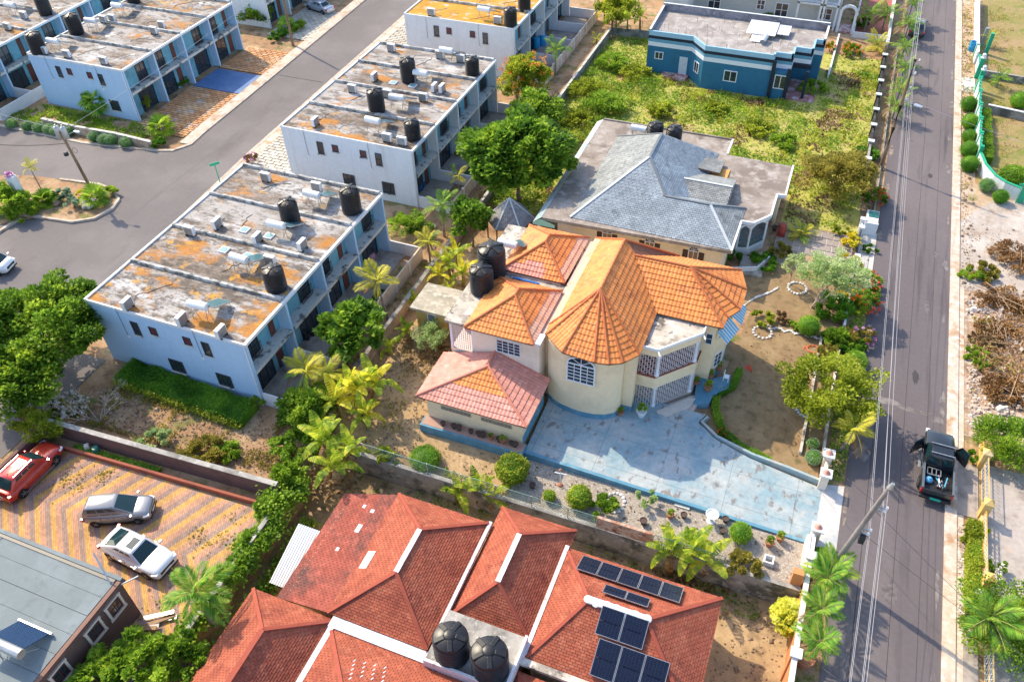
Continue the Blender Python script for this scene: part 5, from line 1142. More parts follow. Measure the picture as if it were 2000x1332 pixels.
m_ = MB(); m_.tube([q+Vector((.3+.28*math.cos(2*PI*i/12), .2, .3+.28*math.sin(2*PI*i/12))) for i in range(13)], .02, 5); m_.build('cable_coil', WIREB, P1)
WN = ['highest', 'second', 'third', 'fourth', 'lowest']
def wire(label, pts, r=.018, sag=.5, mat=WIRE):
    m_ = MB(); P_ = [Vector(q) for q in pts]; L_ = []
    for a, b in zip(P_, P_[1:]):
        for i in range(12): t_ = i/12; L_.append(a.lerp(b, t_)-Vector((0,0,sag*4*t_*(1-t_))))
    L_.append(P_[-1]); m_.tube(L_, r, 5); return tag(m_.build('power_line', mat), label, 'cable', 'overhead cables')
for i, (z2, z3_, dx) in enumerate(((11.0,8.9,0),(9.8,7.3,.3),(8.4,7.0,.45),(7.2,5.0,.5),(6.6,4.6,.55))):
    q2 = on(a2, b2_, z2)+Vector((dx*.6,0,0)); q3 = on(a3, b3, z3_)+Vector((dx,-.1,0))
    d_ = q3-on(a2, b2_, z2); wire('%s overhead cable strung along the main road' % WN[i], [q2+Vector((1.0,70,-.5)), q2, q3, Vector((q3.x-.6,-12,z3_-.3))], .012, .45)
wire('service cable from the leaning pole to the orange house porch', [on(a3, b3, 7.4), (-3.1,43.4,6.0)], .014, 1.0, WIREB)
wire('cable crossing the main road below the leaning pole', [on(a3, b3, 4.7), (22,22,6.0)], .012, .3, WIREB)
wire('second cable crossing the main road below the leaning pole', [on(a3, b3, 6.9), (24,18,6.5)], .012, .3, WIREB)
wire('thin cable crossing the road near the tall pole', [on(a2, b2_, 7.4), (30,70,7)], .012, .4)
wire('cable from the island pole down to the left edge', [on(a1, b1_, 5.6), (-79,47.0,4.2)], .03, .4, WIREB)
wire('cable from the island pole to the townhouses', [b1_+Vector((0,0,.3)), (-88.0,52,6.0)], .014, .4)
wire('cable from the island pole to the far forecourt pole', [b1_, on(a4, b4_, 8.4)], .014, .6)
# ------------------------------------------------------------------ roof equipment
def tank_proto(label='black plastic water tank'):
    o = thing('water_tank', label, 'water tank')
    prof = [(.68,0),(.7,.03)]
    for k in range(9): z = .08+k*.185; prof += [(.7,z),(.735,z+.03),(.735,z+.11),(.7,z+.14)]
    prof += [(.7,1.76),(.66,1.86)]
    MB().lathe((0,0,0), prof, 26).build('body', W3['black'], o, smooth=45)
    MB().lathe((0,0,1.86), [(.66,0),(.5,.09),(.3,.15),(.22,.16)], 26).build('shoulder', W3['black'], o, smooth=45)
    MB().lathe((0,0,1.99), [(.24,0),(.24,.07),(.2,.1),(.05,.11)], 16).build('lid', W3['black'], o, smooth=40)
    for k in range(5):
        a = 2*PI*k/5+.3; Mx = Matrix.Rotation(a, 4, 'Z') @ Matrix.Translation((.45,0,1.97)) @ Matrix.Rotation(.22, 4, 'Y'); MB().mbox(Mx, .46, .2, .1).build('rib', W3['black'], o, bevel=.03)
    return o
TK = Place(tank_proto())
def tanks(lst, zb, what, group='black water tanks'):
    L_ = sorted(lst, key=lambda q: -q[1])
    for i, (a, b, r, h) in enumerate(L_):
        lab = what if len(L_) == 1 else '%s %s' % (ORD[i], what)
        q = p(a, b, zb); TK((q.x, q.y, zb), random.uniform(0, 6), (r/.72, r/.72, h/2.1), lab, group)
tanks([(541,563,.78,2.0),(570,436,.76,2.3),(688,412,.8,2.3)], 6.0, 'black water tank on the nearest townhouse roof')
tanks([(807,270,.72,1.9),(737,218,.8,2.4),(799,158,.8,2.5),(923,145,.72,1.9)], 6.0, 'black water tank on the middle townhouse roof')
tanks([(997,50,.75,2.1),(1024,20,.75,2.1)], 6.0, 'black water tank on the yellow-stained townhouse roof')
tanks([(78,103,.85,2.4),(151,66,.82,2.4),(262,6,.8,2.3)], 6.0, 'black water tank on the roof above the paved forecourts')
tanks([(91,28,.8,2.3)], 6.0, 'black water tank on the top left corner roof')
tanks([(1278,276,.75,2.0),(1314,283,.75,2.0)], 3.4, 'black water tank on the grey house slab')
tanks([(942,568,.84,2.25)], 6.18, 'smaller black water tank beside the orange roof, in front of the big one')
tanks([(962,536,1.0,2.7)], 6.18, 'big black water tank behind the smaller one beside the orange roof')
tanks([(884,1275,.95,2.1),(958,1306,.98,2.15)], 2.02, 'large black water tank on the red house platform')
def heater_proto():
    o = thing('solar_heater', 'solar water heater', 'solar heater')
    MB().cyl((-.75,0,1.15),(.75,0,1.15),.3,n=18).build('tank', W3['whitem'], o, smooth=40)
    Mx = Matrix.Translation((.75,.95,.72)) @ Matrix.Rotation(-.45, 4, 'X'); MB().mbox(Mx, 1.15, 1.95, .1).build('panel_case', W3['galv'], o)
    MB().mbox(Mx @ Matrix.Translation((0,0,.055)), 1.05, 1.85, .01).build('absorber', M('collector_glass', (.07,.16,.18), .12, var=0), o)
    for a, b in ((-.6,-.2),(.6,-.2),(-.6,.25),(.6,.25)): MB().cyl((a,b,0),(a,b*.3,.95),.022,n=6).build('leg', W3['galv'], o)
    for x in (.35,1.15): MB().cyl((x,1.75,0),(x,1.7,.4),.022,n=6).build('leg', W3['galv'], o)
    for a, b in (((-.6,-.2,.1),(-.6,.25,.7)),((.6,-.2,.1),(.6,.25,.7))): MB().cyl(a, b, .015, n=5).build('brace', W3['galv'], o)
    return o
HT = Place(heater_proto())
def heaters(lst, zb, what):
    L_ = sorted(lst, key=lambda q: -q[1])
    for i, (a, b) in enumerate(L_):
        q = p(a, b, zb); HT((q.x, q.y, zb), random.uniform(-.06,.06), 1, what if len(L_) == 1 else '%s %s' % (ORD[i], what), 'solar water heaters')
heaters([(395,620),(614,402),(545,462),(474,528)], 6.0, 'solar water heater on the nearest townhouse roof')
heaters([(731,257),(777,212),(823,164),(873,119)], 6.0, 'solar water heater on the middle townhouse roof')
heaters([(946,38)], 6.0, 'solar water heater on the yellow-stained townhouse roof')
heaters([(111,100),(184,60),(235,30)], 6.0, 'solar water heater on the roof above the paved forecourts')
heaters([(27,28)], 6.0, 'solar water heater on the top left corner roof')
heaters([(1246,272)], 3.4, 'solar water heater on the grey house slab beside the tanks')
heaters([(992,500)], 6.18, 'solar water heater behind the big tank of the orange house')
def ac_proto():
    o = thing('air_conditioner', 'outdoor air conditioner unit', 'air conditioner')
    MB().box(-.45,.45,-.17,.17,.1,.85).build('casing', W3['whitem'], o, bevel=.02)
    MB().box(-.4,.36,-.195,-.172,.14,.8).build('coil_panel', M('coil_grey', (.16,.17,.18), .5, var=.1), o)
    m_ = MB()
    for k in range(7): m_.box(-.42,.38,-.215,-.197,.16+k*.095,.2+k*.095)
    m_.build('louvre', W3['galv'], o)
    for x in (-.3,.3): MB().box(x-.04,x+.04,-.25,.25,0,.1).build('foot', W3['dgrey'], o)
    m_ = MB(); m_.tube([(.45,.05,.3),(.6,.1,.1),(.9,.3,.04),(1.2,.25,.04)], .025, 5); m_.build('pipe', W3['dgrey'], o)
    return o
AC = Place(ac_proto())
def acs(lst, zb, what):
    L_ = sorted(lst, key=lambda q: -q[1])
    for i, q_ in enumerate(L_):
        q = p(q_[0], q_[1], zb); AC((q.x, q.y, zb), (q_[2] if len(q_) > 2 else random.choice((0,0,PI/2,.1))), 1.0, '%s %s' % (ORD[i], what), 'air conditioner units on the roofs')
acs([(252,602,PI/2),(358,632,PI/2),(434,657,PI/2),(521,354,0),(620,373,0),(426,445,PI/2),(505,474,PI/2),(592,487,PI/2),(373,459,0),(530,517,0)], 6.0, 'air conditioner unit on the nearest townhouse roof')
acs([(617,246,PI/2),(757,277,0),(786,284,0),(689,181,0),(758,191,0),(827,198,0),(732,158,PI/2),(849,179,PI/2),(864,181,PI/2),(765,101,0),(860,115,0),(900,122,0)], 6.0, 'air conditioner unit on the middle townhouse roof')
acs([(843,31,0),(972,47,0)], 6.0, 'air conditioner unit on the yellow-stained townhouse roof')
acs([(88,106,0),(133,113,0),(205,126,0),(302,67,0),(318,56,0),(221,43,0),(204,45,0)], 6.0, 'air conditioner unit on the roof above the paved forecourts')
acs([(49,37,0),(17,59,0)], 6.0, 'air conditioner unit on the top left corner roof')
# ------------------------------------------------------------------ vegetation
def quads_mesh(name, V):
    """V: (n,4,3) array of separate quads"""
    n = len(V); me = bpy.data.meshes.new(name); me.vertices.add(n*4); me.loops.add(n*4); me.polygons.add(n)
    me.vertices.foreach_set('co', V.reshape(-1).astype(np.float32)); me.loops.foreach_set('vertex_index', np.arange(n*4, dtype=np.int32))
    me.polygons.foreach_set('loop_start', np.arange(0, n*4, 4, dtype=np.int32)); me.polygons.foreach_set('loop_total', np.full(n, 4, np.int32)); me.update(calc_edges=True); return me
def unit(a): return a/np.maximum(np.linalg.norm(a, axis=-1, keepdims=True), 1e-6)
def leaf_quads(C, D, s, wr=.38, fold=.12):
    D = unit(D); n = len(C); s = np.broadcast_to(np.asarray(s, float).reshape(-1, 1), (n, 1))
    Z = np.tile([[0, 0, 1.]], (n, 1))+rng.normal(0, .35, (n, 3)); W_ = unit(np.cross(D, Z)); U_ = np.cross(W_, D)
    return np.stack([C-D*s*.5, C+W_*s*wr+U_*s*fold, C+D*s*.5-U_*s*fold*.6, C-W_*s*wr+U_*s*fold], 1)
def crown_quads(c, rad_, ncl, nlf, leaf, cr=.3, shell=.55, up=.25, droop=.0, flat=1.0, wr=.38):
    c = np.array(c, float); R = np.array(rad_, float)
    d = unit(rng.normal(0, 1, (ncl, 3))); d[:, 2] = np.where(d[:, 2] < -.35, -d[:, 2]*.5, d[:, 2]); r = rng.uniform(shell**3, 1, (ncl, 1))**(1/3.)
    cc = c+d*r*R*(1+rng.normal(0, .07, (ncl, 1))); rc = cr*R.mean()*rng.uniform(.65, 1.25, (ncl, 1))
    k = rng.integers(0, ncl, nlf); o = unit(rng.normal(0, 1, (nlf, 3)))*rng.uniform(.2, 1, (nlf, 1))**.5
    pos = cc[k]+o*rc[k]*np.array([1, 1, .75*flat]); D = o*.8+d[k]*.5+np.array([0, 0, up-droop])+rng.normal(0, .35, (nlf, 3))
    return leaf_quads(pos, D, leaf*rng.uniform(.7, 1.3, nlf), wr), cc
G1 = LEAF('leaf_breadfruit', (0.0557,0.137,0.0186), (0.168,0.325,0.031), (0.473,0.63,0.062), .5)
G2 = LEAF('leaf_poinciana', (0.072,0.154,0.014), (0.204,0.362,0.035), (0.529,0.652,0.0612), .5)
G3 = LEAF('leaf_yellow_green', (0.159,0.214,0.0177), (0.38,0.446,0.0369), (0.62,0.675,0.0739), .5)
G4 = LEAF('leaf_olive', (0.16,0.149,0.0247), (0.354,0.314,0.0556), (0.585,0.486,0.099), .5)
G5 = LEAF('leaf_blue_grey', (0.14,0.228,0.145), (0.304,0.434,0.292), (0.512,0.659,0.454), .5)
G6 = LEAF('leaf_bright', (0.102,0.212,0.0189), (0.266,0.438,0.0345), (0.53,0.662,0.0704), .5)
G7 = LEAF('leaf_pale', (0.285,0.42,0.132), (0.52,0.665,0.281), (0.647,0.665,0.413), .5)
G8 = LEAF('leaf_hedge', (0.0372,0.132,0.0124), (0.112,0.29,0.0207), (0.297,0.527,0.0413), .5)
GY = LEAF('leaf_croton', (0.614,0.409,0.0205), (0.8,0.696,0.0409), (0.8,0.8,0.102), .5)
GYY = LEAF('leaf_yellow_croton', (0.614,0.573,0.0409), (0.8,0.8,0.102), (0.8,0.8,0.246), .5)
FR_ = LEAF('petal_red', (0.528,0.0396,0.0132), (0.8,0.0924,0.0264), (0.8,0.211,0.066), .2); FP = LEAF('petal_pink', (0.528,0.158,0.33), (0.792,0.33,0.594), (0.8,0.594,0.792), .2)
FW_ = LEAF('petal_white', (0.792,0.726,0.528), (0.8,0.8,0.726), (0.8,0.8,0.898), .2); FO = LEAF('petal_orange', (0.66,0.132,0.0132), (0.8,0.264,0.0264), (0.8,0.462,0.066), .2)
DRY = LEAF('dry_leaf', (.1,.055,.02), (.24,.14,.06), (.4,.27,.14), .15)
PG = LEAF('palm_leaf', (0.0607,0.183,0.024), (0.214,0.466,0.0482), (0.607,0.665,0.0961), .5, 1.2); PY = LEAF('palm_leaf_yellow', (0.364,0.392,0.024), (0.711,0.665,0.0722), (0.711,0.665,0.145), .5, 1.2)
BG = LEAF('banana_leaf', (0.124,0.235,0.0165), (0.374,0.503,0.0412), (0.8,0.76,0.0824), .5, 1.0); BY = LEAF('banana_leaf_yellow', (0.416,0.403,0.0165), (0.8,0.704,0.0494), (0.8,0.76,0.0989), .5, 1.0)  # green leaf colour and a yellow one for the golden clumps
BARK = M('bark', (.2,.15,.11), .95, [((.3,.25,.2), 2, .5, .65)], bump=.5, bscale=15); BARKP = M('pale_bark', (.42,.36,.29), .95, [((.28,.22,.17), 2, .5, .65)], bump=.4)
def tree(label, base, cz, rd, mat, leaf=.3, ncl=60, nlf=9000, trunk=.18, bark=None, name='tree', cat='tree', group=None, shell=.5, cr=.3, droop=0, limbs=9, flower=None, nfl=0, stems=1, up=.25, lean=(0, 0)):
    x, y = base[0], base[1]; z0 = base[2] if len(base) > 2 else 0; o = thing(name, label, cat, (x, y, z0), group); bark = bark or BARK
    c = (x+lean[0], y+lean[1], z0+cz)
    Q, cc = crown_quads(c, rd, ncl, nlf, leaf, cr, shell, up, droop)
    mobj('crown', quads_mesh('crown', Q), mat, o)
    m_ = MB(); fork = Vector((x, y, z0)).lerp(Vector(c), .45)
    for s_ in range(stems):
        q0 = Vector((x+random.uniform(-.12,.12)*(stems > 1)*3, y+random.uniform(-.12,.12)*(stems > 1)*3, z0-.1)); f_ = fork+Vector((random.uniform(-.5,.5), random.uniform(-.5,.5), 0))*(stems > 1)
        m_.tube([q0, q0.lerp(f_, .5)+Vector((random.uniform(-.1,.1), random.uniform(-.1,.1), 0)), f_], [trunk, trunk*.8, trunk*.65], 8)
        for k in rng.permutation(ncl)[:max(2, limbs//stems)]:
            e = Vector(cc[k]); md = f_.lerp(e, .5)+Vector((0, 0, .12*(e-f_).length)); m_.tube([f_-Vector((0,0,.1)), md, e], [trunk*.5, trunk*.3, trunk*.1], 6)
    m_.build('trunk', bark, o, smooth=60)
    if flower is not None:
        F, _ = crown_quads((c[0], c[1], c[2]+rd[2]*.12), (rd[0]*1.02, rd[1]*1.02, rd[2]*1.02), max(6, nfl//14), nfl, leaf*.6, .1, .93); mobj('blossom', quads_mesh('blossom', F), flower, o)
    return o
def bush(label, at_, r, mat, h=None, leaf=.13, n=2200, name='shrub', group=None, flower=None, nfl=0, loose=.3, cat='shrub', z=0.0, ncl=None, fl_leaf=None):
    """at_: photo pixel of the crown's middle, r: radius"""
    h = h or r*.85; q = p(at_[0], at_[1], z+h*.6) if len(at_) == 2 else Vector(at_)
    rd = (r, r, h*.55) if not hasattr(r, '__len__') else (r[0], r[1], h*.55); rm = rd[0]
    o = thing(name, label, cat, (q.x, q.y, z), group); c = (q.x, q.y, z+h*.52)
    Q, cc = crown_quads(c, rd, ncl or max(10, int(16*max(rm, .5)**1.3)), n, leaf, loose, .55); mobj('foliage', quads_mesh('foliage', Q), mat, o)
    m_ = MB()
    for k in range(5): e = Vector(cc[rng.integers(0, len(cc))]); m_.tube([(q.x, q.y, z-.05), Vector((q.x, q.y, z)).lerp(e, .5)+Vector((0,0,.05)), e], [.035*max(1, rm), .025, .01], 5)
    m_.build('stem', BARK, o)
    if flower is not None: F, _ = crown_quads((c[0], c[1], c[2]+.05), (rd[0]*1.02, rd[1]*1.02, rd[2]*1.05), max(8, nfl//12), nfl, fl_leaf or leaf, .12, .92); mobj('blossom', quads_mesh('blossom', F), flower, o)
    return o
def ball(label, at_, r, mat=G6, z=0.0, name='clipped_bush', group='clipped ball bushes', squash=.9, n=None, leaf=.07):
    q = p(at_[0], at_[1], z+r*squash); o = thing(name, label, 'bush', (q.x, q.y, z), group); c = np.array([q.x, q.y, z+r*squash])
    n = n or int(2600*max(r, .4)**1.6); d = unit(rng.normal(0, 1, (n, 3))); bump_ = 1+.06*np.sin(d[:, :1]*7+q.x)*np.cos(d[:, 1:2]*6+q.y)+.035*np.sin(d[:, 2:]*13+q.y)
    pos = c+d*np.array([r, r, r*squash])*bump_*rng.normal(.985, .045, (n, 1)); mobj('foliage', quads_mesh('foliage', leaf_quads(pos, d+rng.normal(0, .8, (n, 3)), leaf*rng.uniform(.7, 1.3, n), .45)), mat, o)
    m_ = MB(); m_.lathe((c[0], c[1], c[2]-r*squash*.92), [(r*.92*math.sin(PI*i/10)+.001, r*squash*.92*(1-math.cos(PI*i/10))) for i in range(11)], 18); m_.build('light_block_core', G8, o)  # added solid core, stops light passing through the leaf shell
    MB().cyl((q.x, q.y, z-.05), (q.x, q.y, z+r*.5), .04, n=6).build('stem', BARK, o); return o
def hedge(label, pts, w_, h, mat, leaf=.09, dens=900, name='hedge', z=0.0, fringe=None):
    q = [Vector((a[0], a[1], 0)) for a in pts]; o = thing(name, label, 'hedge', (q[0].x, q[0].y, z)); Qs = []; m_ = MB(); Ff = []
    for a, b in zip(q, q[1:]):
        d_ = (b-a); L_ = d_.length; d_.normalize(); nn = np.array([-d_.y, d_.x, 0]); da = np.array(d_); n = int(L_*dens*(w_+2*h)/2)
        s_ = rng.uniform(0, L_, (n, 1)); t_ = rng.uniform(-1, 1, (n, 1)); which = rng.random((n, 1)) < w_/(w_+2*h)
        off = np.where(which, t_*w_/2, np.sign(t_)*w_/2); zz = np.where(which, h, np.abs(t_)*h)
        jit = rng.normal(0, .04, (n, 3)); pos = np.array(a)+da*s_+nn*off*(1+.08*np.sin(s_*3))+np.array([0, 0, 1])*(z+zz*(1+.07*np.sin(s_*2.3+off*2)))+jit
        Dn = np.where(which, np.array([[0, 0, 1.]]), nn*np.sign(off))+rng.normal(0, .7, (n, 3)); Qs.append(leaf_quads(pos, Dn, leaf*rng.uniform(.7, 1.3, n), .42))
        m_.bar(a+Vector((0,0,z+h*.46)), b+Vector((0,0,z+h*.46)), w_*.88, h*.92)
        if fringe is not None:
            k = n//4; s_ = rng.uniform(0, L_, (k, 1)); pos = np.array(a)+da*s_-nn*(w_/2+.1)+rng.normal(0, .12, (k, 3))+np.array([0, 0, z+h*.45])*rng.uniform(.3, 1.6, (k, 1)); Ff.append(leaf_quads(pos, -nn+rng.normal(0, .7, (k, 3)), leaf*rng.uniform(.8, 1.5, k), .45))
    mobj('foliage', quads_mesh('foliage', np.concatenate(Qs)), mat, o); m_.build('light_block_core', G8, o)  # added dark green core keeps light out of the hedge
    if Ff: mobj('flowering_edge', quads_mesh('flowering_edge', np.concatenate(Ff)), fringe, o)
    return o
def stuff_leaves(name, label, Q, mat): o = mobj(name, quads_mesh(name, Q), mat); o['kind'] = 'stuff'; o['label'] = label; o['category'] = 'vegetation'; return o
# --- palms
def frond_mesh(name, n=34, droop=.5, w_=.3, mat=PG):
    Q = []; t_ = np.linspace(.1, 1, n)
    def pt(t): return np.array([t*(1-.12*t*droop), 0, .32*t-.75*droop*t*t])
    for i, t in enumerate(t_):
        a = pt(t); L_ = w_*(.55+.9*math.sin(PI*min(1, t*.92+.05)))*(1-.35*t)
        for s_ in (-1, 1):
            D = np.array([.75, s_*.8, -.25-.3*droop+rng.normal(0, .08)]); D /= np.linalg.norm(D); tip = a+D*L_; wv = np.array([.0125, -s_*.005, 0])
            Q.append([a-wv*.4, a+D*L_*.45-wv+[0, 0, .012], tip, a+D*L_*.45+wv])
    me = quads_mesh(name, np.array(Q)); me.materials.append(mat)
    return me
def rachis(mat): 
    m_ = MB(); pts = [(t*(1-.06*t), 0, .32*t-.37*t*t) for t in (0, .25, .5, .75, 1)]; m_.tube(pts, [.018, .014, .011, .008, .004], 4); me = bpy.data.meshes.new('rachis'); me.from_pydata(m_.v, [], m_.f); me.materials.append(mat); return me
FM = {k: [frond_mesh('frond', 30, dr, .34, mt) for dr in (.5, .75, 1.0)] for k, mt in (('g', PG), ('y', PY), ('d', DRY))}
RAC = rachis(M('palm_rachis', (.3,.32,.08), .7)); TRUNKP = M('palm_trunk', (.33,.28,.22), .9, [((.2,.17,.13), 4, .45, .6, (.2,.2,3))], bump=.4)
def palm(label, base, h, L_, n=13, kind='g', tr=.09, lean=(0, 0), group='feather palms', crownshaft=True, name='palm_tree', z=0.0):
    b = Vector((base[0], base[1], z)); o = thing(name, label, 'palm', b, group); top = b+Vector((lean[0], lean[1], h))
    m_ = MB(); m_.tube([b-Vector((0,0,.1)), b.lerp(top, .5)+Vector((lean[0]*.1, lean[1]*.1, 0)), top], [tr*1.5, tr, tr*.8], 9); m_.build('trunk', TRUNKP, o, smooth=60)
    if crownshaft: MB().cyl(top, top+Vector((lean[0]*.1, lean[1]*.1, .5*L_*.5)), tr*.95, tr*.5, 8).build('crownshaft', PG, o, smooth=60)
    t0 = top+Vector((0, 0, .18*L_ if crownshaft else 0))
    for i in range(n):
        lay = i/n; pit = -1.05+1.35*lay+random.uniform(-.12,.12); az = i*2.4+random.uniform(-.25,.25); me = FM['d'][2] if (i == n-1 and (n > 10)) else FM[kind if random.random() < .85 else 'g'][0 if lay < .4 else (1 if lay < .75 else 2)]
        f_ = bpy.data.objects.new('frond', me); COL.objects.link(f_); f_.parent = o; f_.location = t0-b; f_.rotation_euler = (random.uniform(-.25,.25), pit, az); k = L_*random.uniform(.7,1.12); f_.scale = (k, k*random.uniform(.85,1.15), k*random.uniform(.8,1.2))
        r_ = bpy.data.objects.new('rachis', RAC); COL.objects.link(r_); r_.parent = f_
    return o
def fan_mesh(mat, nb=15):
    Q = []
    for i in range(nb):
        a = -1.9+3.8*i/(nb-1); D = np.array([math.cos(a), math.sin(a), -.1]); W_ = np.array([-math.sin(a), math.cos(a), 0]); L_ = .55
        s0 = np.array([.45, 0, .0]); Q.append([s0, s0+D*L_*.6+W_*.05, s0+D*L_+[0, 0, -.12], s0+D*L_*.6-W_*.05])
    m_ = quads_mesh('fan_leaf', np.array(Q)); m_.materials.append(mat); return m_
FAN = fan_mesh(PG); FANY = fan_mesh(G6)
def fanpalm(label, base, h, L_, n=18, me=FAN, z=0.0):
    b = Vector((base[0], base[1], z)); o = thing('fan_palm', label, 'palm', b); 
    MB().tube([b-Vector((0,0,.1)), b+Vector((0,0,h*.6)), b+Vector((0,0,h))], [.16, .13, .12], 9).build('trunk', TRUNKP, o)
    for i in range(n):
        f_ = bpy.data.objects.new('fan_leaf', me); COL.objects.link(f_); f_.parent = o; f_.location = (0, 0, h); f_.rotation_euler = (0, -1.2+1.7*i/n, i*2.4); k = L_*random.uniform(.85,1.1); f_.scale = (k, k, k)
        m_ = None
    return o
# --- bananas
def banana_leaf(mat, torn=.35, droop=.7):
    Q = []; n = 11
    def pt(t): return np.array([t*(1-.2*droop*t), 0, .5*t-.85*droop*t*t])
    for i in range(n):
        t0, t1 = .06+.94*i/n, .06+.94*(i+1)/n; w0 = .13*math.sin(PI*min(1, t0*.86+.12))**.6; w1 = .13*math.sin(PI*min(1, max(.02, 1-(1-t1)*.9)*.86+.12))**.6 if i < n-1 else .02
        for s_ in (-1, 1):
            sk = random.random() < torn; g_ = .012 if sk else 0; dz = random.uniform(-.05,.01) if sk else -.01
            a, b = pt(t0), pt(t1); Q.append([a+[g_, 0, 0], b-[g_, 0, 0], b+[.02-g_, s_*w1, -.03+dz], a+[.02+g_, s_*w0, -.03+dz]] if s_ > 0 else [b-[g_, 0, 0], a+[g_, 0, 0], a+[.02+g_, s_*w0, -.03+dz], b+[.02-g_, s_*w1, -.03+dz]])
    me = quads_mesh('banana_leaf', np.array(Q)); me.materials.append(mat); return me
BL = {k: [banana_leaf(mt, .4, d_) for d_ in (.35, .65, .95)] for k, mt in (('g', BG), ('y', BY), ('d', DRY))}
BSTEM = M('banana_stem', (.25,.24,.07), .8, [((.2,.11,.05), 2.5, .5, .6, (1,1,.3))])
def banana(label, base, h=2.2, L_=2.4, n=8, kind='g', dead=1, z=0.0, group='banana plants'):
    b = Vector((base[0], base[1], z)); o = thing('banana_plant', label, 'banana plant', b, group); ln = Vector((random.uniform(-.15,.15), random.uniform(-.15,.15), 0))
    MB().tube([b-Vector((0,0,.1)), b+ln*.5+Vector((0,0,h*.5)), b+ln+Vector((0,0,h))], [.16, .13, .07], 8).build('stem', BSTEM, o, smooth=60)
    for i in range(n+dead):
        dd = i >= n; f_ = bpy.data.objects.new('leaf', BL['d' if dd else (kind if random.random() < .5 else 'g')][2 if dd else min(2, int(3*i/n))]); COL.objects.link(f_); f_.parent = o
        f_.location = ln+Vector((0, 0, h*(.98 if not dd else .75))); f_.rotation_euler = (random.uniform(-.25,.25), (.9 if dd else -1.05+1.2*i/n)+random.uniform(-.12,.12), i*2.4+random.uniform(-.3,.3)); k = L_*random.uniform(.75,1.12)*(.7 if dd else 1); f_.scale = (k, k*1.25, k)
    return o
def bananas(what, lst, **k):
    for i, (a, b, h, L_) in enumerate(lst):
        z = k.get('z', 0.0); q = p(a, b, z); banana('%s %s' % (what[0] if len(lst) == 1 else n9[i]+' '+what[0], what[1]), (q.x, q.y), h, L_, k.get('n', 8), k.get('kind', 'g'), k.get('dead', 1), z)
n9 = ['first', 'second', 'third', 'fourth', 'fifth', 'sixth', 'seventh', 'eighth', 'ninth']
# --- trees
def T(label, at_, cz, rd, mat, **k):
    q = p(at_[0], at_[1], cz); return tree(label, (q.x, q.y), cz, rd, mat, **k)
T('big dark breadfruit tree between the middle townhouses and the grey house', (1012,305), 5.0, (4.6,4.6,3.3), G1, leaf=.55, ncl=120, nlf=15000, trunk=.25, cr=.24, shell=.6)
T('spreading feathery tree at the left edge beside the car park', (75,640), 4.2, (5.2,4.6,2.6), G2, leaf=.3, ncl=110, nlf=26000, trunk=.22, bark=BARKP, shell=.45, cr=.22, limbs=16)
T('second feathery tree growing below the spreading one at the left edge', (30,735), 3.2, (3.6,2.8,2.2), G2, leaf=.3, ncl=60, nlf=11000, trunk=.15, bark=BARKP)
T('small dark tree beside the gazebo', (920,428), 3.0, (1.8,1.8,1.8), G1, leaf=.3, ncl=50, nlf=5500, trunk=.12)
T('papaya-like tree growing in the nearest townhouse yard', (690,645), 3.4, (2.4,2.3,1.7), G1, leaf=.5, ncl=42, nlf=3200, trunk=.12)
T('airy yellow-green tree in the sandy garden beside the road', (1618,765), 2.6, (3.1,3.1,1.9), G3, leaf=.2, ncl=90, nlf=12000, trunk=.09, bark=BARKP, shell=.3, cr=.26, stems=3)
T('wispy pale moringa tree with slanting bare stems', (1610,540), 3.4, (2.6,1.9,1.5), G7, leaf=.16, ncl=60, nlf=7000, trunk=.07, bark=BARKP, shell=.25, stems=4, lean=(.8,.5))
T('pale shrubby sapling beside the moringa tree', (1552,515), 2.2, (1.0,1.0,.9), G7, leaf=.16, ncl=20, nlf=1300, trunk=.05, bark=BARKP, shell=.2)
T('olive-coloured spreading tree in the corner of the overgrown lot', (1640,345), 2.4, (3.4,2.8,1.9), G4, leaf=.2, ncl=80, nlf=13000, trunk=.12)
T('reddish flowering tree beside the yellow-roofed townhouse yards', (1022,155), 3.0, (2.8,2.8,2.6), G3, leaf=.28, ncl=60, nlf=7000, trunk=.14, flower=FO, nfl=900)
T('green mango tree behind the dark breadfruit tree', (1045,222), 3.0, (2.8,2.4,2.2), G2, leaf=.3, ncl=50, nlf=6500, trunk=.14)
T('light green frangipani tree at the bottom edge beside the brown building', (270,1295), 1.6, (2.6,1.8,1.5), G6, leaf=.28, ncl=55, nlf=5500, trunk=.12, shell=.4, cr=.2)
T('light green frangipani tree in the bottom left by the door', (190,1330), 1.6, (1.7,1.6,1.4), G6, leaf=.28, ncl=32, nlf=3000, trunk=.1, cr=.22)
T('leafy frangipani at the foot of the vine-covered wall', (355,1290), 1.2, (1.7,1.5,1.2), G6, leaf=.28, ncl=30, nlf=3000, trunk=.09, cr=.22)
T('large green shrub tree behind the yellow gate at the right edge', (1985,868), 1.3, (2.9,2.0,1.3), G6, leaf=.14, ncl=70, nlf=11000, trunk=.08)
T('dark flowering tree at the bottom right edge', (1975,1215), 1.4, (2.6,2.8,1.3), G2, leaf=.14, ncl=70, nlf=10000, trunk=.08, flower=FW_, nfl=120)
T('bright feathery bush in the alley behind the nearest townhouses', (800,440), .9, (1.9,1.5,1.0), G6, leaf=.16, ncl=40, nlf=5000, trunk=.05)
T('leafy green tree where the brown wall meets the vines', (600,800), 1.6, (2.0,1.9,1.6), G2, leaf=.22, ncl=50, nlf=7000, trunk=.1)
T('tall shrub growing beside the yellow outbuilding', (838,655), 1.2, (1.5,1.2,1.1), G7, leaf=.12, ncl=34, nlf=3500, trunk=.04, stems=3)
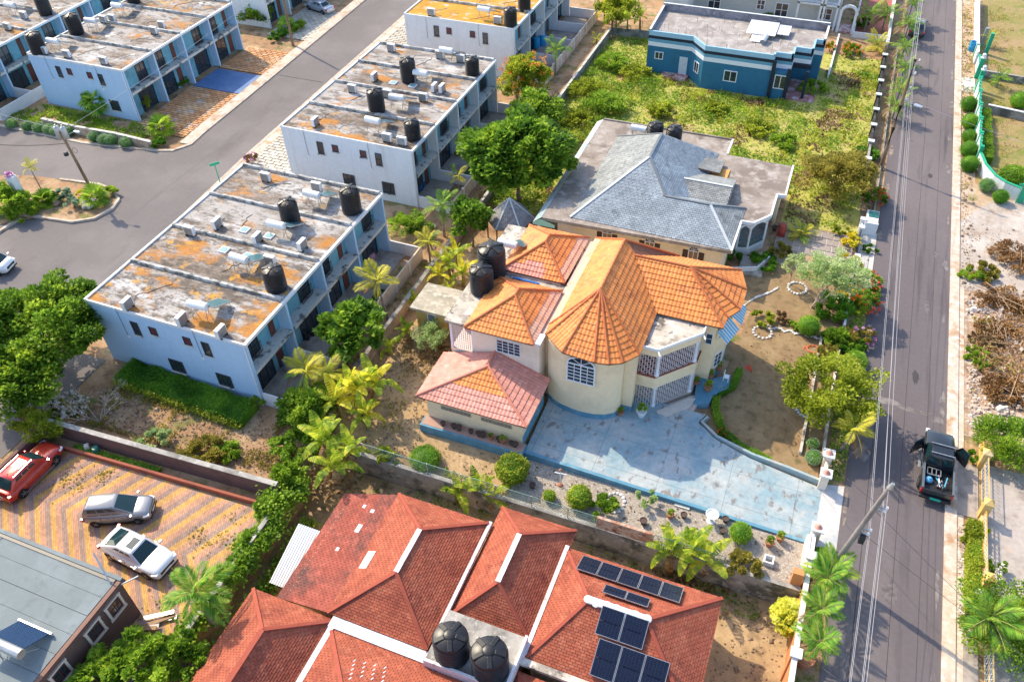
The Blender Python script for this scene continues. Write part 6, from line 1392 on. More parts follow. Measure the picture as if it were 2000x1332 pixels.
T('yellow-leaved tree at the top centre behind the townhouses', (1205,20), 2.6, (2.6,2.2,2.0), G3, leaf=.3, ncl=40, nlf=4200, trunk=.12)
T('yellow-green shrub beside the wall of the red car', (75,830), 1.3, (1.9,1.2,1.2), G3, leaf=.14, ncl=40, nlf=5200, trunk=.06, stems=2)
T('round shrub with cream blossom on the dry slope', (130,797), 1.0, (1.35,1.2,1.0), G4, leaf=.18, ncl=30, nlf=3000, trunk=.05, flower=FW_, nfl=1500)
T('dark leafy tree at the left edge beyond the street island', (10,395), 1.4, (2.6,1.8,1.4), G6, leaf=.25, ncl=40, nlf=5000, trunk=.1)
T('bushy green tree at the top behind the far forecourt', (500,25), 1.5, (2.4,2.0,1.5), G2, leaf=.3, ncl=36, nlf=3800, trunk=.1)
T('green tree between the two top left townhouse blocks', (205,10), 2.5, (2.4,2.4,2.0), G6, leaf=.3, ncl=36, nlf=3800, trunk=.1)
ds = thing('dead_shrub', 'bare grey dead shrub on the dry slope below the long townhouse', 'dead shrub', p(195,825)); m_ = MB()
def twig(a, d, L_, r, lv):
    b = a+d*L_; m_.tube([a, a.lerp(b, .5)+Vector((random.uniform(-.05,.05), random.uniform(-.05,.05), .03)), b], [r, r*.8, r*.55], 5)
    if lv:
        for k in range(3 if lv > 1 else 4): twig(b, (d+Vector((random.uniform(-.75,.75), random.uniform(-.75,.75), random.uniform(-.25,.5)))).normalized(), L_*random.uniform(.6,.85), r*.55, lv-1)
for k in range(4): twig(ds.location.copy(), Vector((math.cos(k*1.6)*.6, math.sin(k*1.6)*.6+.2, .8)).normalized(), 1.1, .05, 4)
m_.build('branches', M('dead_wood', (.42,.36,.32), .95), ds)
# --- palms
def PB(a, b, z=0): q = p(a, b, z); return (q.x, q.y)
palm('yellow-green palm standing in the gap behind the nearest townhouse yards, middle one', PB(757,625), 3.6, 1.9, 13, 'y', lean=(-.3,0))
palm('yellowish palm at the near end of the nearest townhouse yards', PB(612,780), 2.6, 1.9, 13, 'y'); palm('second yellowish palm leaning beside the near end of the townhouse yards', PB(640,772), 2.3, 1.6, 11, 'y', lean=(.4,-.1))
palm('palm in the alley between the two nearer townhouse blocks', PB(868,462), 3.0, 1.9, 13, 'g'); palm('small yellow palm beside the alley retaining wall', PB(842,525), 2.6, 1.5, 11, 'y'); palm('slim palm standing in the middle townhouse yard', PB(897,392), 2.4, 1.3, 9, 'y', .05)
palm('palm beside the pale wall of the yellow-roofed townhouses', PB(1085,148), 2.9, 1.9, 13, 'g'); palm('small palm in front of the reddish flowering tree', PB(1010,205), 1.8, 1.8, 11, 'g')
palm('bright palm leaning over the road beside the flaking white wall', PB(1640,880), 2.2, 1.7, 11, 'y', lean=(.35,-.1)); palm('drooping palm growing against the vine-covered wall', PB(418,1220), 3.0, 2.3, 15, 'g', .12, lean=(-.2,.1))
for i, (a, b, h) in enumerate(((1600,1165,1.7),(1590,1225,1.7),(1588,1285,1.5),(1615,1140,1.3))): palm('%s of the dark green palms beside the road below the leaning pole' % ['farthest but one', 'middle', 'nearest', 'farthest'][i], PB(a, b), h, 1.55, 13, 'g')
palm('palm beside the lower yellow pillar at the right', PB(1890,1240), 1.6, 2.0, 14, 'g', .12, lean=(.5,.2)); palm('slim palm on the planted street island', PB(85,378), 2.6, 1.1, 9, 'y', .05, lean=(-.3,.1))
palm('small palm inside the green wall on the lawn', PB(1945,172), .9, 1.4, 10, 'g'); palm('dry palm at the far green pillars', PB(1928,92), .9, 1.2, 8, 'y')
for i, (a, b) in enumerate(((1772,35),(1765,75),(1757,118),(1757,155),(1750,195),(1742,225))): palm('%s palm in the row along the main road at the top' % ['farthest', 'second farthest', 'third farthest', 'third nearest', 'second nearest', 'nearest'][i], PB(a, b+8), 2.2-.2*i, 1.75, 13, 'g')
for i, (a, b) in enumerate(((1688,62),(1722,62))): palm('%s dark palm beside the red terrace' % ('left', 'right')[i], PB(a, b), 1.8, 2.1, 13, 'g')
palm('golden areca palm against the dark roadside wall', PB(1712,98), .6, 2.0, 14, 'y', crownshaft=False); palm('young yellow palm in the overgrown lot behind the grey house', PB(1572,305), .3, 1.3, 9, 'y', crownshaft=False)
palm('areca palm beside the tiled path of the grey house', PB(1562,465), .4, 1.7, 15, 'y', crownshaft=False); palm('young palm in the gap by the far townhouse fence', PB(1165,85), .5, 1.2, 8, 'y', crownshaft=False)
fanpalm('fan palm in front of the end wall of the top left townhouses', PB(196,225), 1.5, 2.0, 20); fanpalm('low fan palm at the corner of the paved forecourt', PB(318,262), .6, 1.8, 18, FANY); fanpalm('low fan palm on the planted street island', PB(190,398), .6, 1.6, 18, FANY); fanpalm('low fan palm beside the far utility pole', PB(562,62), .5, 1.7, 16)
fanpalm('second low fan palm on the left of the street island', PB(92,400), .5, 1.5, 16, FANY)
# --- bananas
bananas(('banana plant', 'of the big golden clump behind the pink garage'), [(700,800,2.6,2.5),(735,790,2.4,2.4),(668,815,2.0,2.3),(720,840,1.6,1.9)], kind='y', n=9)
bananas(('banana plant', 'of the clump beside the vine wall above the red roof'), [(640,900,2.2,2.5),(665,940,1.8,2.2),(690,905,1.5,2.0)], n=9, dead=2)
bananas(('banana plant', 'of the clump behind the chain-link fence'), [(900,985,1.6,1.8),(935,990,1.9,1.9),(965,1000,1.7,1.9),(880,970,1.2,1.5)], dead=2, z=LOW, n=7)
bananas(('banana plant', 'of the big clump beside the gravel garden'), [(1300,1110,2.2,2.2),(1340,1120,2.5,2.3),(1375,1125,2.0,2.1)], dead=4, z=LOW, n=8)
bananas(('banana plant', 'of the clump left of the black tanks'), [(880,545,1.9,1.9),(905,560,1.6,1.8),(860,560,1.3,1.6),(895,525,1.7,1.7)], kind='y')
bananas(('banana plant', 'of the clump at the top beside the overgrown lot'), [(1195,62,2.0,2.2),(1225,72,2.2,2.2),(1250,60,1.8,2.0),(1180,45,1.8,2.0)], kind='y')
bananas(('small banana plant', 'beside the yellow outbuilding'), [(800,665,1.0,1.4),(765,695,.9,1.3)])
bananas(('small banana plant', 'in the narrow alley by the retaining wall'), [(880,580,.7,1.2),(812,598,.7,1.2)])
# --- hedges, clipped bushes
hq = [(-44.6,29.6),(-33.0,29.2)]
hedge('long dark clipped hedge under the end wall of the nearest townhouse', hq, 2.0, .8, G8, .1, 800, fringe=G3)
hedge('yellow-green hedge inside the green and white wall', [(16.0,93.5),(16.1,83)], 1.0, .9, G6, .09, 700)
hedge('low green hedge edging the sandy garden beside the porch', [(-2.3,42.6),(-2.0,41.2),(-1.2,39.6),(.4,38.6),(2.3,38.15)], .45, .4, G6, .06, 1500, z=.05)
hedge('low hedge along the angled end of the orange house', [(-1.2,46.0),(-1.3,44.2),(-2.2,42.9)], .4, .4, G8, .06, 1500, z=.05)
hedge('hedge in front of the yellow stone wall', [(14.75,37.6),(14.65,33.2),(14.6,30.8)], .7, .7, G3, .1, 900)
hedge('green shrub bed behind the yellow wall at the right edge', [(16.6,30.5),(19.5,30.0)], 1.3, .6, G6, .12, 700)
ball('round clipped bush in the gravel garden near the gate', (1447,1040), .68, G6, .03); ball('round clipped bush on the roadside verge with a long shadow', (1671,706), .85, G6); ball('small round bush beside the drive apron', (1604,1084), .5, G6)
ball('large clipped bush in the garden beside the bare stems', (1580,636), .85, G6); ball('yellow-green clipped bush in front of the chain-link fence', (1132,970), .8, G3, .03, leaf=.09); ball('small clipped bush beside the white stone ring', (1073,968), .42, G3, .03)
ball('low clipped mound behind the chain-link fence', (830,894), 1.05, G6, squash=.5); ball('tall yellow-green bush at the drive corner', (1000,915), 1.05, G3, .03, leaf=.12); ball('pale silvery ball bush at the end of the sandy garden', (1590,893), .55, G5, .05); ball('small round white-flowered bush at the corner of the sandy garden', (1588,866), .42, G7, .05)
ball('bright yellow spiky croton bush beside the orange wall', (1545,1205), 1.0, GYY, LOW+.9, leaf=.3, n=1500); ball('big round bush on the far lawn at the right edge', (1992,196), .95, G8)
for i, (a, b) in enumerate(((1893,203),(1895,237),(1893,265),(1893,291),(1895,320))): ball('%s round bush in the row outside the green and white wall' % ['farthest', 'second farthest', 'middle', 'second nearest', 'nearest'][i], (a, b), .85 if i != 2 else .7, G8)
ball('small round bush at the curve of the green and white wall', (1928,362), .7, G5); ball('round bush below the curve of the green and white wall', (1955,384), .7, G8); ball('bright bush inside the curve of the green and white wall', (1980,345), 1.3, G6, leaf=.12, squash=.7)
for i, (a, b) in enumerate(((22,241),(53,246),(76,249),(96,252),(134,256),(184,267),(203,272),(216,273),(245,278),(110,255))): ball('%s blue-grey ball shrub from the left in the row along the estate kerb' % n9[i] if i < 9 else 'extra blue-grey ball shrub beside the island pole line on the estate kerb', (a, b), .7, G5, squash=.75, group='blue-grey shrubs along the estate kerb')
# --- shrubs
SH = [('orange-yellow croton by the gate of the grey house',(1665,470),.9,GY,1.2),('yellow croton at the corner of the grey house garden',(1660,512),1.05,GY,1.3),('yellow croton above the bluish wall',(1648,566),.95,GY,1.2),('green croton beside the tiled path gate',(1645,450),.8,G3,1.0),
 ('dark purple shrub in the grey house garden',(1628,598),1.6,G8,1.1),('yellow-green shrub among the garden stones',(1490,620),.9,G3,.8),('low dry shrub beside the garden stones',(1527,620),.7,DRY,.6),('small green clipped shrub beside the bare stems',(1552,633),.5,G6,.8),('green shrub at the roadside wall',(1640,660),1.2,G6,.9),('light green shrub on the flaking white wall',(1633,655),1.1,G6,1.1),
 ('green shrub under the ball bush row beside the road',(1665,690),.9,G8,.8),('purple flowering shrub beside the road',(1683,655),1.1,G4,1.2),('leafy shrub at the roadside under the purple one',(1672,672),.8,G8,.8),('yellow-tipped shrub in the sandy garden corner',(1622,690),1.0,G4,.8),
 ('green shrub at the verandah of the grey house',(1525,488),1.0,G4,1.1),('dark shrub below the verandah of the grey house',(1490,510),1.2,G8,.9),('shrub at the corner of the grey house',(1432,500),.9,G8,1.0),
 ('shrub in the roadside verge below the white gate wall',(1697,485),.7,G8,.6),('bare-stemmed plant in the gravel garden',(1262,972),.7,G7,1.1),('dark olive bush beside the yellow clipped bush',(1182,993),.95,G6,1.0),('low shrub by the lower garden fence',(1455,1105),1.0,G4,1.0),
 ('blue-grey conifer shrub on the street island',(140,398),.8,G5,1.0),('dark rosemary shrub on the street island',(118,380),1.1,G5,.9),('orange-leaved shrub on the street island',(160,378),.7,GY,.8),('bright shrub on the left of the street island',(88,388),1.2,G6,1.1),('bushy shrub at the right end of the street island',(212,375),.9,G2,.9),('large leafy shrub at the left of the street island',(45,415),1.5,G6,1.1),
 ('potted shrub beside the paved forecourt steps',(355,160),.8,G8,1.0),('yellow tree-like shrub before the townhouse corner',(283,203),.8,G3,1.8),('shrub at the corner of the estate kerb',(310,278),1.1,G8,.7),('shrub bed beside the far forecourt',(540,70),1.3,G8,.9),('leafy shrub under the far utility pole',(580,50),1.1,G6,1.0),
 ('weedy shrub on the dry slope by the brown wall',(305,860),1.0,G7,1.1),('low weedy bush on the dry slope',(400,880),1.5,G4,.8),('grassy tuft on the dry slope',(440,885),1.1,G6,.6),('round shrub at the end of the clipped hedge',(498,788),.7,G2,1.0),
 ('shrub beside the banana clump on the low wall',(760,890),1.0,G3,.7),('dark low shrub inside the yellow gate',(1898,890),.6,G8,.6),('weedy clump on the rubble lot',(1925,528),1.2,G4,.6),('green weed clump beside the kerb',(1900,540),1.0,G6,.5),('weed patch at the edge of the rubble lot',(1905,690),.9,G6,.4),('weed patch beside the brush pile',(1920,710),.7,G6,.4),
 ('olive hedge shrub outside the yellow wall',(1905,1040),.8,G3,.8),('white flowering shrub inside the yellow wall',(1942,1105),.6,G2,.9),('shrub on the verge by the dark roadside wall',(1690,300),1.3,G8,1.0),('dark shrub beside the far terrace',(1680,40),1.2,G8,1.2),('shrub behind the blue house',(1500,28),1.0,G8,.9)]
for lab, at_, r, mt, h in SH:
    fl = FP if 'purple flowering' in lab else (FW_ if 'white flowering' in lab else None)
    bush(lab, at_, r, mt, h, .16 if r > .8 else .12, int(1700*r*r+600), flower=fl, nfl=260 if fl else 0)
for lab, at_, r in (('red ixora bush beside the road by the grey house garden',(1692,548),1.3),('second red ixora bush beside the road',(1690,590),1.4),('red flowering bush behind the meter kiosk',(1708,383),1.2),('red-orange flowering bush on the verge near the blue house',(1665,97),1.3),('orange flowering bush beside the blue house porch',(1622,92),.7)):
    bush(lab, at_, r, G2, 1.1, .14, int(2600*r), flower=FR_ if 'orange' not in lab else FO, nfl=420)
bush('orange flower tuft in the drive-side hedge', (1412,846), .35, G6, .5, .08, 500, flower=FO, nfl=160, z=.05)
# --- creepers over the yard wall
vy = np.concatenate([rng.uniform(6, 24.6, 9000), rng.uniform(19, 26, 5000)]); vn = len(vy); mound = .6+.55*np.sin(vy*1.7)+.4*np.sin(vy*.6)
vp = np.stack([-26.55+rng.normal(0, .42, vn)+.25*np.sin(vy*2.1), vy, .35+np.abs(rng.normal(0, .42, vn))*np.clip(mound, .3, 1.6)-np.abs(rng.normal(0, .25, vn))], 1)
vo = thing('creeper', 'green creeper smothering the wall between car yard and red roof', 'creeper', (-26.55, 15, 0)); mobj('foliage', quads_mesh('foliage', leaf_quads(vp, rng.normal(0, 1, (vn, 3))+[0, 0, .5], .2*rng.uniform(.7, 1.3, vn), .45)), G6, vo)
vp2 = np.stack([-24.9+rng.normal(0, .35, 2600), rng.uniform(9, 24, 2600), LOW+.3+np.abs(rng.normal(0, .5, 2600))], 1); mobj('trailing_foliage', quads_mesh('trailing_foliage', leaf_quads(vp2, rng.normal(0, 1, (2600, 3))+[0, 0, .5], .2*rng.uniform(.7, 1.3, 2600), .45)), G6, vo)
# --- weeds and grass nobody could count
def inpoly(P_, poly):
    x, y = P_[:, 0], P_[:, 1]; ins = np.zeros(len(P_), bool); n = len(poly)
    for i in range(n):
        (x0, y0), (x1, y1) = poly[i], poly[(i+1) % n]; c = ((y0 > y) != (y1 > y)) & (x < (x1-x0)*(y-y0)/(y1-y0+1e-9)+x0); ins ^= c
    return ins
def scatter(poly, n):
    a = np.array(poly); P_ = rng.uniform(a.min(0), a.max(0), (n*3, 2)); P_ = P_[inpoly(P_, poly)]; return P_[:n]
def fbm(P_, s, seed=0):
    r_ = np.random.default_rng(seed); v = np.zeros(len(P_))
    for k in range(5):
        a = r_.uniform(0, 6.28); f_ = s*1.7**k; v += np.sin(P_[:, 0]*f_*math.cos(a)+P_[:, 1]*f_*math.sin(a)+r_.uniform(0, 6))*np.sin(P_[:, 0]*f_*math.sin(a)*1.3-P_[:, 1]*f_*math.cos(a)+r_.uniform(0, 6))/1.3**k
    return v/2
LOT = [(-27.3,100.5),(-27.3,60),(-20.8,60),(-20.8,74.2),(-7.0,74.4),(-7.0,71.4),(-1.0,71.3),(-1.0,66.6),(5.0,66.6),(5.0,104),(-.8,104),(-.8,90),(-4,89.8),(-13.8,89.5),(-15.6,91.8),(-21.2,91.8),(-21.2,100.5)]
P_ = scatter(LOT, 62000); f_ = fbm(P_, .35, 3); east = P_[:, 0] > -1.5
hh = np.clip(.25+.6*f_, .05, 1.2)*np.where(east, .4, 1); keep = rng.random(len(P_)) < np.clip(np.where(east, .35, .62)+.6*f_, .15, 1); P_, hh = P_[keep], hh[keep]
pos = np.column_stack([P_, .03+hh*rng.uniform(.15, 1, len(P_))]); yl = fbm(P_, .5, 9)-.3*(P_[:, 0] > -1.5)
Q = leaf_quads(pos, rng.normal(0, .75, (len(P_), 3))+[0, 0, .75], rng.uniform(.16, .36, len(P_)), .26)
stuff_leaves('overgrown_weeds', 'lush green weeds filling the lot behind the grey house', Q[yl > -.02], G6); stuff_leaves('overgrown_weeds', 'olive and dry weeds among the green ones', Q[(yl <= -.02) & (yl > -.5)], G3); stuff_leaves('dry_weeds', 'brown dry weeds in the lot', Q[yl <= -.5], DRY)
for i, (a, b, r) in enumerate(((1150,170,2.2),(1195,120,2.0),(1290,215,1.6),(1400,210,1.4),(1180,200,2.4),(1240,140,1.8),(1480,250,1.5),(1530,275,1.4),(1130,230,1.8),(1075,210,1.6),(1590,170,1.5))):
    bush('%s weedy thicket in the overgrown lot' % (['first','second','third','fourth','fifth','sixth','seventh','eighth','ninth','tenth','eleventh'][i]+' from the left' if False else ['tall leftmost','far left','low grassy','seed-headed','broad left','upper','right-hand','far right','lower left','shady left','dry eastern'][i]), (a, b), r, [G3,G6,G3][i % 3], r*.6, .22, int(1300*r), name='thicket', cat='shrub')
for nm, lab, poly, n, mat, s, thr in (('grass_tufts','dry and green grass tufts on the slope below the nearest townhouse',[(-44.5,24.5),(-27.5,25.2),(-28.5,30.5),(-33,28.5),(-45,29)],9000,G4,.16,.1),('grass_tufts','sparse tufts on the dry lawn across the road',[(15.6,79),(30,78),(30,125),(16.2,125)],14000,G4,.16,.15),('grass_tufts','grass tufts in the side yard of the orange house',[(-27,29.6),(-21.5,29.6),(-21.5,50),(-27,50)],5000,G4,.15,.3),('grass_tufts','grass in the yard of the red house',[(-24,27),(4.8,27.4),(4.8,28.9),(-24,28.8)],3500,G6,.14,.0),('grass_tufts','tufts on the roadside verge',[(13.9,77),(15.1,79),(15.1,125),(13.9,125)],3500,G4,.15,.1),('grass_tufts','weeds beside the estate wall',[(-86,57.6),(-70,57.4),(-66,59),(-70,61.6),(-84,61.5)],7000,G6,.22,-.2),('grass_tufts','weeds along the alley behind the townhouses',[(-29.3,31),(-28.1,31),(-28.1,84),(-29.5,84)],3500,G4,.16,.1)):
    P_ = scatter(poly, n); P_ = P_[fbm(P_, .9, len(lab)) > thr]; z0 = LOW if 'red house' in lab else 0; stuff_leaves(nm, lab, leaf_quads(np.column_stack([P_, z0+.03+rng.uniform(0, .22, len(P_))]), rng.normal(0, .6, (len(P_), 3))+[0, 0, .9], s*rng.uniform(.7, 1.6, len(P_)), .22), mat)
# fallen banana leaves and litter below the plants
P_ = np.concatenate([rng.normal((0, 0), 1, (500, 2))*[1.4, 1.0]+np.array(PB(1330,1130,LOW)), rng.normal((0, 0), 1, (400, 2))*[1.6, 1.0]+np.array(PB(830,690)), rng.normal((0, 0), 1, (350, 2))*[1.4, .8]+np.array(PB(650,950))]); zz = np.where(np.arange(len(P_)) < 500, LOW, 0)
stuff_leaves('leaf_litter', 'brown fallen leaves under the banana plants', leaf_quads(np.column_stack([P_, zz+.05+rng.uniform(0, .2, len(P_))]), rng.normal(0, 1, (len(P_), 3))*[1, 1, .3], .4*rng.uniform(.5, 1.3, len(P_)), .25), DRY)
# ------------------------------------------------------------------ vehicles (front points to +x)
RUBBER = M('tyre_rubber', (.015,.015,.016), .8, var=.1); ALLOY = M('alloy', (.5,.51,.53), .3, metal=.9, var=.05); CGLASS = M('car_glass', (.012,.035,.042), .05, var=0, spec=.45, coat=.1)
TAIL = M('tail_lamp', (.5,.02,.02), .2, var=0); HEAD = M('head_lamp', (.7,.72,.75), .1, var=0, coat=.5); PLATE = M('number_plate', (.75,.75,.72), .5, var=0); TRIM = M('black_trim', (.02,.02,.022), .5, var=0)
def paint(name, col, metal=.3): return M(name, col, .28, metal=metal, var=.03, spec=.5, coat=.8)
def sm(t): return t*t*(3-2*t)
def interp(xs, ys, x): return float(np.interp(x, xs, ys))
def loft(rings, cap=True):
    m_ = MB(); n = len(rings[0]); 
    for r in rings: m_.v += [tuple(q) for q in r]
    for i in range(len(rings)-1):
        for j in range(n): a = i*n+j; b = i*n+(j+1) % n; m_.f.append((a, b, b+n, a+n))
    if cap: m_.f += [tuple(range(n-1, -1, -1)), tuple((len(rings)-1)*n+j for j in range(n))]
    return m_
def wheel(o, x, y, r, wd, s_):
    m_ = MB().lathe((0,0,0), [(r*.66,-wd/2),(r*.93,-wd/2),(r,-wd/2+.03),(r,wd/2-.03),(r*.93,wd/2),(r*.66,wd/2)], 24); T_ = Matrix.Translation((x,y,r)) @ Matrix.Rotation(-s_*PI/2, 4, 'X')
    m_.v = [tuple(T_ @ Vector(q)) for q in m_.v]; w_ = m_.build('wheel', RUBBER, o, smooth=40)
    m_ = MB().lathe((0,0,0), [(r*.64,wd/2-.05),(r*.64,wd/2),(r*.58,wd/2-.015),(r*.56,wd/2-.05),(.01,wd/2-.045)], 22)
    for k in range(5): a = 2*PI*k/5; m_.mbox(Matrix.Rotation(a, 4, 'Z') @ Matrix.Translation((r*.3,0,wd/2-.012)), r*.6, r*.15, .03)
    m_.cyl((0,0,wd/2-.03),(0,0,wd/2+.01), r*.13, n=10); m_.v = [tuple(T_ @ Vector(q)) for q in m_.v]; m_.build('rim', ALLOY, w_, smooth=30)
def car(name, label, L_, W_, H, pm, cab, hood, cat='car', clear=.2, wr=.34, wb=.6, belt=.95, nose=.72, tail_z=.98, sunroof=False, rails=False, group='parked cars', lower=None, vanlike=False, brand=None):
    """cab = (rear base x, rear top x, front top x, front base x) as fractions of L measured from the rear"""
    o = thing(name, label, cat, group=group); hl = L_/2
    xs = np.linspace(0, 1, 31); rings = []
    for t in xs:
        e = abs(2*t-1); w_ = W_/2*(1-.16*e**5-.06*(e > .93)*(e-.93)/.07); 
        if t > cab[3]: u = (t-cab[3])/(1-cab[3]); zb = hood-(hood-nose)*u**2.2
        elif t < cab[0]: u = (cab[0]-t)/max(cab[0], .01); zb = belt+(tail_z-belt)*u-.16*u**3
        else: zb = belt+(hood-belt)*sm((t-cab[0])/(cab[3]-cab[0]))
        if t in (0.0, 1.0): zb -= .12
        zs_ = clear+.1*e**6; x = -hl+t*L_+(0 if 0 < t < 1 else 0)
        half = [(0, zs_), (w_*.8, zs_), (w_*.955, zs_+.1), (w_, zs_+(zb-zs_)*.42), (w_*1.0, zs_+(zb-zs_)*.62), (w_*.955, zb-.1), (w_*.88, zb-.025), (w_*.6, zb+.02), (0, zb+.045)]
        rings.append([(x, a, z) for a, z in half]+[(x, -a, z) for a, z in half[-2:0:-1]])
    loft(rings).build('body', pm, o, smooth=50)
    # cabin
    cb = [(-hl+c*L_) for c in cab]; wb_ = W_/2*.87; wt = W_/2*.68; zr0 = belt-.06; zh = hood-.04
    nl = 6; R_ = []
    for k in range(nl+1):
        u = k/nl; f_ = u; x0 = cb[0]+(cb[1]-cb[0])*f_; x1 = cb[3]+(cb[2]-cb[3])*f_; ww = wb_+(wt-wb_)*(f_**1.25); z_ = lambda t: (zr0+(zh-zr0)*t)*(1-f_)+(H-.07)*f_
        R_.append([(x0, -ww*.93, z_(0)), (x0+(x1-x0)*.08, -ww, z_(.1)), (x0+(x1-x0)*.9, -ww, z_(.9)), (x1, -ww*.9, z_(1)), (x1+.03*L_*(1-f_)*.4, 0, z_(1)), (x1, ww*.9, z_(1)), (x0+(x1-x0)*.9, ww, z_(.9)), (x0+(x1-x0)*.08, ww, z_(.1)), (x0, ww*.93, z_(0)), (x0-.015*L_*(1-f_), 0, z_(0))])
    top = [((q[0]-(cb[1]+cb[2])/2)*.9+(cb[1]+cb[2])/2, q[1]*.88, H-.015) for q in R_[-1]]; R_.append(top)
    loft(R_).build('cabin', pm, o, smooth=35)
    def gl(nm, quad, mx, mz0, mz1, off, mat=CGLASS, par=o):
        A, B, C_, D = [Vector(q) for q in quad]; ml, mr2 = mx if isinstance(mx, tuple) else (mx, mx)
        P_ = lambda u, v: (A.lerp(B, u)).lerp(D.lerp(C_, u), v); nr = (B-A).cross(D-A).normalized(); vs = [P_(u, v)+nr*off for u, v in ((ml,mz0),(1-mr2,mz0),(1-mr2,mz1),(ml,mz1))]
        return MB().add([tuple(q) for q in vs]+[tuple(q-nr*.03) for q in vs], [(0,1,2,3),(0,4,5,1),(1,5,6,2),(2,6,7,3),(3,7,4,0)]).build(nm, mat, par)
    b_, t_ = R_[0], R_[nl]
    gl('windscreen', (b_[3], b_[4], t_[4], t_[3]), (.06,0), .1, .96, .018); gl('windscreen', (b_[4], b_[5], t_[5], t_[4]), (0,.06), .1, .96, .018)
    gl('rear_window', (b_[8], b_[9], t_[9], t_[8]), (.1,0), .25 if not vanlike else .3, .94, .018); gl('rear_window', (b_[9], b_[0], t_[0], t_[9]), (0,.1), .25 if not vanlike else .3, .94, .018)
    for i0, i1 in ((1, 2), (6, 7)):
        A, B, C_, D = [Vector(q) for q in (b_[i0], b_[i1], t_[i1], t_[i0])]
        for u0, u1 in ((.04, .34), (.37, .64), (.67, .95)) if vanlike or L_ > 4.6 else ((.05,.48),(.52,.95)):
            gl('side_window', (A.lerp(B, u0), A.lerp(B, u1), D.lerp(C_, u1), D.lerp(C_, u0)), .02, .2, .93, .012)
    if sunroof: MB().box(cb[1]+(cb[2]-cb[1])*.45, cb[1]+(cb[2]-cb[1])*.85, -wt*.55, wt*.55, H-.03, H+.004).build('sunroof', CGLASS, o)
    for s_ in (-1, 1):
        for fx in ((1-wb)/2-.005, (1+wb)/2+.005):
            x = -hl+fx*L_; m_ = MB(); pts = [(x+(wr+.07)*math.cos(PI*i/14), wr+(wr+.07)*math.sin(PI*i/14)) for i in range(15)]; yy = s_*(W_/2*(1-.16*abs(2*fx-1)**5)+.004)
            m_.add([(a, yy, b) for a, b in pts]+[(a, yy-s_*.3, b) for a, b in pts], [tuple(range(15))]+[(i, i+1, 16+i, 15+i) for i in range(14)]); m_.build('wheel_arch', TRIM, o)
            wheel(o, x, s_*(W_/2-.1), wr, .21, s_)
        m_ = MB(); m_.mbox(Matrix.Translation((cb[3]-.15, s_*(W_/2+.07), belt+.06)) @ Matrix.Rotation(-s_*.2, 4, 'Z'), .16, .2, .13); mr_ = m_.build('mirror', pm, o, bevel=.03)
        yh = s_*W_/2*.86
        MB().mbox(Matrix.Translation((hl-.22, yh*.93, nose-.1)) @ Matrix.Rotation(-s_*.35, 4, 'Z'), .4, .28, .13).build('headlight', HEAD, o, bevel=.03)
        MB().mbox(Matrix.Translation((-hl+.12, yh*.97, tail_z-.26)) @ Matrix.Rotation(s_*.3, 4, 'Z'), .22, .26, .2).build('tail_light', TAIL, o, bevel=.03)
        for fx in (.42, .62): MB().box(-hl+fx*L_-.09, -hl+fx*L_+.09, min(s_*W_/2, s_*(W_/2+.03)), max(s_*W_/2, s_*(W_/2+.03)), belt-.2, belt-.17).build('door_handle', pm, o)
        for fx in (.3, .49, .7): MB().box(-hl+fx*L_-.006, -hl+fx*L_+.006, min(s_*W_/2*.97, s_*(W_/2+.003)), max(s_*W_/2*.97, s_*(W_/2+.003)), clear+.15, belt-.1).build('door_gap', TRIM, o)
        if rails: MB().bar((cb[1]+.15, s_*wt*.9, H+.03), (cb[2]-.1, s_*wt*.9, H+.03), .04).build('roof_rail', ALLOY, o)
        MB().box(-hl*.55, hl*.5, min(s_*(W_/2-.05), s_*(W_/2+.01)), max(s_*(W_/2-.05), s_*(W_/2+.01)), clear, clear+.09).build('sill', lower or TRIM, o)
    MB().box(hl-.05, hl+.015, -W_*.28, W_*.28, nose-.28, nose-.08).build('grille', TRIM, o); MB().box(hl-.03, hl+.02, -W_*.4, W_*.4, clear+.08, clear+.2).build('lower_intake', TRIM, o)
    MB().box(hl+.015, hl+.03, -.25, .25, nose-.36, nose-.25).build('number_plate', PLATE, o); MB().box(-hl-.025, -hl+.02, -.26, .26, tail_z-.42, tail_z-.3).build('number_plate', PLATE, o)
    MB().cyl((cb[1]+.25,0,H-.02),(cb[1]+.1,0,H+.12),.025,.01,6).build('aerial', TRIM, o)
    return o
def put(o, rear, front, z=.035):
    r, f_ = Vector(rear), Vector(front); d_ = f_-r; o.location = ((r.x+f_.x)/2, (r.y+f_.y)/2, z); o.rotation_euler = (0, 0, math.atan2(d_.y, d_.x))
v1 = car('parked_car', 'grey compact people carrier parked in the chevron yard', 4.3, 1.74, 1.62, paint('grey_paint', (.3,.3,.31), .5), (.02,.1,.52,.8), .98, wr=.3, belt=.98, nose=.8, tail_z=1.0, vanlike=True)
put(v1, (-37.96,18.3), (-34.1,20.16))
v2 = car('parked_car', 'silver white coupe-backed car with sunroof parked in the chevron yard', 4.85, 1.96, 1.66, paint('silver_white_paint', (.72,.73,.76), .2), (.04,.34,.6,.74), 1.0, wr=.37, belt=1.0, nose=.85, tail_z=1.12, sunroof=True)
put(v2, (-35.1,17.3), (-30.3,16.9))
v3 = car('parked_car', 'red crossover car parked against the dark brown side wall', 4.75, 1.92, 1.66, paint('red_paint', (.5,.035,.02), .2), (.06,.2,.58,.74), 1.0, wr=.36, belt=1.0, nose=.85, tail_z=1.1, sunroof=True, rails=True, lower=ALLOY)
put(v3, (-44.0,17.2), (-44.0,21.9))
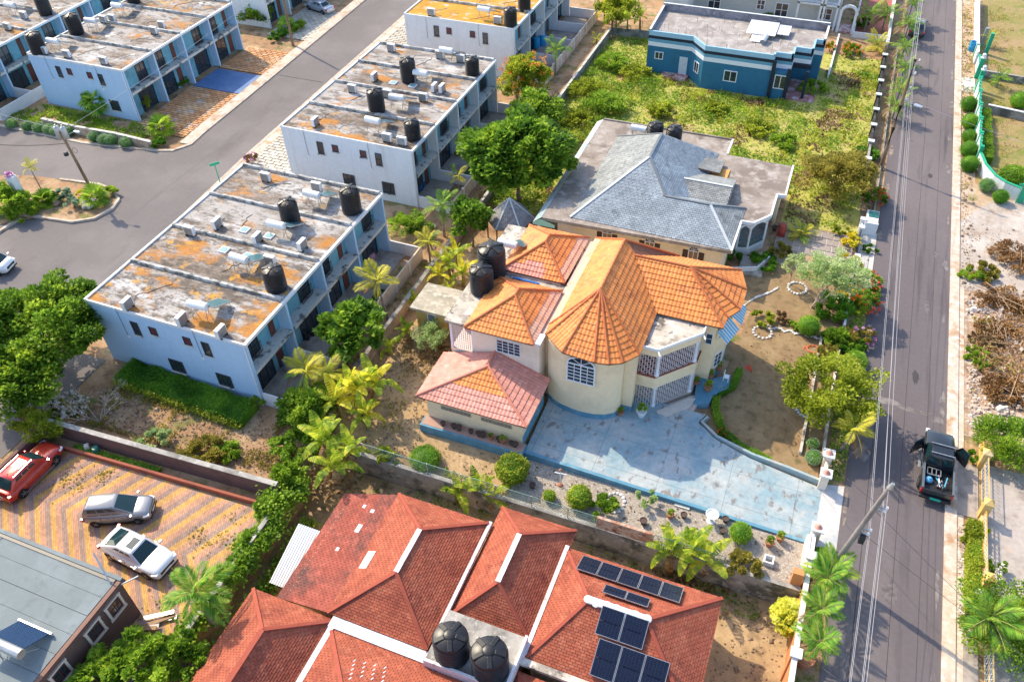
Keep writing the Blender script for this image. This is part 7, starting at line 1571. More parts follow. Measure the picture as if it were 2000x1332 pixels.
v4 = car('parked_car', 'dark car standing in the main road at the top', 4.6, 1.8, 1.65, paint('dark_grey_paint', (.06,.065,.07), .4), (.03,.14,.58,.76), 1.0, wr=.34, belt=1.0, nose=.82, tail_z=1.05, vanlike=True)
put(v4, (8.5,111.5), (8.6,116.1))
v5 = car('parked_car', 'silver saloon car parked on the far forecourt at the top', 4.5, 1.75, 1.42, paint('silver_blue_paint', (.42,.48,.56), .5), (.16,.3,.58,.74), .92, wr=.31, belt=.92, nose=.72, tail_z=1.0)
put(v5, (-65.6,95.2), (-69.9,96.4))
v6 = car('parked_car', 'white van cut off by the left edge beyond the feathery tree', 4.8, 1.8, 1.9, paint('white_van_paint', (.78,.79,.8), .1), (.01,.04,.72,.9), 1.05, cat='van', wr=.33, belt=1.1, nose=.85, tail_z=1.2, vanlike=True)
q = p(14,508,1.2); put(v6, (q.x-4.6, q.y-1.2), (q.x+.2, q.y))
# pickup with both doors open
pk = thing('pickup_truck', 'black pickup truck with open doors and a loaded bed beside the kerb', 'pickup', group=None)
BLKP = paint('black_paint', (.016,.02,.026), .2)
L_, W_ = 5.1, 1.78; hl = L_/2; rings = []
for x in np.linspace(-.45, hl, 20):
    t = (x+.45)/(hl+.45); e = max(0, (t-.55)/.45); w_ = W_/2*(1-.1*e**3); zb = 1.08 if t < .42 else 1.1-.2*((t-.42)/.58)**2.2
    if t == 1: zb -= .15
    zs_ = .38+.08*e**5; half = [(0, zs_), (w_*.8, zs_), (w_*.96, zs_+.1), (w_, .72), (w_*.99, .86), (w_*.95, zb-.08), (w_*.86, zb-.01), (0, zb+.03)]
    rings.append([(x, a, z) for a, z in half]+[(x, -a, z) for a, z in half[-2:0:-1]])
loft(rings).build('body', BLKP, pk, smooth=50)
m_ = MB(); cabx = (-.5, -.42, .75, 1.3); R_ = []
for k in range(5):
    u = k/4; x0 = cabx[0]+(cabx[1]-cabx[0])*u; x1 = cabx[3]+(cabx[2]-cabx[3])*u; ww = W_/2*(.9-.18*u); z = 1.02+(1.68-1.02)*u
    R_.append([(x0,-ww,z),(x0+.1,-ww*1.01,z),(x1-.1,-ww*1.01,z),(x1,-ww*.88,z),(x1+.05*(1-u),0,z),(x1,ww*.88,z),(x1-.1,ww*1.01,z),(x0+.1,ww*1.01,z),(x0,ww,z),(x0-.03,0,z)])
R_.append([((a-.15)*.93+.15, b*.9, 1.745) for a, b, c in R_[-1]]); loft(R_).build('cab', BLKP, pk, smooth=35)
b_, t_ = R_[0], R_[4]
def gq(nm, quad, mx, a0, a1, off, mat=CGLASS):
    A, B, C_, D = [Vector(q) for q in quad]; P_ = lambda u, v: (A.lerp(B, u)).lerp(D.lerp(C_, u), v); nr = (B-A).cross(D-A).normalized(); vs = [P_(u, v)+nr*off for u, v in ((mx,a0),(1-mx,a0),(1-mx,a1),(mx,a1))]
    MB().add([tuple(q) for q in vs]+[tuple(q-nr*.03) for q in vs], [(0,1,2,3),(0,4,5,1),(1,5,6,2),(2,6,7,3),(3,7,4,0)]).build(nm, mat, pk)
gq('windscreen', (b_[3],b_[4],t_[4],t_[3]), .04, .1, .95, .016); gq('windscreen', (b_[4],b_[5],t_[5],t_[4]), .04, .1, .95, .016); gq('rear_window', (b_[8],b_[9],t_[9],t_[8]), .12, .25, .9, .016); gq('rear_window', (b_[9],b_[0],t_[0],t_[9]), .12, .25, .9, .016)
for i0, i1 in ((1, 2), (6, 7)): gq('side_opening', (b_[i0],b_[i1],t_[i1],t_[i0]), .06, .12, .94, .012)
for y in (-.5,-.3,-.1,.1,.3,.5): MB().box(-.25,.62,y-.03,y+.03,1.74,1.765).build('roof_rib', BLKP, pk)
for x in (-.2,.55): MB().bar((x,-.68,1.82),(x,.68,1.82),.05).build('roof_bar', W3['galv'], pk)
bx0, bx1 = -hl, -.55
MB().box(bx0+.1,bx1,-W_/2+.08,W_/2-.08,.55,.66).build('bed_floor', TRIM, pk)
for s_ in (-1, 1):
    m_ = MB(); m_.box(bx0+.06, bx1, min(s_*W_/2, s_*(W_/2-.09)), max(s_*W_/2, s_*(W_/2-.09)), .48, 1.1); m_.build('bed_side', BLKP, pk, bevel=.03); MB().box(bx0+.08, bx1, min(s_*(W_/2+.01), s_*(W_/2-.11)), max(s_*(W_/2+.01), s_*(W_/2-.11)), 1.1, 1.13).build('bed_rail', M('bed_rail_grey', (.12,.14,.16), .4) if s_ < 0 else bpy.data.materials['bed_rail_grey'], pk)
    for x in (-1.5, 1.62):
        pts = [(x+.46*math.cos(PI*i/12), .38+.46*math.sin(PI*i/12)) for i in range(13)]; m_ = MB(); m_.add([(a, s_*(W_/2+.012), b) for a, b in pts]+[(a, s_*(W_/2-.25), b) for a, b in pts], [tuple(range(13))]+[(i, i+1, 14+i, 13+i) for i in range(12)]); m_.build('wheel_arch', TRIM, pk); wheel(pk, x, s_*(W_/2-.06), .38, .25, s_)
    # open door
    Mx = Matrix.Translation((1.12, s_*W_/2, 0)) @ Matrix.Rotation(-s_*.75, 4, 'Z'); m_ = MB(); m_.mbox(Mx @ Matrix.Translation((-.5, s_*.04, .8)), 1.0, .07, .56); d_ = m_.build('door', BLKP, pk)
    m_ = MB(); 
    for a, b in (((-.97,1.08),(-.9,1.62)),((-.9,1.62),(-.3,1.62)),((-.3,1.62),(-.02,1.1))): m_.bar(Mx @ Vector((a[0], s_*.02, a[1])), Mx @ Vector((b[0], s_*.02, b[1])), .05)
    m_.build('window_frame', BLKP, d_); m_ = MB(); vs = [Mx @ Vector((a, s_*.02, b)) for a, b in ((-.95,1.08),(-.05,1.08),(-.3,1.6),(-.88,1.6))]; m_.add([tuple(q) for q in vs], [(0,1,2,3)]); m_.build('window_pane', CGLASS, d_)
    MB().mbox(Mx @ Matrix.Translation((-.12, s_*.17, 1.12)), .14, .2, .18).build('mirror', BLKP, d_)
    MB().box(hl-.3, hl-.02, min(s_*.62, s_*.84), max(s_*.62, s_*.84), .72, .9).build('headlight', HEAD, pk); MB().box(-hl+.03, -hl+.14, min(s_*.72, s_*.9), max(s_*.72, s_*.9), .7, 1.02).build('tail_light', TAIL, pk)
    MB().box(-.4,1.2, min(s_*(W_/2), s_*(W_/2+.16)), max(s_*(W_/2), s_*(W_/2+.16)), .36, .41).build('side_step', W3['galv'], pk)
MB().box(-hl,-hl+.08,-W_/2+.09,W_/2-.09,.5,1.08).build('tailgate', BLKP, pk, bevel=.02); MB().box(-hl-.16,-hl-.01,-W_/2,W_/2,.42,.6).build('bumper', TRIM, pk, bevel=.03); MB().box(-hl-.2,-hl-.1,-.3,.3,.5,.62).build('number_plate', M('green_plate', (.02,.3,.24), .4), pk)
MB().box(bx1-.02,bx1+.03,-W_/2+.1,W_/2-.1,.6,1.12).build('bed_front', BLKP, pk)
pk.scale = (1.1,1.06,1.05); pk.location = (12.45,41.3,.04); pk.rotation_euler = (0,0,PI/2-.02)
def inbed(x, y, z): return Matrix.Translation(pk.location) @ Matrix.Rotation(PI/2-.02, 4, 'Z') @ Vector((x, y, z))
def bed_thing(name, label, cat, fn): 
    c = inbed(-1.5, 0, .7); o = thing(name, label, cat, c); fn(o); return o
def crate(o):
    m_ = MB()
    for a, b in (((-1.3,.65),(-.75,.65)),((-1.3,-.15),(-.75,-.15)),((-1.3,.65),(-1.3,-.15)),((-.75,.65),(-.75,-.15)),((-1.3,.38),(-.75,.38)),((-1.3,.12),(-.75,.12))):
        m_.bar(inbed(*a, .98), inbed(*b, .98), .05)
    m_.build('top_grid', W3['galv'], o); m_ = MB()
    for a, b in (((-1.3,.65),(-.75,.65)),((-1.3,-.15),(-.75,-.15)),((-1.3,.65),(-1.3,-.15)),((-.75,.65),(-.75,-.15))): m_.bar(inbed(*a, .8), inbed(*b, .8), .03, .28)
    m_.build('side', TRIM, o)
bed_thing('crate', 'grey divided crate in the bed of the black pickup', 'crate', crate)
def bag(o): m_ = MB().lathe(inbed(-1.65,.5,.67), [(.2,0),(.28,.1),(.24,.24),(.08,.32),(.1,.36)], 9); m_.build('bag_skin', M('blue_plastic_bag', (.12,.38,.62), .35, var=.2, vscale=9), o, smooth=60)
bed_thing('plastic_bag', 'crumpled blue plastic bag in the bed of the black pickup', 'bag', bag)
def bars(o):
    for i in range(7): a = random.uniform(-2.3,-1.9); MB().bar(inbed(a, random.uniform(-.6,.3), .72+.04*i), inbed(a+random.uniform(.5,1.0), random.uniform(-.7,.2), .75+.04*i), .06).build('bar', [W3['galv'], W3['brown'], AB, W3['whitem']][i % 4], o)
bed_thing('tool_bundle', 'jumble of pipes and tools in the bed of the black pickup', 'tools', bars)
# ------------------------------------------------------------------ small things
TC = M('terracotta', (.4,.16,.09), .85, var=.12); SOIL = M('pot_soil', (.06,.04,.025), .95)
def pot_proto(mat, plant=True):
    o = thing('flower_pot', 'flower pot', 'pot'); MB().lathe((0,0,0), [(.13,0),(.2,.28),(.225,.28),(.225,.34),(.19,.34),(.18,.3)], 14).build('pot', mat, o, smooth=40)
    MB().lathe((0,0,.28), [(.18,0),(.02,.02)], 12).build('soil', SOIL, o)
    if plant: Q, _ = crown_quads((0,0,.5), (.2,.2,.22), 8, 120, .12, .4); mobj('plant', quads_mesh('plant', Q), G6, o)
    return o
PP = Place(pot_proto(TC)); PE = Place(pot_proto(M('dark_pot', (.09,.06,.05), .8), False)); PW = Place(pot_proto(W3['white']))
for i, x in enumerate((-19.4,-18.6,-18.2,-17.3,-16.7,-16.4,-15.8,-15.2,-14.9,-14.3,-14.0)):
    (PP if i in (6, 8) else PE)((x, 32.95+.03*(i % 2), .745), i, .85+.3*((i*7) % 3)/3, '%s pot from the left on the blue ledge of the garage' % (n9+['tenth', 'eleventh'])[i], 'pots on the garage ledge')
for lab, at_, z, s_, k in (('big white pot with a shrub on the painted drive',(1252,812),.52,1.7,PW),('terracotta pot at the corner of the round bay',(1211,810),.52,1.1,PP),('terracotta pot on the blue terrace step nearest the lawn',(1382,762),.52,1.4,PP),('terracotta pot beside the wall on the blue terrace',(1360,750),.52,1.0,PP),('leafy pot on the blue terrace near the window',(1402,723),.52,1.3,PP),('pot on the blue terrace below the window',(1386,738),.52,1.2,PP),
  ('terracotta pot in the gravel garden beside the round bush',(1501,1065),.04,1.25,PP),('green-leaved pot near the gate in the gravel garden',(1522,1055),.04,1.2,PP),('small terracotta pot on the gravel by the bird bath',(1416,1018),.04,1.0,PE),('pot on the gravel below the bird bath',(1410,1040),.04,1.0,PE),('pot with a seedling on the gravel by the banana clump',(1308,1010),.04,1.1,PP),('dark pot at the foot of the bare-stemmed plant',(1256,1022),.04,1.1,PE),('terracotta pot on the gravel beside the drive wall',(1040,952),.04,1.0,PE),('pot half hidden behind the banana clump',(1335,1010),.04,1.0,PE),
  ('pot in the bed by the grey house verandah',(1500,440),.04,1.3,PP),('terracotta pot beside the red barrel',(1512,450),.04,1.2,PE)):
    q = p(*at_, z); k((q.x, q.y, z), 0, s_, lab, 'pots in the gardens')
# blue terrace along the house with stepped kerb
sheet('blue_terrace', [(-3.1,44.0),(-1.7,45.0),(-1.6,43.6),(-2.5,42.6),(-2.6,41.6),(-3.6,41.2),(-3.9,43.4)], .5, BLUEB, .5)
bt = thing('bird_bath', 'white bird bath standing on the gravel', 'bird bath', p(1388,1018,.03)); MB().lathe(bt.location, [(.28,0),(.26,.06),(.1,.12),(.09,.55),(.14,.62),(.4,.74),(.42,.8),(.36,.8),(.3,.74)], 18).build('bowl', W3['white'], bt, smooth=40); MB().lathe(bt.location+Vector((0,0,.73)), [(.33,0),(.02,.01)], 18).build('water', M('bird_water', (.25,.2,.1), .1, var=0), bt)
st_ = thing('concrete_planter', 'square white concrete planter on the lower gravel', 'planter', p(1500,1098,.03)); q = st_.location
for dx, dy, sx, sy in ((-.25,0,.09,.6),(.25,0,.09,.6),(0,-.25,.41,.09),(0,.25,.41,.09)): MB().box(q.x+dx-sx/2,q.x+dx+sx/2,q.y+dy-sy/2,q.y+dy+sy/2,.03,.42).build('side', W3['white'], st_)
mc = thing('manhole_slab', 'pale square slab beside the drive kerb', 'slab', p(1334,983,.03)); q = mc.location; MB().box(q.x-.5,q.x+.5,q.y-.42,q.y+.42,.0,.14).build('slab', W3['slab'], mc, bevel=.02)
STONE = M('white_stone', (.62,.61,.6), .9, var=.12, objrand=.15)
def rock(name, mat, par, c, r, seed):
    r_ = random.Random(seed); m_ = MB().lathe((0,0,0), [(r*.6,-r*.25),(r,r*.05),(r*.85,r*.4),(r*.4,r*.62)], 7); m_.v = [(c[0]+a*r_.uniform(.8,1.2), c[1]+b*r_.uniform(.8,1.2), c[2]+z*r_.uniform(.8,1.2)) for a, b, z in m_.v]; return m_.build(name, mat, par)
def stone_ring(label, c, r, n, z, a0=0, a1=2*PI, mat=STONE, sr=.12, sq=1.0):
    o = thing('stone_ring', label, 'stones', (c[0], c[1], z))
    for i in range(n): a = a0+(a1-a0)*i/n; rock('stone', mat, o, (c[0]+r*math.cos(a), c[1]+r*sq*math.sin(a), z+.04), sr*random.uniform(.8,1.25), i)
    return o
q = p(1200,982,.03); stone_ring('oval ring of white stones on the gravel', (q.x, q.y), .62, 16, .03, sq=1.25); stone_ring('ring of white stones around the moringa sapling', (1.5,57.3), .75, 18, .05)
stone_ring('curved edge of pale blue stones under the airy garden tree', (4.3,44.2), 1.2, 15, .05, PI*.55, PI*1.5, M('blue_white_stone', (.42,.5,.58), .9, var=.1)); stone_ring('ring of white stones beside the awning', (-.3,50.9), .7, 14, .05)
sb = thing('stone_edging', 'line of whitewashed stones between the two gardens', 'stones', (1.5,51.7,.05))
for i in range(34): x = -.2+i*.135; rock('stone', STONE, sb, (x, 51.75+.12*math.sin(i)+random.uniform(-.08,.08), .08), random.uniform(.08,.15), i+50)
s2 = thing('stone_edging', 'curved line of pale stones in the grey house garden bed', 'stones', (-2,55,.05))
for i in range(26): t = i/25; rock('stone', STONE, s2, (-2.6+2.6*t, 52.6+4.6*t+.4*math.sin(t*5), .08), random.uniform(.08,.14), i+90)
hs = thing('garden_hose', 'coiled orange garden hose on the sandy garden', 'hose', (3.6,50.3,.06)); m_ = MB()
m_.tube([(3.6+(.5-.002*i)*math.cos(i*.45)+.05*math.sin(i), 50.3+(.42)*math.sin(i*.45), .07+.0012*i) for i in range(60)]+[(3.0-.01*i, 50.2+.3*math.sin(i*.4), .07) for i in range(12)], .022, 5); m_.build('coil', M('orange_hose', (.7,.16,.06), .5, var=0), hs)
cn = thing('fallen_cloth', 'small red triangular cloth lying on the sandy garden', 'cloth', (-.6,46.5,.05)); MB().add([(-.95,46.45,.06),(-.3,46.3,.06),(-.55,46.75,.34),(-.6,46.5,.06)], [(0,1,2),(1,3,2),(3,0,2)]).build('cloth', M('red_cloth', (.65,.08,.04), .8, var=.1), cn)
cs = thing('white_chair', 'white plastic chair on the blue terrace', 'chair', (-1.95,44.3,.5)); MB().box(-2.15,-1.75,44.1,44.5,.88,.93).build('seat', W3['whitem'], cs); MB().box(-2.15,-2.1,44.1,44.5,.93,1.35).build('backrest', W3['whitem'], cs)
for a, b in ((-2.12,44.13),(-1.78,44.13),(-2.12,44.47),(-1.78,44.47)): MB().box(a-.025,a+.025,b-.025,b+.025,.5,.88).build('leg', W3['whitem'], cs)
tp = thing('garden_post', 'white post with red ends standing by the drive wall', 'post', p(1094,947,.03)); q = tp.location; tq = Vector((q.x, q.y, 1.55))
MB().cyl(q, tq, .03, n=7).build('pole', W3['whitem'], tp); MB().bar(tq+Vector((-.4,0,-.35)), tq+Vector((.4,.1,-.35)), .05).build('arm', W3['whitem'], tp); MB().lathe(tq, [(.1,0),(.12,.08),(.05,.16)], 8).build('head', TC, tp); MB().lathe(q, [(.2,0),(.16,.1),(.05,.12)], 10).build('base', TC, tp)
# barrels, bins, tyres
rb = thing('barrel', 'red plastic barrel at the corner of the grey house', 'barrel', (-.9,64.3,0)); MB().lathe((-.9,64.3,0), [(.33,0),(.37,.1),(.37,.45),(.4,.5),(.37,.55),(.37,1.1),(.3,1.2),(.12,1.24)], 16).build('drum', M('red_drum', (.4,.06,.04), .5, var=.1), rb, smooth=40)
q = p(1897,100); bb_ = thing('barrel', 'blue plastic drum on the verge by the green pillars', 'barrel', (q.x,q.y,0)); MB().lathe((q.x,q.y,0), [(.38,0),(.42,.1),(.42,.5),(.45,.55),(.42,.6),(.42,1.15),(.36,1.15),(.34,.9)], 16).build('drum', M('blue_drum', (.02,.28,.55), .5, var=.1), bb_, smooth=40)
for i, (a, b) in enumerate(((1048,95),(1060,90))): q = p(a, b); o = thing('barrel', '%s blue barrel in the yellow-roofed townhouse yard' % ('left', 'right')[i], 'barrel', (q.x,q.y,.1)); MB().lathe((q.x,q.y,.1), [(.4,0),(.42,.1),(.42,1.2),(.36,1.25),(.1,1.27)], 14).build('drum', bpy.data.materials['blue_drum'], o)
q = p(845,445); ty = thing('tyre', 'old tyre lying in the alley behind the townhouses', 'tyre', (q.x,q.y,0)); MB().lathe((q.x,q.y,.02), [(.2,0),(.32,0),(.36,.1),(.32,.2),(.2,.2),(.24,.1),(.2,0)], 18).build('ring', M('pale_tyre', (.5,.48,.46), .8), ty)
tpot = thing('planter_tub', 'big terracotta tub beside the orange wall at the bottom', 'planter', p(1568,1295,0)); MB().lathe(tpot.location, [(.36,0),(.5,.75),(.54,.78),(.5,.8),(.46,.74)], 18).build('tub', TC, tpot, smooth=40); MB().lathe(tpot.location+Vector((0,0,.72)), [(.45,0),(.02,.02)], 16).build('soil', M('tub_soil', (.3,.14,.08), .95), tpot)
# island: white monument pillar, boulders, street sign
wp = thing('monument_pillar', 'white square pillar on the street island', 'pillar', p(50,402)); q = wp.location; MB().box(q.x-.35,q.x+.35,q.y-.35,q.y+.35,0,3.3).build('shaft', W3['white'], wp); Qf, _ = crown_quads((q.x,q.y,3.5), (.35,.35,.25), 8, 160, .2, .4); mobj('plant', quads_mesh('plant', Qf), FP, wp)
bo = tag(rock('boulder', M('grey_boulder', (.42,.4,.38), .95, [((.2,.18,.16), 2, .5, .62)]), None, (*p(178,405).xy, .3), .75, 5), 'pale boulder on the street island', 'boulder'); bo2 = tag(rock('boulder', M('brown_boulder', (.3,.2,.15), .95), None, (*p(112,402).xy, .25), .5, 8), 'small brown boulder on the street island', 'boulder')
sg = thing('street_sign', 'green street name sign beside the estate street', 'sign', p(431,360)); q = sg.location; MB().cyl(q, q+Vector((0,0,2.2)), .05, n=8).build('post', GRN, sg); MB().mbox(Matrix.Translation(q+Vector((.0,.0,2.3))) @ Matrix.Rotation(.9, 4, 'Z'), .95, .05, .28).build('plate', GRN, sg)
fb = tag(bush('pinkish dry flower bush beside the forecourt at the street', (490,309), .8, DRY, .9, .14, 900, flower=FP, nfl=160), 'pinkish dry flower bush beside the forecourt at the street', 'shrub')
car_cover = thing('tarpaulin', 'pale tarpaulin sheet behind the nearest townhouse roof', 'tarpaulin', (-51,53.5,0)); MB().add([(-53.2,51.6,.6),(-48.6,51.6,.7),(-48.6,55.2,.8),(-53.2,55.2,.6),(-51,53.4,1.6)], [(0,1,4),(1,2,4),(2,3,4),(3,0,4)]).build('sheet', M('pale_blue_tarp', (.55,.66,.68), .6, var=.1), car_cover)
# yard clutter behind the townhouses
TRB = M('blue_toy', (.03,.12,.3), .5); CLU = [('heap of blue boxes on the first patio of the middle townhouses',(826,370),'boxes',TRB),('dark furniture heap on the second patio of the nearest townhouses',(605,655),'furniture',W3['dgrey']),('blue kayak-like tub on the first patio of the nearest townhouses',(555,700),'tub',TRB),('pink laundry heap on the last patio of the nearest townhouses',(722,505),'laundry',M('pink_cloth', (.6,.3,.4), .9, var=.3)),('brown cupboard on the second patio of the middle townhouses',(892,303),'cupboard',WD),('dark sofa on the third patio of the middle townhouses',(945,218),'sofa',W3['dgrey'])]
for lab, at_, cat, mt in CLU:
    q = p(*at_, .1); o = thing('patio_furniture', lab, cat, (q.x, q.y, .1))
    for k in range(4): a = random.uniform(-.5,.5); b = random.uniform(-.5,.5); h = random.uniform(.25,.7); MB().mbox(Matrix.Translation((q.x+a,q.y+b,.1+h/2)) @ Matrix.Rotation(random.uniform(0,3), 4, 'Z'), random.uniform(.3,.7), random.uniform(.3,.5), h).build('piece', mt, o, bevel=.03)
um = thing('parasol', 'folded white parasol sheet leaning in the nearest townhouse yard', 'parasol', p(627,615)); q = um.location; MB().add([(q.x-.9,q.y-.6,1.7),(q.x+.7,q.y-.5,2.0),(q.x+1.0,q.y+.8,2.3),(q.x-.5,q.y+1.0,2.2),(q.x+.05,q.y+.15,2.55)], [(0,1,4),(1,2,4),(2,3,4),(3,0,4)]).build('canopy', W3['white'], um); MB().cyl(q, q+Vector((.05,.15,2.5)), .03, n=6).build('pole', W3['galv'], um)
# bricks of leaf litter on the chevron yard, planks, debris
P_ = np.concatenate([np.array(PB(a, b))+rng.normal(0, s_, (n, 2)) for a, b, s_, n in ((150,945,.5,70),(200,930,.4,50),(215,925,.3,30),(390,1045,.35,40),(435,1050,.35,40),(455,1015,.3,30),(320,1175,.5,40),(330,1185,.6,30),(400,1065,.4,30),(130,935,.5,60))])
stuff_leaves('leaf_litter', 'fallen twigs and leaves on the chevron yard', leaf_quads(np.column_stack([P_, np.full(len(P_), .06)+rng.uniform(0, .05, len(P_))]), rng.normal(0, 1, (len(P_), 3))*[1, 1, .2], .14*rng.uniform(.6, 1.3, len(P_)), .35), G4)
pl = thing('plank_stack', 'stack of boards and planks against the brown building', 'planks', p(300,1215))
for i in range(7): q = pl.location+Vector((random.uniform(-.4,.6), random.uniform(-.7,.5), .06+.05*i)); MB().mbox(Matrix.Translation(q) @ Matrix.Rotation(.6+random.uniform(-.3,.3), 4, 'Z'), 1.7, .25, .05).build('board', [WD, W3['slab'], W3['galv']][i % 3], pl)

for i, (a, b, mt, lab) in enumerate(((163,880,W3['slab'],'grey concrete block on the planter wall'),(180,885,M('green_pot', (.03,.2,.16), .4),'green glazed pot on the planter wall'))):
    q = p(a, b, .4); tag(MB().lathe((q.x, q.y+.35, .0), [(.2,0),(.24,.5),(.2,.62)], 4 if i == 0 else 12).build('concrete_block' if i == 0 else 'glazed_pot', mt), lab, 'block' if i == 0 else 'pot')
hedge('thin row of weeds in the planter before the brown wall', [(-43,22.5),(-36,22.95)], .4, .3, G2, .12, 260, name='planter_weeds')
# rubble lot with brush piles
nR = 5200; P_ = np.column_stack([rng.uniform(14.4, 32, nR), rng.uniform(45.4, 61.5, nR)]); sR = rng.uniform(.04, .17, nR)*np.where(rng.random(nR) < .06, 2.0, 1)
keep = fbm(P_, .7, 4) > -.25; P_, sR = P_[keep], sR[keep]; nR = len(P_); base_ = np.array([[-1,-1,0],[1,-1,0],[.8,1,0],[-1,.9,0],[-.6,-.6,.9],[.6,-.5,1],[.4,.6,.8],[-.5,.5,1]])*.5
ang = rng.uniform(0, 6.28, nR); Rz = np.stack([np.stack([np.cos(ang), -np.sin(ang)], -1), np.stack([np.sin(ang), np.cos(ang)], -1)], 1)
V_ = np.tile(base_, (nR, 1, 1))*(1+rng.normal(0, .15, (nR, 8, 3))); V_[:, :, :2] = np.einsum('nij,nvj->nvi', Rz, V_[:, :, :2]); V_ = V_*sR[:, None, None]*1.6; V_[:, :, 0] += P_[:, :1]; V_[:, :, 1] += P_[:, 1:]; V_[:, :, 2] += .02+.25*np.clip(fbm(P_, .5, 8), 0, 1)[:, None]
fR = [(4,5,6,7),(0,1,5,4),(1,2,6,5),(2,3,7,6),(3,0,4,7)]; me = bpy.data.meshes.new('rubble'); me.from_pydata(V_.reshape(-1, 3).tolist(), [], [tuple(i+8*k for i in f) for k in range(nR) for f in fR]); o = mobj('rubble', me, M('rubble_stone', (.5,.4,.32), .95, [((.62,.57,.52), .5, .45, .6), ((.36,.2,.13), .8, .55, .68)], island=.35)); o['kind'] = 'stuff'; o['label'] = 'pale rubble and broken stones on the lot right of the road'; o['category'] = 'rubble'
nR2 = 260; m_ = MB()
for i in range(nR2): a, b = random.uniform(13.95,14.6), random.uniform(30,37.5); r = random.uniform(.05,.12); m_.mbox(Matrix.Translation((a,b,.06)) @ Matrix.Rotation(random.uniform(0,3), 4, 'Z') @ Matrix.Rotation(random.uniform(-.4,.4), 4, 'X'), r*2, r*1.5, r)
o = m_.build('rubble', bpy.data.materials['rubble_stone']); o['kind'] = 'stuff'; o['label'] = 'strip of small stones beside the kerb'; o['category'] = 'rubble'
def brush(label, c, r, h, n, mat, nl):
    o = thing('brush_pile', label, 'brush pile', (c[0], c[1], 0)); m_ = MB()
    for i in range(n):
        a = random.uniform(0, 6.28); q0 = Vector((c[0]+random.gauss(0, r*.3), c[1]+random.gauss(0, r*.3), random.uniform(.05, h))); L2 = random.uniform(.5, 1.2)*r; d_ = Vector((math.cos(a), math.sin(a), random.uniform(-.15,.25))); m_.tube([q0-d_*L2*.5, q0+Vector((0,0,.08)), q0+d_*L2*.5], [.024, .02, .008], 5)
    m_.build('branches', M('cut_branch', (.42,.29,.18), .9, island=.35) if 'cut_branch' not in bpy.data.materials else bpy.data.materials['cut_branch'], o)
    Q, _ = crown_quads((c[0], c[1], h*.4), (r, r*.8, h*.6), 40, nl, .16, .25, .2); mobj('dry_foliage', quads_mesh('dry_foliage', Q), mat, o)
DR2 = LEAF('rust_leaf', (.16,.08,.03), (.32,.17,.06), (.5,.31,.14), .15)
for lab, a, b, r, h, n, mt, nl in (('large pile of cut branches on the rubble lot',1960,590,2.4,.7,45,DR2,4200),('rusty brown brush pile nearest the pickup',1965,770,2.0,.7,20,DR2,3800),('brown thicket of dead brush at the far end of the rubble lot',1975,510,2.6,1.0,26,DR2,4200),('grey pile of thin sticks in the middle of the rubble lot',1950,650,1.8,.4,36,DR2,2400),('low olive brush heap on the rubble lot',1925,670,1.3,.6,10,DRY,1400)):
    q = p(a, b); brush(lab, (q.x, q.y), r, h, n, mt, nl)
P_ = scatter([(15.3,49.5),(30,48),(30,61),(15.6,61),(14.9,55)], 11000); P_ = P_[fbm(P_, .45, 12) > -.12]
stuff_leaves('dry_brush', 'tangle of dry brown brush covering the rubble lot', leaf_quads(np.column_stack([P_, .08+rng.uniform(0, .5, len(P_))**1.5]), rng.normal(0, 1, (len(P_), 3))*[1, 1, .5], rng.uniform(.2, .6, len(P_)), .09), DR2)
P_ = scatter([(14.5,49.5),(22,49.5),(22,61),(14.5,61)], 3500); P_ = P_[fbm(P_, .6, 21) > .25]
stuff_leaves('lot_weeds', 'patches of green weeds in the brush on the rubble lot', leaf_quads(np.column_stack([P_, .06+rng.uniform(0, .35, len(P_))]), rng.normal(0, .7, (len(P_), 3))+[0, 0, .7], .2*rng.uniform(.7, 1.5, len(P_)), .3), G4)
# wall shrubs' litter and planting on the verge beside the road
P_ = scatter([(5.8,38.2),(7.0,38.2),(7.0,58),(5.8,58)], 2200); stuff_leaves('verge_plants', 'low green ground cover on the verge outside the garden wall', leaf_quads(np.column_stack([P_, rng.uniform(.02, .35, len(P_))]), rng.normal(0, .7, (len(P_), 3))+[0, 0, .7], .16*rng.uniform(.7, 1.5, len(P_)), .35), G2)
P_ = scatter([(5.7,8),(7.0,8),(7.0,30.5),(5.7,30.5)], 700); stuff_leaves('verge_plants', 'sparse weeds on the verge beside the orange wall', leaf_quads(np.column_stack([P_, rng.uniform(.02, .2, len(P_))]), rng.normal(0, .7, (len(P_), 3))+[0, 0, .7], .13*rng.uniform(.7, 1.5, len(P_)), .3), G4)
st2 = thing('sign_board', 'green sign board on a post beside the curved white wall', 'sign', p(1982,398)); q = st2.location; MB().cyl(q, q+Vector((0,0,1.9)), .04, n=7).build('post', W3['galv'], st2); MB().mbox(Matrix.Translation(q+Vector((.1,0,1.95))), .9, .05, .3).build('plate', GRN, st2)

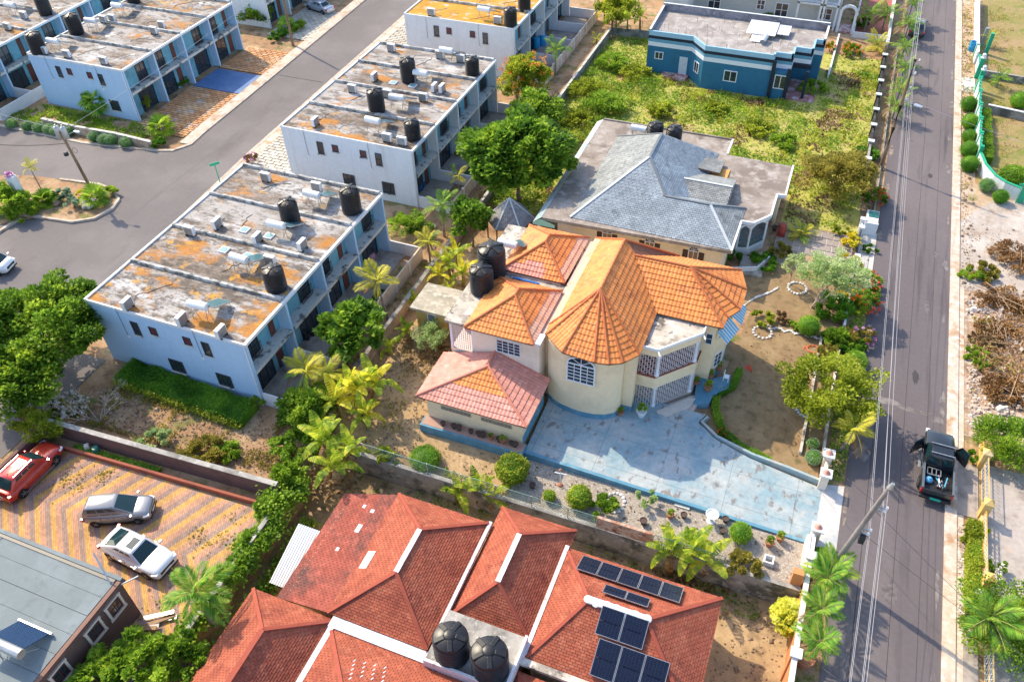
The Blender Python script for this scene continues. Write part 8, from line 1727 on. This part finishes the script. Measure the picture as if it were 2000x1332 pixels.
# small debris lying about the yards
def debris(lab, poly, n, s0, s1, z, mat):
    P_ = scatter(poly, n); k = len(P_); sz = rng.uniform(s0, s1, k)*np.where(rng.random(k) < .08, 2.2, 1); ang = rng.uniform(0, 6.28, k)
    V_ = np.tile(base_, (k, 1, 1))*(1+rng.normal(0, .2, (k, 8, 3))); Rz = np.stack([np.stack([np.cos(ang), -np.sin(ang)], -1), np.stack([np.sin(ang), np.cos(ang)], -1)], 1)
    V_[:, :, :2] = np.einsum('nij,nvj->nvi', Rz, V_[:, :, :2]); V_ *= sz[:, None, None]*1.5; V_[:, :, 0] += P_[:, :1]; V_[:, :, 1] += P_[:, 1:]; V_[:, :, 2] += z
    me = bpy.data.meshes.new('debris'); me.from_pydata(V_.reshape(-1, 3).tolist(), [], [tuple(i+8*q for i in f) for q in range(k) for f in fR]); o = mobj('debris', me, mat); o['kind'] = 'stuff'; o['label'] = lab; o['category'] = 'debris'
DB = M('yard_stone', (.3,.22,.15), .95, island=.45)
debris('stones and clods on the dry slope below the nearest townhouse', [(-44.5,24.5),(-27.5,25.2),(-28.2,30.5),(-33,28),(-45,28.4)], 900, .03, .1, .0, DB)
debris('stones and rubbish in the side yard of the orange house', [(-27.3,30),(-21.3,30),(-21.3,50),(-27.3,50)], 800, .03, .1, .02, DB)
debris('stones in the alley behind the townhouses', [(-29.4,31),(-28.1,31),(-28.1,84),(-29.6,84)], 500, .03, .09, .0, DB)
debris('stones and clods in the lower yard of the red house', [(-24,27),(5,27),(5,28.8),(-24,28.8)], 450, .03, .1, LOW, DB)
debris('stones on the open ground right of the red house', [(1.6,14),(5.2,14),(5.2,28),(1.6,28)], 350, .03, .1, LOW, DB)
debris('gravel and stones spilled along the far kerb of the main road', [(14.0,62),(15.0,62),(15.1,125),(13.9,125)], 900, .03, .1, .02, DB)
debris('loose stones on the gravel turn-off', [(14.2,62),(32,62),(32,73),(14.2,72)], 700, .03, .08, .03, DB)
debris('stones on the verge outside the garden walls', [(5.8,38.2),(7.0,38.2),(7.0,108),(6.0,108)], 600, .03, .09, .0, DB)
P_ = np.concatenate([scatter([(-27.3,29.6),(-13.4,29.6),(-13.4,32.3),(-21.3,32.3),(-21.3,50),(-27.3,50)], 900), scatter([(-44.5,24.5),(-27.5,25.2),(-28.2,30.5),(-45,28.4)], 900), scatter([(-2.2,43),(4,39),(4,52),(-1.5,52)], 160), scatter([(-13,29.5),(5,29.5),(5,32.4),(-13,32.5)], 260)])
stuff_leaves('leaf_litter', 'brown leaf litter scattered over the yards and gardens', leaf_quads(np.column_stack([P_, .06+rng.uniform(0, .04, len(P_))]), rng.normal(0, 1, (len(P_), 3))*[1, 1, .15], .16*rng.uniform(.5, 1.4, len(P_)), .3), DRY)
for lab, at_, r, mt, h in (('tangled creeper mound at the corner of the brown wall',(575,865),1.5,G6,1.5),('leafy creeper mound beside the banana clump',(610,850),1.4,G2,1.7),('creeper mound spilling over the yard wall corner',(560,925),1.3,G6,1.3),('creeper mound lower down on the yard wall',(535,985),1.1,G6,1.2),('creeper mound beside the white lean-to sheet',(495,1055),1.0,G6,1.1),('creeper mound beside the drooping palm',(455,1110),1.0,G6,1.1)):
    bush(lab, at_, r, mt, h, .2, int(1900*r), name='creeper_mound', cat='creeper')
